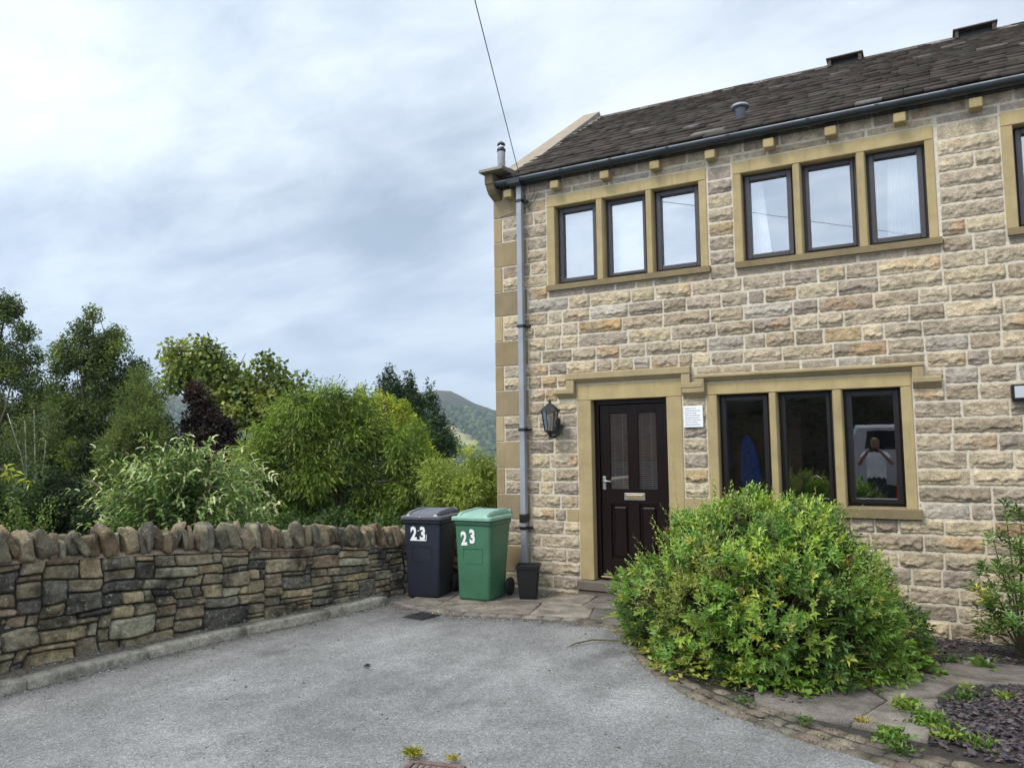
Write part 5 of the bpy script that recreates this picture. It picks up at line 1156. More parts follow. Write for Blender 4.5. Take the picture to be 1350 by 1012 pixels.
tree('dark_conifer', 'dark green conifer with pointed tops behind the golden one', 'conifer', (-10.894, 13.214, -1.300), [((-11.352, 12.520, 4.206), (0.077, 0.077, 0.441)), ((-11.369, 12.543, 3.855), (0.235, 0.235, 0.441)), ((-11.387, 12.565, 3.503), (0.416, 0.416, 0.441)), ((-11.405, 12.588, 3.151), (0.596, 0.596, 0.441)), ((-11.423, 12.610, 2.800), (0.777, 0.777, 0.441)), ((-11.440, 12.633, 2.448), (0.958, 0.958, 0.441)), ((-10.780, 12.864, 3.865), (0.077, 0.077, 0.538)), ((-10.801, 12.891, 3.436), (0.257, 0.257, 0.538)), ((-10.823, 12.919, 3.008), (0.455, 0.455, 0.538)), ((-10.845, 12.946, 2.579), (0.653, 0.653, 0.538)), ((-10.866, 12.974, 2.150), (0.851, 0.851, 0.538)), ((-10.888, 13.001, 1.721), (1.049, 1.049, 0.538)), ((-10.213, 13.215, 3.416), (0.077, 0.077, 0.441)), ((-10.231, 13.237, 3.064), (0.201, 0.201, 0.441)), ((-10.249, 13.260, 2.713), (0.356, 0.356, 0.441)), ((-10.267, 13.282, 2.361), (0.511, 0.511, 0.441)), ((-10.284, 13.305, 2.009), (0.666, 0.666, 0.441)), ((-10.302, 13.327, 1.658), (0.821, 0.821, 0.441))], 7500, (.12, .05), [srgb(52, 78, 44), srgb(42, 64, 38), srgb(66, 92, 50)], M['bark'], .14, None, 8, droop=(0, 0, -.2), seed=13, nz=.3)
tree('golden_conifer', 'bright yellow green conifer rising above the weeping tree', 'conifer', (-9.260, 9.499, -1.300), [((-9.111, 9.242, 3.443), (0.066, 0.066, 0.337)), ((-9.125, 9.259, 3.174), (0.151, 0.151, 0.337)), ((-9.138, 9.276, 2.906), (0.268, 0.268, 0.337)), ((-9.152, 9.293, 2.637), (0.385, 0.385, 0.337)), ((-9.165, 9.310, 2.369), (0.501, 0.501, 0.337)), ((-9.179, 9.327, 2.100), (0.618, 0.618, 0.337)), ((-9.677, 8.950, 3.244), (0.066, 0.066, 0.291)), ((-9.689, 8.965, 3.012), (0.133, 0.133, 0.291)), ((-9.701, 8.980, 2.780), (0.234, 0.234, 0.291)), ((-9.712, 8.995, 2.548), (0.336, 0.336, 0.291)), ((-9.724, 9.010, 2.315), (0.438, 0.438, 0.291)), ((-9.736, 9.024, 2.083), (0.540, 0.540, 0.291)), ((-8.655, 9.533, 2.980), (0.066, 0.066, 0.237)), ((-8.665, 9.545, 2.791), (0.142, 0.142, 0.237)), ((-8.674, 9.557, 2.603), (0.251, 0.251, 0.237)), ((-8.684, 9.569, 2.414), (0.360, 0.360, 0.237)), ((-8.693, 9.581, 2.225), (0.470, 0.470, 0.237)), ((-8.703, 9.593, 2.037), (0.579, 0.579, 0.237)), ((-8.268, 9.808, 2.290), (0.066, 0.066, 0.182)), ((-8.276, 9.817, 2.145), (0.104, 0.104, 0.182)), ((-8.283, 9.826, 2.000), (0.184, 0.184, 0.182)), ((-8.290, 9.835, 1.855), (0.264, 0.264, 0.182)), ((-8.298, 9.845, 1.709), (0.344, 0.344, 0.182)), ((-8.305, 9.854, 1.564), (0.425, 0.425, 0.182))], 5600, (.11, .04), [srgb(150, 168, 62), srgb(128, 150, 58), srgb(168, 182, 74)], M['bark'], .12, None, 8, droop=(0, 0, .3), seed=15, nz=.3)
gweep = [srgb(116, 144, 66), srgb(98, 126, 58), srgb(140, 162, 86), srgb(80, 106, 50)]
tree('weeping_tree', 'broad weeping green tree with arching feathery sprays behind the wall', 'tree', (-4.908, 2.767, -1.300), [((-5.503, 2.093, 2.468), 0.181), ((-4.992, 2.431, 2.518), 0.181), ((-4.558, 2.762, 2.334), 0.181), ((-5.216, 2.278, 2.437), 0.181), ((-5.004, 2.486, 2.298), 0.181), ((-5.912, 1.851, 2.115), 0.225), ((-5.569, 2.166, 1.973), 0.225), ((-4.868, 2.706, 1.781), 0.275), ((-4.142, 2.904, 1.840), 0.213), ((-3.778, 3.218, 1.695), 0.188), ((-5.205, 2.276, 1.416), 0.275), ((-6.206, 1.867, 1.428), 0.188), ((-4.658, 2.886, 1.078), 0.275), ((-3.813, 3.147, 1.075), 0.238), ((-5.612, 2.321, 0.748), 0.263), ((-3.435, 3.326, 0.864), 0.213), ((-6.247, 1.919, 0.624), 0.238), ((-4.935, 2.791, 0.453), 0.275), ((-4.089, 3.056, 0.388), 0.250), ((-3.485, 3.512, 0.299), 0.213), ((-5.519, 2.233, 0.141), 0.250), ((-4.724, 2.679, 0.853), 0.295), ((-5.506, 2.398, -0.137), 0.248), ((-3.627, 3.248, 1.474), 0.220), ((-4.834, 2.776, 1.427), 0.189), ((-5.639, 2.358, -0.130), 0.223), ((-4.862, 2.117, 1.228), 0.272), ((-5.200, 2.184, 1.978), 0.249), ((-3.789, 2.897, 0.442), 0.288), ((-5.238, 2.305, 1.028), 0.208), ((-4.441, 2.428, 1.503), 0.238), ((-5.024, 2.502, 2.449), 0.312), ((-6.125, 1.696, 0.892), 0.269), ((-3.545, 3.497, 0.264), 0.327), ((-5.275, 2.104, 1.894), 0.329), ((-6.032, 1.746, 1.578), 0.322), ((-6.138, 1.921, 1.564), 0.319), ((-4.267, 2.813, 1.842), 0.200), ((-3.726, 2.921, 1.616), 0.217), ((-5.034, 2.540, 0.333), 0.225), ((-3.474, 2.984, 1.073), 0.221), ((-5.043, 2.143, 1.519), 0.262), ((-4.989, 2.376, 2.525), 0.230), ((-4.094, 3.194, 0.330), 0.278), ((-5.645, 2.167, 0.908), 0.184), ((-4.297, 2.898, 2.090), 0.232), ((-4.731, 2.513, 0.405), 0.263), ((-5.730, 2.144, 0.057), 0.213), ((-3.682, 2.968, 1.831), 0.297), ((-4.358, 2.940, 0.992), 0.250), ((-4.494, 2.709, 2.485), 0.251), ((-5.951, 1.614, 1.429), 0.318), ((-3.718, 3.265, 0.907), 0.259), ((-4.782, 2.670, 2.122), 0.249), ((-5.557, 2.544, 0.789), 0.205), ((-3.964, 2.930, 0.712), 0.227), ((-4.883, 2.286, 2.543), 0.255), ((-3.969, 3.137, 1.890), 0.230), ((-5.529, 2.162, 1.240), 0.324), ((-4.476, 2.753, 2.053), 0.252), ((-5.852, 2.242, 0.667), 0.299), ((-4.613, 2.750, 2.250), 0.310), ((-4.180, 2.875, 0.689), 0.226), ((-4.873, 2.376, 2.534), 0.297), ((-4.533, 2.904, 0.580), 0.217), ((-4.475, 2.623, 2.018), 0.315), ((-3.605, 3.297, 1.037), 0.334), ((-5.878, 1.958, 2.227), 0.259), ((-5.708, 2.109, 0.477), 0.249), ((-4.442, 2.883, 1.230), 0.303), ((-6.410, 1.905, 0.695), 0.290), ((-3.696, 3.137, 1.043), 0.227), ((-4.298, 2.963, 0.553), 0.297), ((-3.706, 2.975, 0.333), 0.271), ((-5.267, 2.318, 1.053), 0.238), ((-5.275, 2.102, 1.262), 0.264), ((-5.069, 2.082, 2.379), 0.227), ((-4.318, 2.777, 1.031), 0.250), ((-4.863, 2.739, 1.023), 0.318), ((-5.056, 2.123, 1.259), 0.274), ((-3.785, 3.314, 0.856), 0.324), ((-5.757, 2.101, 2.057), 0.187), ((-3.887, 2.922, 0.309), 0.324), ((-3.459, 3.023, 0.966), 0.238), ((-3.738, 3.283, 0.999), 0.217), ((-4.429, 2.818, 0.816), 0.260), ((-5.681, 2.008, 0.847), 0.328), ((-3.364, 3.308, 0.864), 0.211), ((-3.584, 3.500, 0.249), 0.305), ((-3.615, 3.114, 1.505), 0.255), ((-4.692, 2.468, 1.848), 0.299), ((-3.802, 3.382, 0.960), 0.204), ((-5.537, 2.024, 0.753), 0.202), ((-5.971, 1.783, 0.551), 0.268), ((-3.752, 3.309, 1.682), 0.328), ((-5.077, 2.040, 1.257), 0.232), ((-5.778, 1.783, 2.029), 0.218), ((-5.514, 2.086, 0.476), 0.243), ((-4.314, 3.051, 0.727), 0.181), ((-5.801, 2.196, 0.007), 0.299), ((-3.786, 3.247, 0.886), 0.190), ((-4.607, 2.452, 0.570), 0.218), ((-5.458, 2.149, 2.405), 0.256), ((-5.403, 2.245, 1.500), 0.286), ((-5.467, 2.080, 2.519), 0.211), ((-5.152, 2.251, 1.195), 0.274), ((-5.965, 1.694, 1.559), 0.262), ((-3.972, 3.277, 0.532), 0.310), ((-3.691, 3.537, 0.881), 0.284), ((-5.391, 2.152, 0.279), 0.190)], 14000, (.095, .030), gweep, M['bark'], .12, None, 16, droop=(0, 0, -.45), wind=(.28, .1, 0), mode='spray', seed=17, inner=.35, nz=.2, sc=2.4)
tree('pale_willow', 'pale yellow green willow bush beside the house corner', 'shrub', (-2.387, 2.988, -1.300), [((-2.325, 2.754, 1.530), 0.163), ((-2.037, 3.017, 1.267), 0.163), ((-2.649, 2.775, 1.234), 0.174), ((-1.806, 3.127, 1.033), 0.151), ((-2.352, 2.952, 0.778), 0.244), ((-1.859, 3.076, 0.400), 0.232), ((-2.761, 2.701, 0.402), 0.232), ((-2.333, 3.105, -0.007), 0.261), ((-1.651, 3.014, 1.114), 0.166), ((-1.927, 2.779, 1.201), 0.203), ((-1.980, 3.181, 0.019), 0.191), ((-1.630, 3.352, 0.508), 0.194), ((-1.655, 3.400, 0.358), 0.153), ((-2.112, 3.093, -0.258), 0.146), ((-2.014, 2.666, 0.650), 0.192), ((-2.147, 2.807, 0.140), 0.199), ((-2.708, 2.600, 1.263), 0.244), ((-2.276, 3.015, 0.398), 0.221), ((-1.961, 3.238, 0.205), 0.150), ((-2.096, 2.689, 0.160), 0.237), ((-2.031, 3.085, 1.133), 0.251), ((-2.084, 2.556, 0.942), 0.251), ((-2.351, 3.012, -0.229), 0.231), ((-2.658, 2.432, 0.346), 0.181), ((-2.134, 2.732, 0.357), 0.164), ((-1.882, 3.115, 0.842), 0.185), ((-1.828, 2.945, 1.084), 0.177), ((-2.257, 2.731, 0.571), 0.161), ((-2.490, 2.754, 0.681), 0.257), ((-2.225, 2.846, 0.768), 0.157), ((-1.700, 3.087, 0.263), 0.253), ((-2.516, 3.118, -0.017), 0.187), ((-1.646, 3.294, 0.564), 0.153), ((-2.461, 2.659, 0.085), 0.220), ((-2.231, 3.058, 0.436), 0.156), ((-2.593, 2.791, 0.109), 0.194), ((-2.268, 2.636, 1.563), 0.191), ((-1.852, 3.273, 0.324), 0.207), ((-2.141, 3.040, 0.660), 0.236), ((-2.416, 2.606, 0.025), 0.243), ((-2.171, 3.083, 0.520), 0.143), ((-2.542, 2.505, 1.121), 0.220), ((-1.762, 3.280, 1.141), 0.177), ((-1.630, 3.339, 0.456), 0.248), ((-2.037, 3.110, 0.653), 0.202)], 6500, (.085, .022), [srgb(156, 178, 98), srgb(136, 158, 84), srgb(176, 192, 118)], M['twig'], .06, None, 12, droop=(0, 0, .1), wind=(.3, 0, 0), mode='spray', seed=19, inner=.4)
gd = [srgb(46, 65, 37), srgb(39, 56, 35), srgb(65, 88, 44)]
tree('dark_shrub', 'low dark evergreen shrub behind the left end of the wall', 'shrub', (-7.609, -1.033, -1.300), [((-8.326, -1.710, 1.084), 0.322), ((-7.758, -1.224, 0.946), 0.257), ((-7.251, -0.801, 0.785), 0.257), ((-8.025, -1.398, 0.365), 0.322), ((-7.547, -0.967, 0.221), 0.295), ((-6.640, -0.689, 0.583), 0.214), ((-6.651, -0.541, 0.097), 0.268), ((-6.388, -0.681, 0.584), 0.183), ((-7.346, -1.537, 1.018), 0.208), ((-6.779, -0.667, -0.180), 0.232), ((-8.176, -1.282, 0.715), 0.279), ((-6.533, -0.314, -0.171), 0.247), ((-8.620, -1.600, 0.320), 0.223), ((-7.412, -0.799, 0.556), 0.293), ((-8.698, -1.869, 1.528), 0.186), ((-8.806, -1.803, 1.054), 0.245), ((-7.587, -1.153, 1.293), 0.187), ((-8.169, -1.710, 0.691), 0.178), ((-6.392, -0.317, 0.102), 0.284), ((-6.571, -0.644, 0.425), 0.274), ((-6.107, -0.485, 0.086), 0.199), ((-6.911, -0.470, 0.177), 0.239), ((-8.575, -1.701, 0.767), 0.242), ((-7.021, -1.301, 0.192), 0.288), ((-7.410, -1.145, 0.170), 0.305), ((-6.741, -0.798, 0.522), 0.192), ((-7.836, -1.277, -0.081), 0.271), ((-7.499, -0.996, 0.750), 0.255), ((-7.414, -0.934, 1.077), 0.226), ((-8.372, -1.481, 0.739), 0.275), ((-7.194, -1.018, 0.859), 0.234), ((-7.999, -1.547, 0.248), 0.176), ((-7.477, -1.057, 0.735), 0.236), ((-6.615, -0.884, 0.609), 0.301), ((-6.843, -0.625, 0.423), 0.247), ((-7.417, -0.829, 0.972), 0.265), ((-9.044, -1.632, 1.120), 0.238), ((-8.376, -1.474, -0.099), 0.224), ((-7.659, -1.033, 0.262), 0.264), ((-6.872, -0.730, 0.664), 0.184), ((-6.642, -0.521, 0.558), 0.276), ((-9.013, -1.767, 1.129), 0.285), ((-6.371, -0.531, 0.634), 0.186), ((-7.897, -1.452, 0.618), 0.281), ((-7.752, -1.414, 0.461), 0.277), ((-6.780, -0.489, -0.295), 0.239), ((-8.100, -1.437, 0.941), 0.237), ((-8.887, -1.681, 0.914), 0.184), ((-6.729, -0.683, 0.429), 0.280), ((-7.015, -0.952, 0.884), 0.213), ((-6.088, -0.805, 0.161), 0.211), ((-8.699, -1.939, 1.143), 0.270), ((-7.512, -1.192, 0.282), 0.269), ((-7.641, -0.766, 0.169), 0.188), ((-7.957, -1.449, 0.442), 0.253), ((-8.251, -1.581, 1.562), 0.179), ((-8.940, -1.751, 0.871), 0.294), ((-7.364, -1.020, 0.874), 0.223), ((-8.680, -1.726, 0.731), 0.232), ((-7.652, -1.136, 0.013), 0.170)], 6500, (.06, .042), gd, M['twig'], .06, None, 12, seed=21, inner=.6)
tree('hedge_shrub', 'dark leafy thicket showing beneath the weeping tree', 'shrub', (-4.057, 0.914, -1.300), [((-4.970, 0.216, 0.266), 0.536), ((-4.347, 0.713, 0.156), 0.536), ((-3.705, 1.214, 0.128), 0.536), ((-2.843, 1.461, 0.166), 0.536)], 3200, (.07, .04), [srgb(70, 98, 42), srgb(56, 81, 39)], M['twig'], .05, None, 12, seed=23, inner=.6)
# light green rose sprays hanging over the dark shrub, and a yellowish spray at the left edge
def spray_plant(name, label, cat, lines, nleaf, ll, lw, col, off=.02, group=None):
    t = empty(name, lines[0][0], label, cat, group); B = np.array(lines[0][0]); m = MB().mat(M['twig']); vs = []
    for pts in lines:
        m.tube([tuple(np.array(q)-B) for q in pts], [.008]*(len(pts)-1)+[.003], 5)
        Pp_, dd = np.array(pts), None; seg = np.r_[0, np.cumsum(np.linalg.norm(np.diff(Pp_, axis=0), axis=1))]
        ss = np.linspace(seg[-1]*.1, seg[-1], nleaf); q = np.stack([np.interp(ss, seg, Pp_[:, i]) for i in range(3)], -1); q += rng.normal(0, off, q.shape)
        d = unit(rdir(nleaf)+np.array([0, 0, -.1])); vs.append(leaves(q, d, unit(rdir(nleaf)+np.array([0, 0, 1.])), ll*rng.uniform(.7, 1.2, nleaf), lw*rng.uniform(.7, 1.2, nleaf), jitcol(col, nleaf), .15, .2))
    m.build('stem', t); v, f, tt = joinl(vs); np_mesh('foliage', v, f, M['leaf'], t, tt, off=B); return t
spray_plant('rose_bush', 'light green rose shoots arching over the dark shrub at lower left', 'shrub', [[(-7.000, -1.884, 0.197), (-6.888, -1.853, 0.522), (-6.919, -1.900, 0.850), (-6.985, -1.956, 1.069)], [(-6.716, -1.723, 0.138), (-6.744, -1.774, 0.520), (-6.832, -1.837, 0.685), (-6.898, -1.891, 0.882)], [(-6.713, -1.727, 0.193), (-6.640, -1.732, 0.682), (-6.532, -1.695, 0.920), (-6.383, -1.623, 1.037)], [(-6.657, -1.711, 0.355), (-6.564, -1.690, 0.681), (-6.519, -1.677, 0.811)], [(-7.003, -1.881, 0.143), (-7.029, -1.935, 0.579), (-7.161, -2.027, 0.799)]], 170, .045, .03, srgb(104, 132, 60), .06)
spray_plant('overhanging_branch', 'yellow green leafy branch tip reaching in from the left edge', 'branch', [[(-4.276, -3.961, 1.687), (-4.004, -3.799, 1.541), (-3.800, -3.680, 1.458), (-3.567, -3.544, 1.359)], [(-4.004, -3.799, 1.541), (-3.830, -3.704, 1.538), (-3.727, -3.645, 1.505)]], 16, .10, .035, srgb(166, 180, 70), .02)
# buddleia: stems fanning from behind the wall, paired long leaves with pale undersides
t = empty('butterfly_bush', (-3.120, -2.052, -1.300), 'silvery green buddleia with long leaves leaning over the wall', 'shrub'); B = np.array(t.location)
tips = np.array([(-3.624, -2.892, 1.155), (-3.640, -2.767, 1.490), (-4.003, -2.359, 1.566), (-3.645, -2.410, 1.656), (-3.064, -2.630, 1.742), (-3.427, -2.442, 1.550), (-3.275, -2.331, 1.785), (-2.960, -2.491, 1.619), (-3.311, -2.067, 1.721), (-2.738, -2.439, 1.839), (-2.864, -2.210, 1.876), (-3.040, -2.149, 1.648), (-2.795, -2.115, 1.716), (-2.820, -1.954, 1.661), (-2.836, -1.797, 1.640), (-2.904, -1.603, 1.712), (-2.250, -1.977, 1.727), (-2.597, -1.755, 1.548), (-2.469, -1.641, 1.635), (-2.059, -1.846, 1.533), (-1.764, -1.989, 1.402), (-2.535, -1.333, 1.164), (-2.152, -1.868, 1.290), (-1.985, -1.737, 1.043), (-3.650, -2.042, 1.280), (-3.226, -2.156, 1.425), (-2.856, -2.081, 1.469), (-2.902, -1.769, 1.366), (-2.176, -2.174, 1.306), (-3.695, -2.264, 1.246), (-3.639, -2.593, 1.221), (-3.552, -2.823, 0.899), (-3.795, -2.332, 0.843), (-3.744, -2.016, 0.907), (-2.813, -2.314, 1.134), (-2.925, -1.909, 1.058), (-2.359, -1.954, 0.989), (-2.464, -1.514, 0.814), (-3.374, -2.025, 0.739), (-2.536, -2.118, 0.783), (-4.054, -2.310, 1.059), (-3.054, -1.971, 1.284), (-2.564, -1.662, 1.139), (-3.722, -2.138, 1.055), (-2.547, -1.894, 0.760), (-3.774, -2.263, 1.381), (-3.563, -2.000, 1.187), (-2.350, -2.179, 1.177), (-2.494, -1.429, 0.988), (-3.769, -2.650, 1.310)])
tips = np.concatenate([tips]+[tips+rng.normal(0, .13, tips.shape)*[1, 1, .8]-[0, 0, .07*q] for q in range(1, 6)])
m = MB().mat(M['twig']); vs = []; n = len(tips)
for k in range(n):
    tp = tips[k]; b0 = np.array([B[0]+(tp[0]-B[0])*.25, B[1]+(tp[1]-B[1])*.25, max(B[2], tp[2]-1.3)]); mid = b0*.4+tp*.6; mid[:2] = b0[:2]*.72+tp[:2]*.28; mid[2] = tp[2]-.02-.1*rng.random()
    pts = np.array([b0, mid, tp]); m.tube([tuple(q-B) for q in pts], [.010, .006, .003], 4)
    for t_ in np.linspace(.35, 1.0, 10):
        q = b0*(1-t_)**2+2*mid*t_*(1-t_)+tp*t_*t_; ax = unit((2*(1-t_)*(mid-b0)+2*t_*(tp-mid))[None])[0]; X_, Y_ = frame_of(ax[None]); a0 = rng.uniform(0, 6.3)
        for s_ in (0, math.pi):
            r = X_[0]*math.cos(a0+s_)+Y_[0]*math.sin(a0+s_); L = .155*(1.15-.5*t_)*rng.uniform(.8, 1.2); d = ax*(.35+.5*t_)+r*.9
            c = srgb(142, 170, 120) if t_ > .8 and rng.random() < .5 else (srgb(98, 134, 76) if rng.random() < .75 else srgb(150, 174, 126)); 
            if t_ > .93: c = srgb(190, 202, 168)
            vs.append((q, d, unit((np.array([0, 0, 1.])+.5*rdir(1)[0]-.3*r)[None])[0], L, L*.30, c*rng.uniform(.8, 1.2)))
m.build('stem', t)
P, D, Nn, L, W, cc = [np.array(z) for z in zip(*vs)]
h = len(P); v1, f1, t1 = leaves(P, D, Nn, L*.55, W, cc, .12, 0)
# two-part leaves so that they arch: base half and a hanging tip half
Du = unit(D); tip = P+Du*(L*.45)[:, None]; D2 = unit(Du+np.array([0, 0, -.55])); v2, f2, t2 = leaves(tip-Du*.01, D2, Nn, L*.6, W*.85, cc*1.05, .12, .1)
v, f, tt = joinl([(v1, f1, t1), (v2, f2, t2)]); np_mesh('foliage', v, f, M['leaf'], t, tt, off=B)
for pts in ([(-3.693, -2.464, 1.301), (-3.739, -2.477, 1.168), (-3.784, -2.491, 1.053)],[(-4.081, -2.683, 1.379), (-3.989, -2.629, 1.341), (-3.913, -2.583, 1.287)],[(-3.351, -2.228, 0.761), (-3.339, -2.229, 0.850), (-3.320, -2.225, 0.921)]):
    fp = MB().mat(M['twig']); fp.tube([tuple(np.array(a)-B) for a in pts], [.010, .02, .012], 6); fp.build('flower_spike', t)

# big rounded bush in front of the window
bush = empty('garden_bush', (3.42, -1.85, 0), 'large rounded green bush in front of the ground floor window', 'bush'); B = np.array(bush.location)
lob = [((3.38, -1.80, .32), (.97, .80, .88)), ((3.92, -1.55, .28), (.54, .58, .56)), ((2.86, -1.70, .26), (.54, .50, .55)), ((3.55, -2.1, .28), (.80, .66, .72)), ((4.15, -1.2, .14), (.42, .45, .36)), ((3.15, -1.6, .76), (.55, .5, .48)), ((3.75, -1.6, .74), (.42, .4, .44))]
P, D = shell_points(lob, 8200, .68, .0, .17, 2.9, 41, .6); D = unit(D+np.array([0, 0, .45])+.6*rdir(len(P)))
kp_ = (fbm(P, 4.2, 77, 2) > -.17) | (rng.random(len(P)) < .22); P, D = P[kp_], D[kp_]
cb = np.array([srgb(116, 156, 72), srgb(96, 138, 64), srgb(142, 174, 80), srgb(76, 114, 54)]); pick = np.clip(((fbm(P, 2.6, 5, 2)+.5)*4).astype(int), 0, 3)
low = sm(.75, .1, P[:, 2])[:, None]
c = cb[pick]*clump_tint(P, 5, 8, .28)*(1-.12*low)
sel = fbm(P, 1.7, 12, 1) > .62; c[sel] = c[sel]*.6+.4*srgb(128, 118, 62)
yl = rng.random(len(P)) < .05; c[yl] = srgb(168, 178, 84); br_ = rng.random(len(P)) < .014; c[br_] = srgb(112, 92, 58)
sz = rng.uniform(.7, 1.3, len(P))
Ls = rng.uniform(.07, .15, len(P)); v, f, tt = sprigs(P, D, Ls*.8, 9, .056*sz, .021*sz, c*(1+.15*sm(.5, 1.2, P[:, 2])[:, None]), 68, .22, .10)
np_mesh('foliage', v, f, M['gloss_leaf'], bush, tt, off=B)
# long shoots sticking out of the outline
Q, Dq = shell_points(lob, 240, .97, .35, .05, 2.2, 43, 1.); Dq = unit(Dq*.7+np.array([0, 0, .6])+.3*rdir(len(Q))); Lq = rng.uniform(.10, .26, len(Q))
v, f, tt = sprigs(Q, Dq, Lq, 12, .040, .015, jitcol(srgb(140, 160, 92), len(Q)), 55); np_mesh('shoots', v, f, M['gloss_leaf'], bush, tt, off=B)
m_in = rng.random(len(P)) < .40; v, f = stems(np.tile(B+[0, 0, .05], (m_in.sum(), 1))*.35+P[m_in]*.65, P[m_in]+D[m_in]*.1, .0045, None)
np_mesh('twigs', v, f, M['twig'], bush, smooth=False, off=B)
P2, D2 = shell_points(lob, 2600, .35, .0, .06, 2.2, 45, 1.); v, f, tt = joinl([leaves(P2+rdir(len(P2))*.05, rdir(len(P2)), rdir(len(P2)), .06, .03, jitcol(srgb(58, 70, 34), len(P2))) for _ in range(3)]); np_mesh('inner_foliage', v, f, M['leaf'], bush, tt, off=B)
# broad-leaved creeper round its foot
def rosette_patch(name, label, cat, pts, ll, lw, col, n, spread, zh, kind=None, group=None):
    pts = np.array(pts, float); i = rng.integers(0, len(pts), n); P = np.c_[pts[i]+rng.normal(0, spread, (n, 2)), np.zeros(n)]
    hz = zh*np.exp(-((P[:, :2]-pts[i])**2).sum(1)/(2*(spread*1.2)**2))
    P[:, 2] = gz(P[:, 0], P[:, 1])+.02+hz*rng.uniform(.2, 1, n); out = []
    for k in range(3):
        d = rdir(n); d[:, 2] = abs(d[:, 2])*.5; out.append(leaves(P, unit(d), unit(np.array([0, 0, 1.])+.5*rdir(n)), ll*rng.uniform(.6, 1.2, n), lw*rng.uniform(.7, 1.2, n), jitcol(col, n, .3, .15), .12, .15))
    v, f, tt = joinl(out); b0 = (*pts[0, :2], 0); o = np_mesh(name, v, f, M['gloss_leaf'], None, tt, off=b0); o.location = b0; return tag(o, label, cat, group, kind)
arc = [(2.35, -1.55), (2.5, -1.9), (2.75, -2.2), (3.0, -2.42), (3.25, -2.58), (3.5, -2.68), (3.75, -2.62), (4.0, -2.45), (4.15, -2.2), (4.3, -1.9), (4.42, -1.6)]
rosette_patch('creeping_plant', 'broad leaved dark green creeper round the foot of the big bush', 'ground cover', [(x_+.08, y_+.10) for x_, y_ in arc], .055, .05, srgb(100, 138, 58), 800, .09, .22, 'stuff')
rosette_patch('creeping_plant', 'yellowing creeper leaves at the front foot of the big bush', 'ground cover', arc[2:6], .05, .045, srgb(150, 164, 84), 130, .09, .20, 'stuff')
def fern(name, label, base, n, col, L=.30, tilt=.7, a0=0, a1=6.3):
    t = empty(name, base, label, 'plant', 'light green fern-like plants growing through the big bush'); B = np.array(base); vs = []; m = MB().mat(M['twig'])
    for k in range(n):
        a = a0+(a1-a0)*(k+rng.uniform(-.2, .2))/max(n, 1); L_ = L*rng.uniform(.7, 1.1); d = np.array([math.cos(a)*tilt, math.sin(a)*tilt, rng.uniform(.25, .8)]); d /= np.linalg.norm(d)
        S = np.cross(d, [0, 0, 1]); S /= np.linalg.norm(S); U = np.cross(S, d); ts = np.linspace(.18, 1, 9); pts = [B+d*L_*q-np.array([0, 0, .35*L_*q*q]) for q in ts]
        m.tube([tuple(B-B)]+[tuple(q-B) for q in pts], [.003]*9+[.001], 4)
        for j, q in enumerate(pts):
            for s_ in (-1, 1):
                vs.append((q, d*.5+S*s_-np.array([0, 0, .15]), U, L_*.27*(1.1-.6*ts[j]), L_*.075, np.asarray(col)*rng.uniform(.8, 1.2)))
    m.build('stem', t, loc=None); P, D, Nn, L2, W, cc = [np.array(z) for z in zip(*vs)]; v, f, tt = leaves(P, D, Nn, L2, W, cc, .1, .1); np_mesh('fronds', v, f, M['gloss_leaf'], t, tt, off=B)
fern('fern_plant', 'bright yellow green fronds at the left foot of the big bush', (2.28, -1.52, .16), 7, srgb(150, 176, 64), .28, .8, 2.6, 6.0)
fern('fern_plant', 'pale green fronds standing out near the middle of the big bush', (3.40, -2.52, .82), 5, srgb(138, 168, 66), .24, .9, 3.4, 6.2)
fern('fern_plant', 'lime green fronds on the right flank of the big bush', (4.02, -2.22, .60), 8, srgb(160, 182, 60), .30, .9, 3.2, 6.8)
fern('fern_plant', 'light green fronds high on the right half of the big bush', (3.72, -2.18, .92), 5, srgb(150, 172, 78), .22, .8, 3.2, 6.4)
fern('fern_plant', 'mid green fronds low at the middle front of the big bush', (3.25, -2.60, .40), 7, srgb(112, 150, 66), .26, .9, 3.2, 6.4)
fern('fern_plant', 'darker green fronds low on the right front of the big bush', (3.92, -2.42, .42), 7, srgb(92, 132, 54), .28, .9, 3.2, 6.6)
# shrub at the right edge
rs = empty('whorled_shrub', (5.28, -.48, -.08), 'leafy shrub with whorled leaves against the wall at the right edge', 'shrub'); B = np.array(rs.location); vs = []; m = MB().mat(M['twig']); heads = []
for (x, y, z) in [(5.22, -.5, 1.12), (5.33, -.45, 1.0), (5.12, -.5, .86), (5.3, -.55, .80), (5.05, -.55, .58), (5.2, -.65, .62), (5.38, -.6, .7), (4.98, -.6, .46), (5.12, -.7, .40), (5.28, -.7, .48), (5.05, -.5, .30), (5.2, -.8, .26), (5.35, -.75, .3), (5.5, -.5, .9), (5.5, -.6, .6), (5.6, -.5, .4), (5.45, -.75, .15), (5.12, -.62, .14), (5.0, -.5, .1)]:
    tp = np.array([x, y, z]); m.tube([(0, 0, 0), tuple((tp-B)*.5+np.array([0, 0, .04])), tuple(tp-B)], [.010, .007, .004], 5); heads.append(tp)
m.build('stem', rs); H = np.array(heads); H = np.concatenate([H, (H*.72+(B+[0, 0, .1])*.28)]); H = np.concatenate([H, H+rng.normal(0, .05, H.shape), H+rng.normal(0, .05, H.shape)]); 
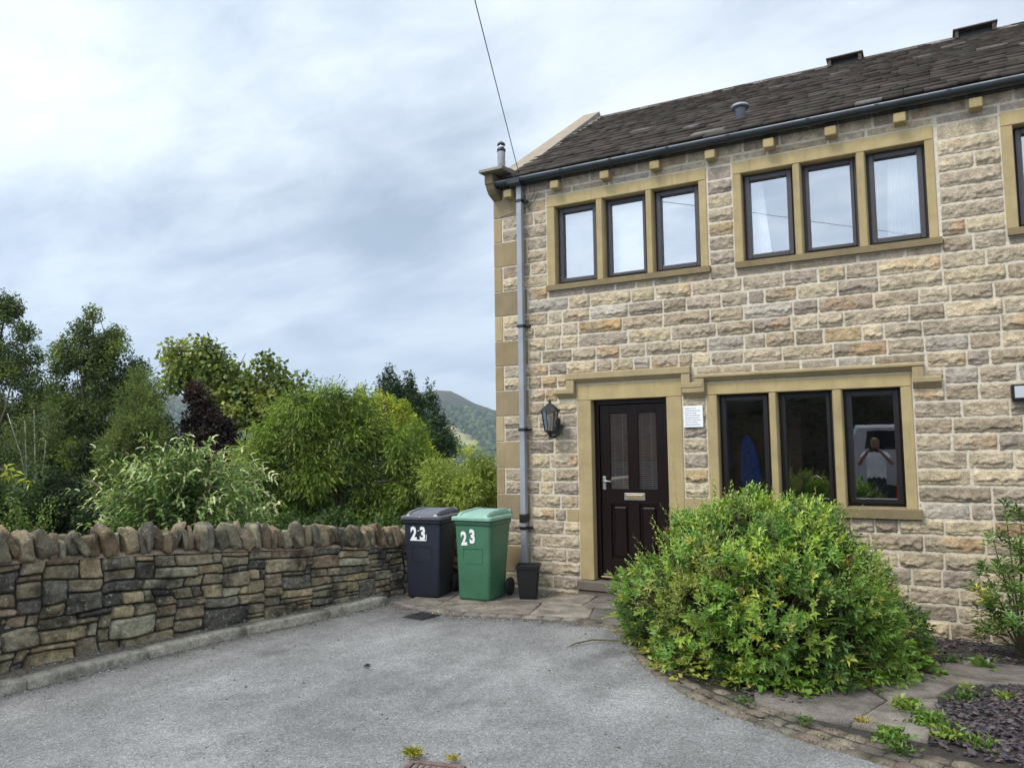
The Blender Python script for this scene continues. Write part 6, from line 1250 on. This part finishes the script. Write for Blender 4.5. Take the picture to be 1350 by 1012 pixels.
v, f, tt = sprigs(H-np.array([0, 0, .03]), unit(H-B+[0, 0, .4]), np.full(len(H), .10), 13, .105, .022, jitcol(srgb(98, 134, 70), len(H), .3), 75, .15, .2); v2, f2, t2 = sprigs(np.array([[4.99, -.62, .42], [5.03, -.6, .36]]), np.array([[-.2, -.3, .8], [.1, -.4, .7]]), np.array([.06, .05]), 14, .11, .024, np.tile(srgb(196, 196, 110), (2, 1)), 75, .15, .2)
v, f, tt = joinl([(v, f, tt), (v2, f2, t2)]); np_mesh('foliage', v, f, M['gloss_leaf'], rs, tt, off=B)
# weeds in the joints: every clump by itself
def weed(x, y, n, ll, lw, h, col, label, name='weed', grp='weeds in the paving joints'):
    n = int(n*1.5); h *= 1.15
    z0 = float(gz(x, y))+.015; P = np.tile([x, y, z0], (n, 1))+np.c_[rng.normal(0, h*.45, n), rng.normal(0, h*.35, n), rng.uniform(0, h*.6, n)]; d = rdir(n); d[:, 2] = abs(d[:, 2])+.35
    v, f, tt = leaves(P, unit(d), unit(rdir(n)+[0, 0, 1.]), ll*rng.uniform(.6, 1.3, n), lw*rng.uniform(.6, 1.2, n), jitcol(col, n, .3, .15), .15, .25)
    o = np_mesh(name, v, f, M['gloss_leaf'], None, tt, off=(x, y, z0)); o.location = (x, y, z0); tag(o, label, 'weed', grp)
G1, G2, G3 = srgb(98, 132, 60), srgb(122, 148, 72), srgb(82, 112, 58)
for (px_, py_, n, ll, lw, h, c, lb) in [
    (4.60, -2.92, 150, .055, .02, .10, G1, 'bushy weed with drooping leaves between the flags and the slate chippings'),
    (4.48, -2.66, 90, .05, .03, .07, G2, 'rounded light green weed clump on the joint of the stone flags'),
    (4.42, -3.26, 130, .05, .03, .08, G1, 'green weed clump growing on the curved sett edging'),
    (4.47, -3.42, 60, .05, .016, .06, G3, 'narrow leaved weed just below the clump on the sett edging'),
    (4.80, -2.30, 70, .045, .016, .09, G3, 'upright wispy weed at the left rim of the slate chippings'),
    (4.86, -3.15, 60, .05, .014, .07, G1, 'thin leaved weed in the slate chippings near the lower right corner'),
    (4.70, -3.12, 80, .05, .02, .08, G2, 'yellowish green weed where the sett edging meets the slate chippings'),
    (3.95, -3.22, 50, .04, .01, .06, G3, 'grassy tuft in the sett joints in front of the stone flags'),
    (4.84, -1.95, 45, .035, .014, .05, G2, 'tiny weed tuft between the large flags and the slate bed'),
    (4.55, -.55, 110, .05, .014, .09, G3, 'grassy tuft against the house wall right of the bush'),
    (4.75, -.95, 90, .04, .014, .08, G3, 'low green tuft beside the flags near the house wall'),
    (4.98, -1.0, 12, .14, .05, .06, srgb(104, 140, 72), 'broad leaved weed with long pale leaves under the right shrub'),
    (2.62, -2.12, 70, .04, .02, .07, srgb(140, 150, 90), 'pale weed on the setts left of the yellowing creeper'),
    (3.55, -3.0, 60, .035, .01, .06, G3, 'wispy weed on the setts in front of the big bush'),
    (5.05, -2.1, 40, .05, .014, .06, G2, 'small weed in the slate chippings by the right edge'),
    (4.25, -3.05, 40, .04, .012, .04, srgb(150, 140, 70), 'dry yellowish tuft at the end of the sett edging'),
    (2.12, -4.66, 110, .05, .008, .04, srgb(150, 156, 56), 'yellow green grass tuft at the left corner of the rusty drain frame'),
    (2.34, -4.60, 70, .035, .008, .025, srgb(170, 168, 90), 'dry grass fringe along the upper rim of the rusty drain frame')]:
    weed(px_, py_, n, ll, lw, h, c, lb)
n = 1700; s_ = rng.uniform(2.4, 8.5, n); P_, d_ = arclen(PE); x, y, tx, ty = onpath(P_, d_, s_); off = rng.choice([-.01, .12, .245], n)+rng.normal(0, .012, n); P = np.stack([x-ty*off, y+tx*off, np.full(n, .012)], -1); P = P[fbm(P, 3, 3, 2) > -.1]; n = len(P); d = rdir(n); d[:, 2] = abs(d[:, 2])
v, f, tt = leaves(P, d, rdir(n), .022, .007, jitcol([.14, .15, .05], n, .4)); tag(np_mesh('moss', v, f, M['leaf'], None, tt), 'short moss and grass in the joints of the sett edging', 'moss', kind='stuff')
kp = spray_plant('bramble_twig', 'thin arching twig lying on the tarmac near the bush', 'twig', [[(2.25, -1.85, .02), (2.05, -1.95, .03), (1.95, -2.1, .02), (1.92, -2.2, .01)]], 4, .01, .005, (.05, .04, .03), .003)

# ------------------------------------------------------------------ valley and hill
HA = [(-72.75, 44.5), (-66.29, 63.4), (-60.55, 84.3), (-56.26, 96.7), (-53.28, 102.0), (-52.08, 95.6), (-49.13, 81.0), (-45.03, 74.2), (-41.29, 88.6), (-37.44, 103.1), (-36.05, 104.4), (-34.36, 108.6), (-33.22, 106.9), (-32.38, 94.8), (-31.53, 82.6), (-30.68, 74.9), (-29.83, 64.2), (-27.28, 46.9), (-21.65, 29.8), (-5.89, 9.9), (5.04, -1.2)]
def terrain_h(x, y):
    r = np.hypot(x-4.7, y+8.2); az = np.degrees(np.arctan2(x-4.7, y+8.2))       # 0 = along +y, negative to the left
    H = np.interp(az, [a for a, _ in HA], [h for _, h in HA])
    q = np.stack([x, y, 0*x], -1)
    near = -1.3-2.2*sm(12, 40, r)-26*sm(40, 420, r)
    h = near+(H+30)*sm(620, 1500, r)**1.15+ (6*fbm(q, .004, 2, 3)+3*fbm(q, .02, 4, 2))*sm(300, 900, r)*1.2
    h = np.where(r > 1500, h-40*sm(1500, 2600, r), h)
    return h
azs = np.radians(np.linspace(-75, 75, 170)); rs_ = np.r_[np.geomspace(3, 500, 40), np.linspace(530, 1700, 90), np.linspace(1800, 3200, 10)]
A, Rr = np.meshgrid(azs, rs_); X = 4.7+Rr*np.sin(A); Yt = -8.2+Rr*np.cos(A); Z = terrain_h(X.ravel(), Yt.ravel()).reshape(X.shape)
# under the house, drive and wall the valley sheet stays well below the paving
Z = np.where((Yt < 8) & (X > -2.2), np.minimum(Z, -1.3), Z)
na = len(azs); i = np.arange(len(rs_)-1)[:, None]*na+np.arange(na-1)[None]
def hillmat():
    m, nt, p, o = new_mat('moor_and_fields')
    sx = N(nt, 'ShaderNodeSeparateXYZ'); nt.links.new(pos(nt), sx.inputs[0])
    v = N(nt, 'ShaderNodeTexVoronoi', Scale=.006); v.distance = 'EUCLIDEAN'; nt.links.new(pos(nt), v.inputs['Vector'])
    sc = N(nt, 'ShaderNodeSeparateColor'); nt.links.new(v.outputs['Color'], sc.inputs[0])
    fld = ramp(nt, sc.outputs[0], [(0, (.05, .09, .03)), (.4, (.09, .13, .04)), (.7, (.15, .17, .06)), (1, (.22, .21, .09))])
    wd = mixc(nt, ramp(nt, tex_noise(nt, .012, 6, .65), [(.42, 0.), (.5, 1.)]), fld, (.028, .05, .025))
    moor = ramp(nt, tex_noise(nt, .02, 6, .7), [(.3, (.045, .042, .034)), (.5, (.075, .068, .048)), (.7, (.09, .10, .05))])
    mr = N(nt, 'ShaderNodeMapRange'); mr.inputs[1].default_value = 55; mr.inputs[2].default_value = 85; ad = N(nt, 'ShaderNodeMath', operation='ADD'); nt.links.new(sx.outputs[2], ad.inputs[0])
    ml = N(nt, 'ShaderNodeMath', operation='MULTIPLY'); ml.inputs[1].default_value = 50; nt.links.new(tex_noise(nt, .006, 4, .6), ml.inputs[0]); nt.links.new(ml.outputs[0], ad.inputs[1]); sb = N(nt, 'ShaderNodeMath', operation='SUBTRACT'); sb.inputs[1].default_value = 25
    nt.links.new(ad.outputs[0], sb.inputs[0]); nt.links.new(sb.outputs[0], mr.inputs[0])
    c = mixc(nt, mr.outputs[0], wd, moor)
    a = N(nt, 'ShaderNodeAttribute', attribute_name='tint'); s2 = N(nt, 'ShaderNodeSeparateColor'); nt.links.new(a.outputs['Color'], s2.inputs[0])
    c = mixc(nt, s2.outputs[0], c, (.34, .31, .16))
    nt.links.new(c, p.inputs['Base Color']); p.inputs['Roughness'].default_value = 1; p.inputs['Specular IOR Level'].default_value = 0
    return m
M['hill'] = hillmat()
Xf, Yf, Zf = X.ravel(), Yt.ravel(), Z.ravel()
FC = [(-539.4, 812.9, 55, 22, 2.156), (-508.1, 803.4, 45, 18, 2.134)]
fm = np.zeros(len(Xf))
for (cx, cy, ra, rb, ang) in FC:
    u_ = (Xf-cx)*math.cos(ang)+(Yf-cy)*math.sin(ang); v_ = -(Xf-cx)*math.sin(ang)+(Yf-cy)*math.cos(ang); fm = np.maximum(fm, (np.hypot(u_/ra, v_/rb) < 1)*1.)
tag(np_mesh('hills', np.c_[Xf, Yf, Zf], np.stack([i, i+1, i+na+1, i+na], -1).reshape(-1, 4), M['hill'], None, np.tile(fm[:, None], (1, 3)), smooth=True), kind='structure')
# woodland on the hill: one far-off mass
def ico():
    bm = bmesh.new(); bmesh.ops.create_icosphere(bm, subdivisions=1, radius=1); V = np.array([v.co[:] for v in bm.verts]); F = np.array([[v.index for v in f.verts] for f in bm.faces]); bm.free(); return V, F
IV, IF = ico(); n = 12000
az = np.radians(rng.uniform(-66, -28, n*2)); rr = rng.uniform(420, 1480, n*2); x = 4.7+rr*np.sin(az); y = -8.2+rr*np.cos(az); z = terrain_h(x, y)
ok = (fbm(np.stack([x, y, 0*x], -1), .006, 51, 3) > -.25+.5*sm(35, 85, z)) & (z < 88)
for (cx, cy, ra, rb, ang) in FC:
    u_ = (x-cx)*math.cos(ang)+(y-cy)*math.sin(ang); v_ = -(x-cx)*math.sin(ang)+(y-cy)*math.cos(ang); ok &= np.hypot(u_/ra, v_/rb) > 1.05
x, y, z = x[ok][:n], y[ok][:n], z[ok][:n]; n = len(x); r = rng.uniform(2.2, 5.0, n)
Vt = IV[None]*r[:, None, None]*np.array([1, 1, 1.1]); nn = fbm(Vt.reshape(-1, 3)+np.repeat(np.arange(n)[:, None]*3.1, len(IV), 0), .25, 3, 2).reshape(n, -1, 1); Vt = Vt*(1+.45*nn)+np.stack([x, y, z+r*.6], -1)[:, None]
cc = np.array([srgb(52, 72, 40), srgb(42, 60, 38), srgb(70, 92, 48), srgb(84, 100, 54)])[rng.integers(0, 4, n)]*rng.uniform(.7, 1.2, (n, 1))
Ft = (IF[None]+(np.arange(n)*len(IV))[:, None, None]).reshape(-1, 3)
M['far'] = attr_stone('far_woodland', stain=(.02, .035, .02), stain_amt=.2, bumpd=.0, sc=.4)
tag(np_mesh('woodland', Vt.reshape(-1, 3), Ft, M['far'], None, np.repeat(cc, len(IV), 0), smooth=True), 'distant woodland covering the lower slopes of the hill', 'woodland', kind='stuff')
M['farwhite'] = simple('whitewashed_wall', (.7, .68, .62), .9, .05, .2); M['farroof'] = simple('slate_roof_far', (.15, .14, .14), .9, .1, .2)
for k_, (x, y, lb) in enumerate([(-376.2, 649.5, 'long pale building low on the far hillside beside the house corner'), (-390.3, 658.6, 'small white house on the far hillside left of the long pale building')]):
    z = float(terrain_h(np.array([x]), np.array([y]))[0]); t = empty('farmhouse', (x, y, z), lb, 'house', 'pale houses on the far hillside'); t.rotation_euler.z = R_(30+k_*20)
    MB().mat(M['farwhite']).box((-9+3*k_, -4, -2), (9-3*k_, 4, 6)).build('wall', t); MB().mat(M['farroof']).prism([(-4.6, 6.01), (4.6, 6.01), (0, 9.5)], -9.5+3*k_, 9.5-3*k_, axis=0).build('roof', t)

# ------------------------------------------------------------------ behind the camera: what the panes reflect
hd = empty('hedge', (-1, -17.5, 0), 'tall dark hedge across the street, seen only in the window reflections', 'hedge')
P, D = shell_points([((x_, -17.5+.3*math.sin(x_), 2.0), (1.5, 1.1, 2.3+.3*math.sin(x_*1.7))) for x_ in np.arange(-16, 14, 1.2)], 9000, .75, 0, .1, 1, 61); v, f, tt = joinl([leaves(P+rdir(len(P))*.1, rdir(len(P)), rdir(len(P)), .17, .11, jitcol(srgb(50, 62, 36), len(P))) for _ in range(3)]); np_mesh('foliage', v, f, M['leaf'], hd, tt, off=hd.location)
MB().mat(M['bark']).box((-15, -.5, -.3), (15, .5, 3.1), .2).build('stems', hd)
def vehicle(name, label, loc, paint, prof, wd, wheels, glass):
    t = empty(name, loc, label, 'van' if 'van' in name else 'car'); L0 = len(prof)
    secs = []
    for yv, ins in ((-wd/2, .12), (-wd/2+.1, .0), (wd/2-.1, .0), (wd/2, .12)): secs.append([(x+(ins*.5 if x < 0 else -ins*.5), yv, z-(ins*.6 if z > 1 else 0)) for x, z in prof])
    MB().mat(paint).loft(secs, smooth=False).build('body', t)
    for (x0, x1, z0, z1) in glass:
        for s_ in (-1, 1): MB().mat(M['carglass']).prism([(x0, z0), (x1, z0), (x1-.06, z1), (x0+.06, z1)], s_*(wd/2-.02), s_*(wd/2+.006), axis=1).build('side_window', t)
    for x in wheels:
        for s_ in (-1, 1):
            wv = MB().mat(M['rubber']).lathe([(.1, -.1), (.3, -.1), (.33, -.07), (.33, .07), (.3, .1), (.1, .1)], (0, 0, 0), 24, Matrix.Translation((x, s_*(wd/2-.08), .33)) @ Matrix.Rotation(math.pi/2, 4, 'X')).build('wheel', t)
    return t
vehicle('parked_van', 'silver van parked across the street, reflected in the right kitchen pane', (5.35, -13.2, 0), M['silver'], [(-2.4, .3), (2.5, .3), (2.5, .9), (2.3, 1.1), (1.7, 1.25), (1.1, 2.0), (.8, 2.1), (-2.3, 2.1), (-2.4, 1.9)], 1.9, (-1.6, 1.6), [(-.5, .9, 1.5, 1.95), (-2.1, -.7, 1.5, 1.95)])
vehicle('parked_car', 'red hatchback parked across the street, reflected in the right kitchen pane', (5.85, -11.0, 0), M['redpaint'], [(-1.9, .3), (1.9, .3), (1.95, .8), (1.2, .95), (.5, 1.4), (-1.2, 1.45), (-1.85, 1.0)], 1.7, (-1.2, 1.2), [(-1.1, .5, .98, 1.32)])
# the person photographing: one skinned body, seen only as a reflection
def person(loc, rot):
    J = {'pelvis': ((0, 0, .95), .145), 'waist': ((0, 0, 1.1), .135), 'chest': ((0, .01, 1.32), .165), 'neck0': ((0, 0, 1.47), .075), 'neck': ((0, .02, 1.53), .058), 'head0': ((0, .03, 1.60), .085), 'head': ((0, .03, 1.70), .098), 'crown': ((0, .02, 1.77), .07),
         'shl': ((-.19, .0, 1.43), .062), 'ell': ((-.30, .16, 1.24), .044), 'wrl': ((-.12, .40, 1.48), .029), 'hal': ((-.07, .43, 1.52), .034), 'shr': ((.19, 0, 1.43), .062), 'elr': ((.30, .16, 1.24), .044), 'wrr': ((.12, .40, 1.48), .029), 'har': ((.07, .43, 1.52), .034),
         'hil': ((-.10, 0, .90), .10), 'knl': ((-.11, .02, .50), .062), 'anl': ((-.12, 0, .09), .042), 'tol': ((-.13, .17, .04), .036), 'hir': ((.10, 0, .90), .10), 'knr': ((.11, .02, .50), .062), 'anr': ((.12, 0, .09), .042), 'tor': ((.13, .17, .04), .036)}
    E = [('pelvis', 'waist'), ('waist', 'chest'), ('chest', 'neck0'), ('neck0', 'neck'), ('neck', 'head0'), ('head0', 'head'), ('head', 'crown'), ('chest', 'shl'), ('shl', 'ell'), ('ell', 'wrl'), ('wrl', 'hal'), ('chest', 'shr'), ('shr', 'elr'), ('elr', 'wrr'), ('wrr', 'har'), ('pelvis', 'hil'), ('hil', 'knl'), ('knl', 'anl'), ('anl', 'tol'), ('pelvis', 'hir'), ('hir', 'knr'), ('knr', 'anr'), ('anr', 'tor')]
    for s_, hn in ((-1, 'hal'), (1, 'har')):
        for k in range(5):
            b = J[hn][0]; dx = -s_*(.02+.012*k) if k else -s_*.01; n1, n2 = f'{hn}f{k}a', f'{hn}f{k}b'
            J[n1] = ((b[0]-s_*.008-s_*.0*k, b[1]+.03, b[2]+.035-.019*k), .011); J[n2] = ((b[0]-s_*.055, b[1]+.035, b[2]+.04-.019*k), .009); E += [(hn, n1), (n1, n2)]
    names = list(J); me = bpy.data.meshes.new('person'); me.from_pydata([J[k][0] for k in names], [(names.index(a), names.index(b)) for a, b in E], [])
    o = bpy.data.objects.new('person', me); C.objects.link(o); sk = o.modifiers.new('s', 'SKIN')
    for i_, k in enumerate(names): me.skin_vertices[0].data[i_].radius = (J[k][1],)*2; me.skin_vertices[0].data[i_].use_root = (k == 'pelvis')
    sb = o.modifiers.new('u', 'SUBSURF'); sb.levels = sb.render_levels = 2; bpy.context.view_layer.update()
    m2 = bpy.data.meshes.new_from_object(o.evaluated_get(bpy.context.evaluated_depsgraph_get())); bpy.data.objects.remove(o)
    for mm in ('skin', 'shirt', 'trousers', 'hair'): m2.materials.append(M[mm])
    for p_ in m2.polygons:
        c = p_.center; p_.use_smooth = True
        p_.material_index = 2 if c.z < .98 else (1 if c.z < 1.49 and (abs(c.x) < .24 and c.y < .14 or c.y < .09) else 0)
        if c.z > 1.72 and c.y < .07 or c.z > 1.765: p_.material_index = 3
    o = bpy.data.objects.new('person', m2); C.objects.link(o); o.location = loc; o.rotation_euler.z = rot
    return tag(o, 'person in a white t-shirt holding up a phone, reflected in the right kitchen pane', 'person')
person((3.72, -8.25, 0), 0)
ph = MB().mat(M['black']).box((-.075, -.004, -.038), (.075, .004, .038), .003).build('phone'); ph.location = (3.72, -7.78, 1.53); tag(ph, 'black phone held up in both hands of the reflected person', 'phone')
pp = empty('utility_pole', (8.3, -20, 0), 'wooden pole across the street carrying the overhead cable', 'pole'); MB().mat(M['bark']).tube([(0, 0, 0), (0, 0, 4), (0, 0, 8)], [.14, .12, .10], 12).build('post', pp); MB().mat(M['bark']).box((-.5, -.05, 7.4), (.5, .05, 7.5), .01).build('crossarm', pp)

# ------------------------------------------------------------------ sky, sun, camera
W = bpy.data.worlds.new('World'); bpy.context.scene.world = W; W.use_nodes = True; nt = W.node_tree; nt.nodes.clear()
out = nt.nodes.new('ShaderNodeOutputWorld'); SUN_EL, SUN_AZ = 52, 205
sky = N(nt, 'ShaderNodeTexSky'); sky.sky_type = 'NISHITA'; sky.sun_disc = False; sky.sun_elevation = R_(SUN_EL); sky.sun_rotation = R_(SUN_AZ); sky.air_density = 1; sky.dust_density = 1
b1_ = N(nt, 'ShaderNodeBackground', Strength=.10); nt.links.new(sky.outputs[0], b1_.inputs[0])
tc = nt.nodes.new('ShaderNodeTexCoord'); sx = N(nt, 'ShaderNodeSeparateXYZ'); nt.links.new(tc.outputs['Generated'], sx.inputs[0])
def mth(op, a, b=None, c=None, clamp=False):
    n = nt.nodes.new('ShaderNodeMath'); n.operation = op; n.use_clamp = clamp
    for i_, v in enumerate((a, b, c)):
        if v is None: continue
        if isinstance(v, (int, float)): n.inputs[i_].default_value = v
        else: nt.links.new(v, n.inputs[i_])
    return n.outputs[0]
zz = mth('ADD', mth('MAXIMUM', sx.outputs[2], 0.), .22)
cx_ = N(nt, 'ShaderNodeCombineXYZ'); nt.links.new(mth('DIVIDE', sx.outputs[0], zz), cx_.inputs[0]); nt.links.new(mth('DIVIDE', sx.outputs[1], zz), cx_.inputs[1])
mp = N(nt, 'ShaderNodeMapping'); mp.inputs['Rotation'].default_value = (0, 0, R_(25)); mp.inputs['Scale'].default_value = (1.0, 1.7, 1); mp.inputs['Location'].default_value = (3.1, 1.7, 0); nt.links.new(cx_.outputs[0], mp.inputs[0])
n1 = tex_noise(nt, 1.05, 7, .52, mp.outputs[0], .35); n2 = tex_noise(nt, .42, 4, .5, mp.outputs[0], .2); n3 = tex_noise(nt, 4.2, 5, .6, mp.outputs[0], .5)
n4 = tex_noise(nt, 9, 5, .6, mp.outputs[0], .6)
f = mth('SUBTRACT', mth('ADD', mth('ADD', mth('MULTIPLY', n1, .62), mth('MULTIPLY', n4, .07)), mth('ADD', mth('MULTIPLY', n2, .38), mth('MULTIPLY', n3, .17))), .09)
for (vx, vy, vz), wd_, am in (((-.78, .494, .384), .030, .02), ((-.835, .471, .285), .012, .04), ((-.705, .603, .374), .012, .0), ((-.585, .717, .363), .012, -.09), ((-.553, .785, .278), .010, -.07), ((-.857, .462, .227), .006, -.05), ((-.768, .605, .21), .006, -.02),
                              ((-.071, .885, .461), .06, .16), ((-.299, .83, .471), .02, .10), ((-.653, .728, .21), .0012, .08), ((-.532, .822, .204), .004, .05), ((-.509, .858, .067), .003, .10), ((-.45, .78, .44), .01, -.04)):
    dn = N(nt, 'ShaderNodeVectorMath', operation='DOT_PRODUCT'); nt.links.new(tc.outputs['Generated'], dn.inputs[0]); dn.inputs[1].default_value = Vector((vx, vy, vz)).normalized()
    f = mth('ADD', f, mth('MULTIPLY', mth('POWER', 2.718, mth('DIVIDE', mth('SUBTRACT', dn.outputs['Value'], 1.), wd_)), am))
cl = ramp(nt, f, [(.38, (.30, .375, .465)), (.46, (.385, .46, .555)), (.53, (.49, .56, .65)), (.60, (.61, .68, .75)), (.69, (.72, .785, .84))])
hz = mth('SUBTRACT', 1., mth('MULTIPLY', sx.outputs[2], 3.2), clamp=True)
cl = mixc(nt, mth('MULTIPLY', hz, .75), cl, (.36, .465, .625))
# overcast sky is brighter overhead and towards the veiled sun behind the camera
sd = Vector((math.sin(R_(SUN_AZ))*math.cos(R_(SUN_EL)), math.cos(R_(SUN_AZ))*math.cos(R_(SUN_EL)), math.sin(R_(SUN_EL))))
dt = N(nt, 'ShaderNodeVectorMath', operation='DOT_PRODUCT'); nt.links.new(tc.outputs['Generated'], dt.inputs[0]); dt.inputs[1].default_value = sd
g_ = mth('POWER', mth('MAXIMUM', mth('MULTIPLY_ADD', dt.outputs['Value'], .5, .5), 0.), 5.)
st_ = mth('MULTIPLY_ADD', g_, 1.9, 1.05)
b2_ = N(nt, 'ShaderNodeBackground'); nt.links.new(cl, b2_.inputs[0]); nt.links.new(st_, b2_.inputs[1])
ms = N(nt, 'ShaderNodeMixShader'); ms.inputs[0].default_value = .88; nt.links.new(b1_.outputs[0], ms.inputs[1]); nt.links.new(b2_.outputs[0], ms.inputs[2]); nt.links.new(ms.outputs[0], out.inputs[0])
sl_ = bpy.data.lights.new('sun', 'SUN'); sl_.energy = 1.5; sl_.angle = R_(14); sl_.color = (1, .93, .82); so = bpy.data.objects.new('sun', sl_); C.objects.link(so)
so.rotation_euler = (-sd).to_track_quat('-Z', 'Y').to_euler()
if 0.00024 > 0:
    hb = MB().box((-2400, -40, -70), (1500, 3300, 160)).build('haze'); hm = bpy.data.materials.new('haze_air'); hm.use_nodes = True; n_ = hm.node_tree; n_.nodes.clear(); o_ = n_.nodes.new('ShaderNodeOutputMaterial'); pv_ = n_.nodes.new('ShaderNodeVolumePrincipled'); pv_.inputs['Color'].default_value = (.82, .90, 1, 1); pv_.inputs['Density'].default_value = 0.00024; pv_.inputs['Anisotropy'].default_value = .0
    n_.links.new(pv_.outputs[0], o_.inputs['Volume']); hb.data.materials.append(hm); tag(hb, kind='stuff')
sc = bpy.context.scene
cam = bpy.data.cameras.new('camera'); cam.sensor_width = 36; cam.sensor_fit = 'HORIZONTAL'; cam.lens = 36*1007.083/1350; cam.clip_end = 8000; cam.clip_start = .05
cam.shift_y = 0; co_ = bpy.data.objects.new('camera', cam); C.objects.link(co_)
F_, Rv, Uv = Vector((-0.478127, 0.874640, 0.079996)), Vector((0.876847, 0.480578, -0.013600)), Vector((0.050339, -0.063642, 0.996702))
co_.matrix_world = Matrix(((Rv.x, Uv.x, -F_.x, 4.7063), (Rv.y, Uv.y, -F_.y, -8.2), (Rv.z, Uv.z, -F_.z, 1.71223), (0, 0, 0, 1)))
sc.camera = co_
sc.view_settings.view_transform = 'Standard'; sc.view_settings.look = 'None'; sc.view_settings.exposure = 0.46; sc.view_settings.gamma = 1
sc.cycles.max_bounces = 8; sc.cycles.transparent_max_bounces = 12
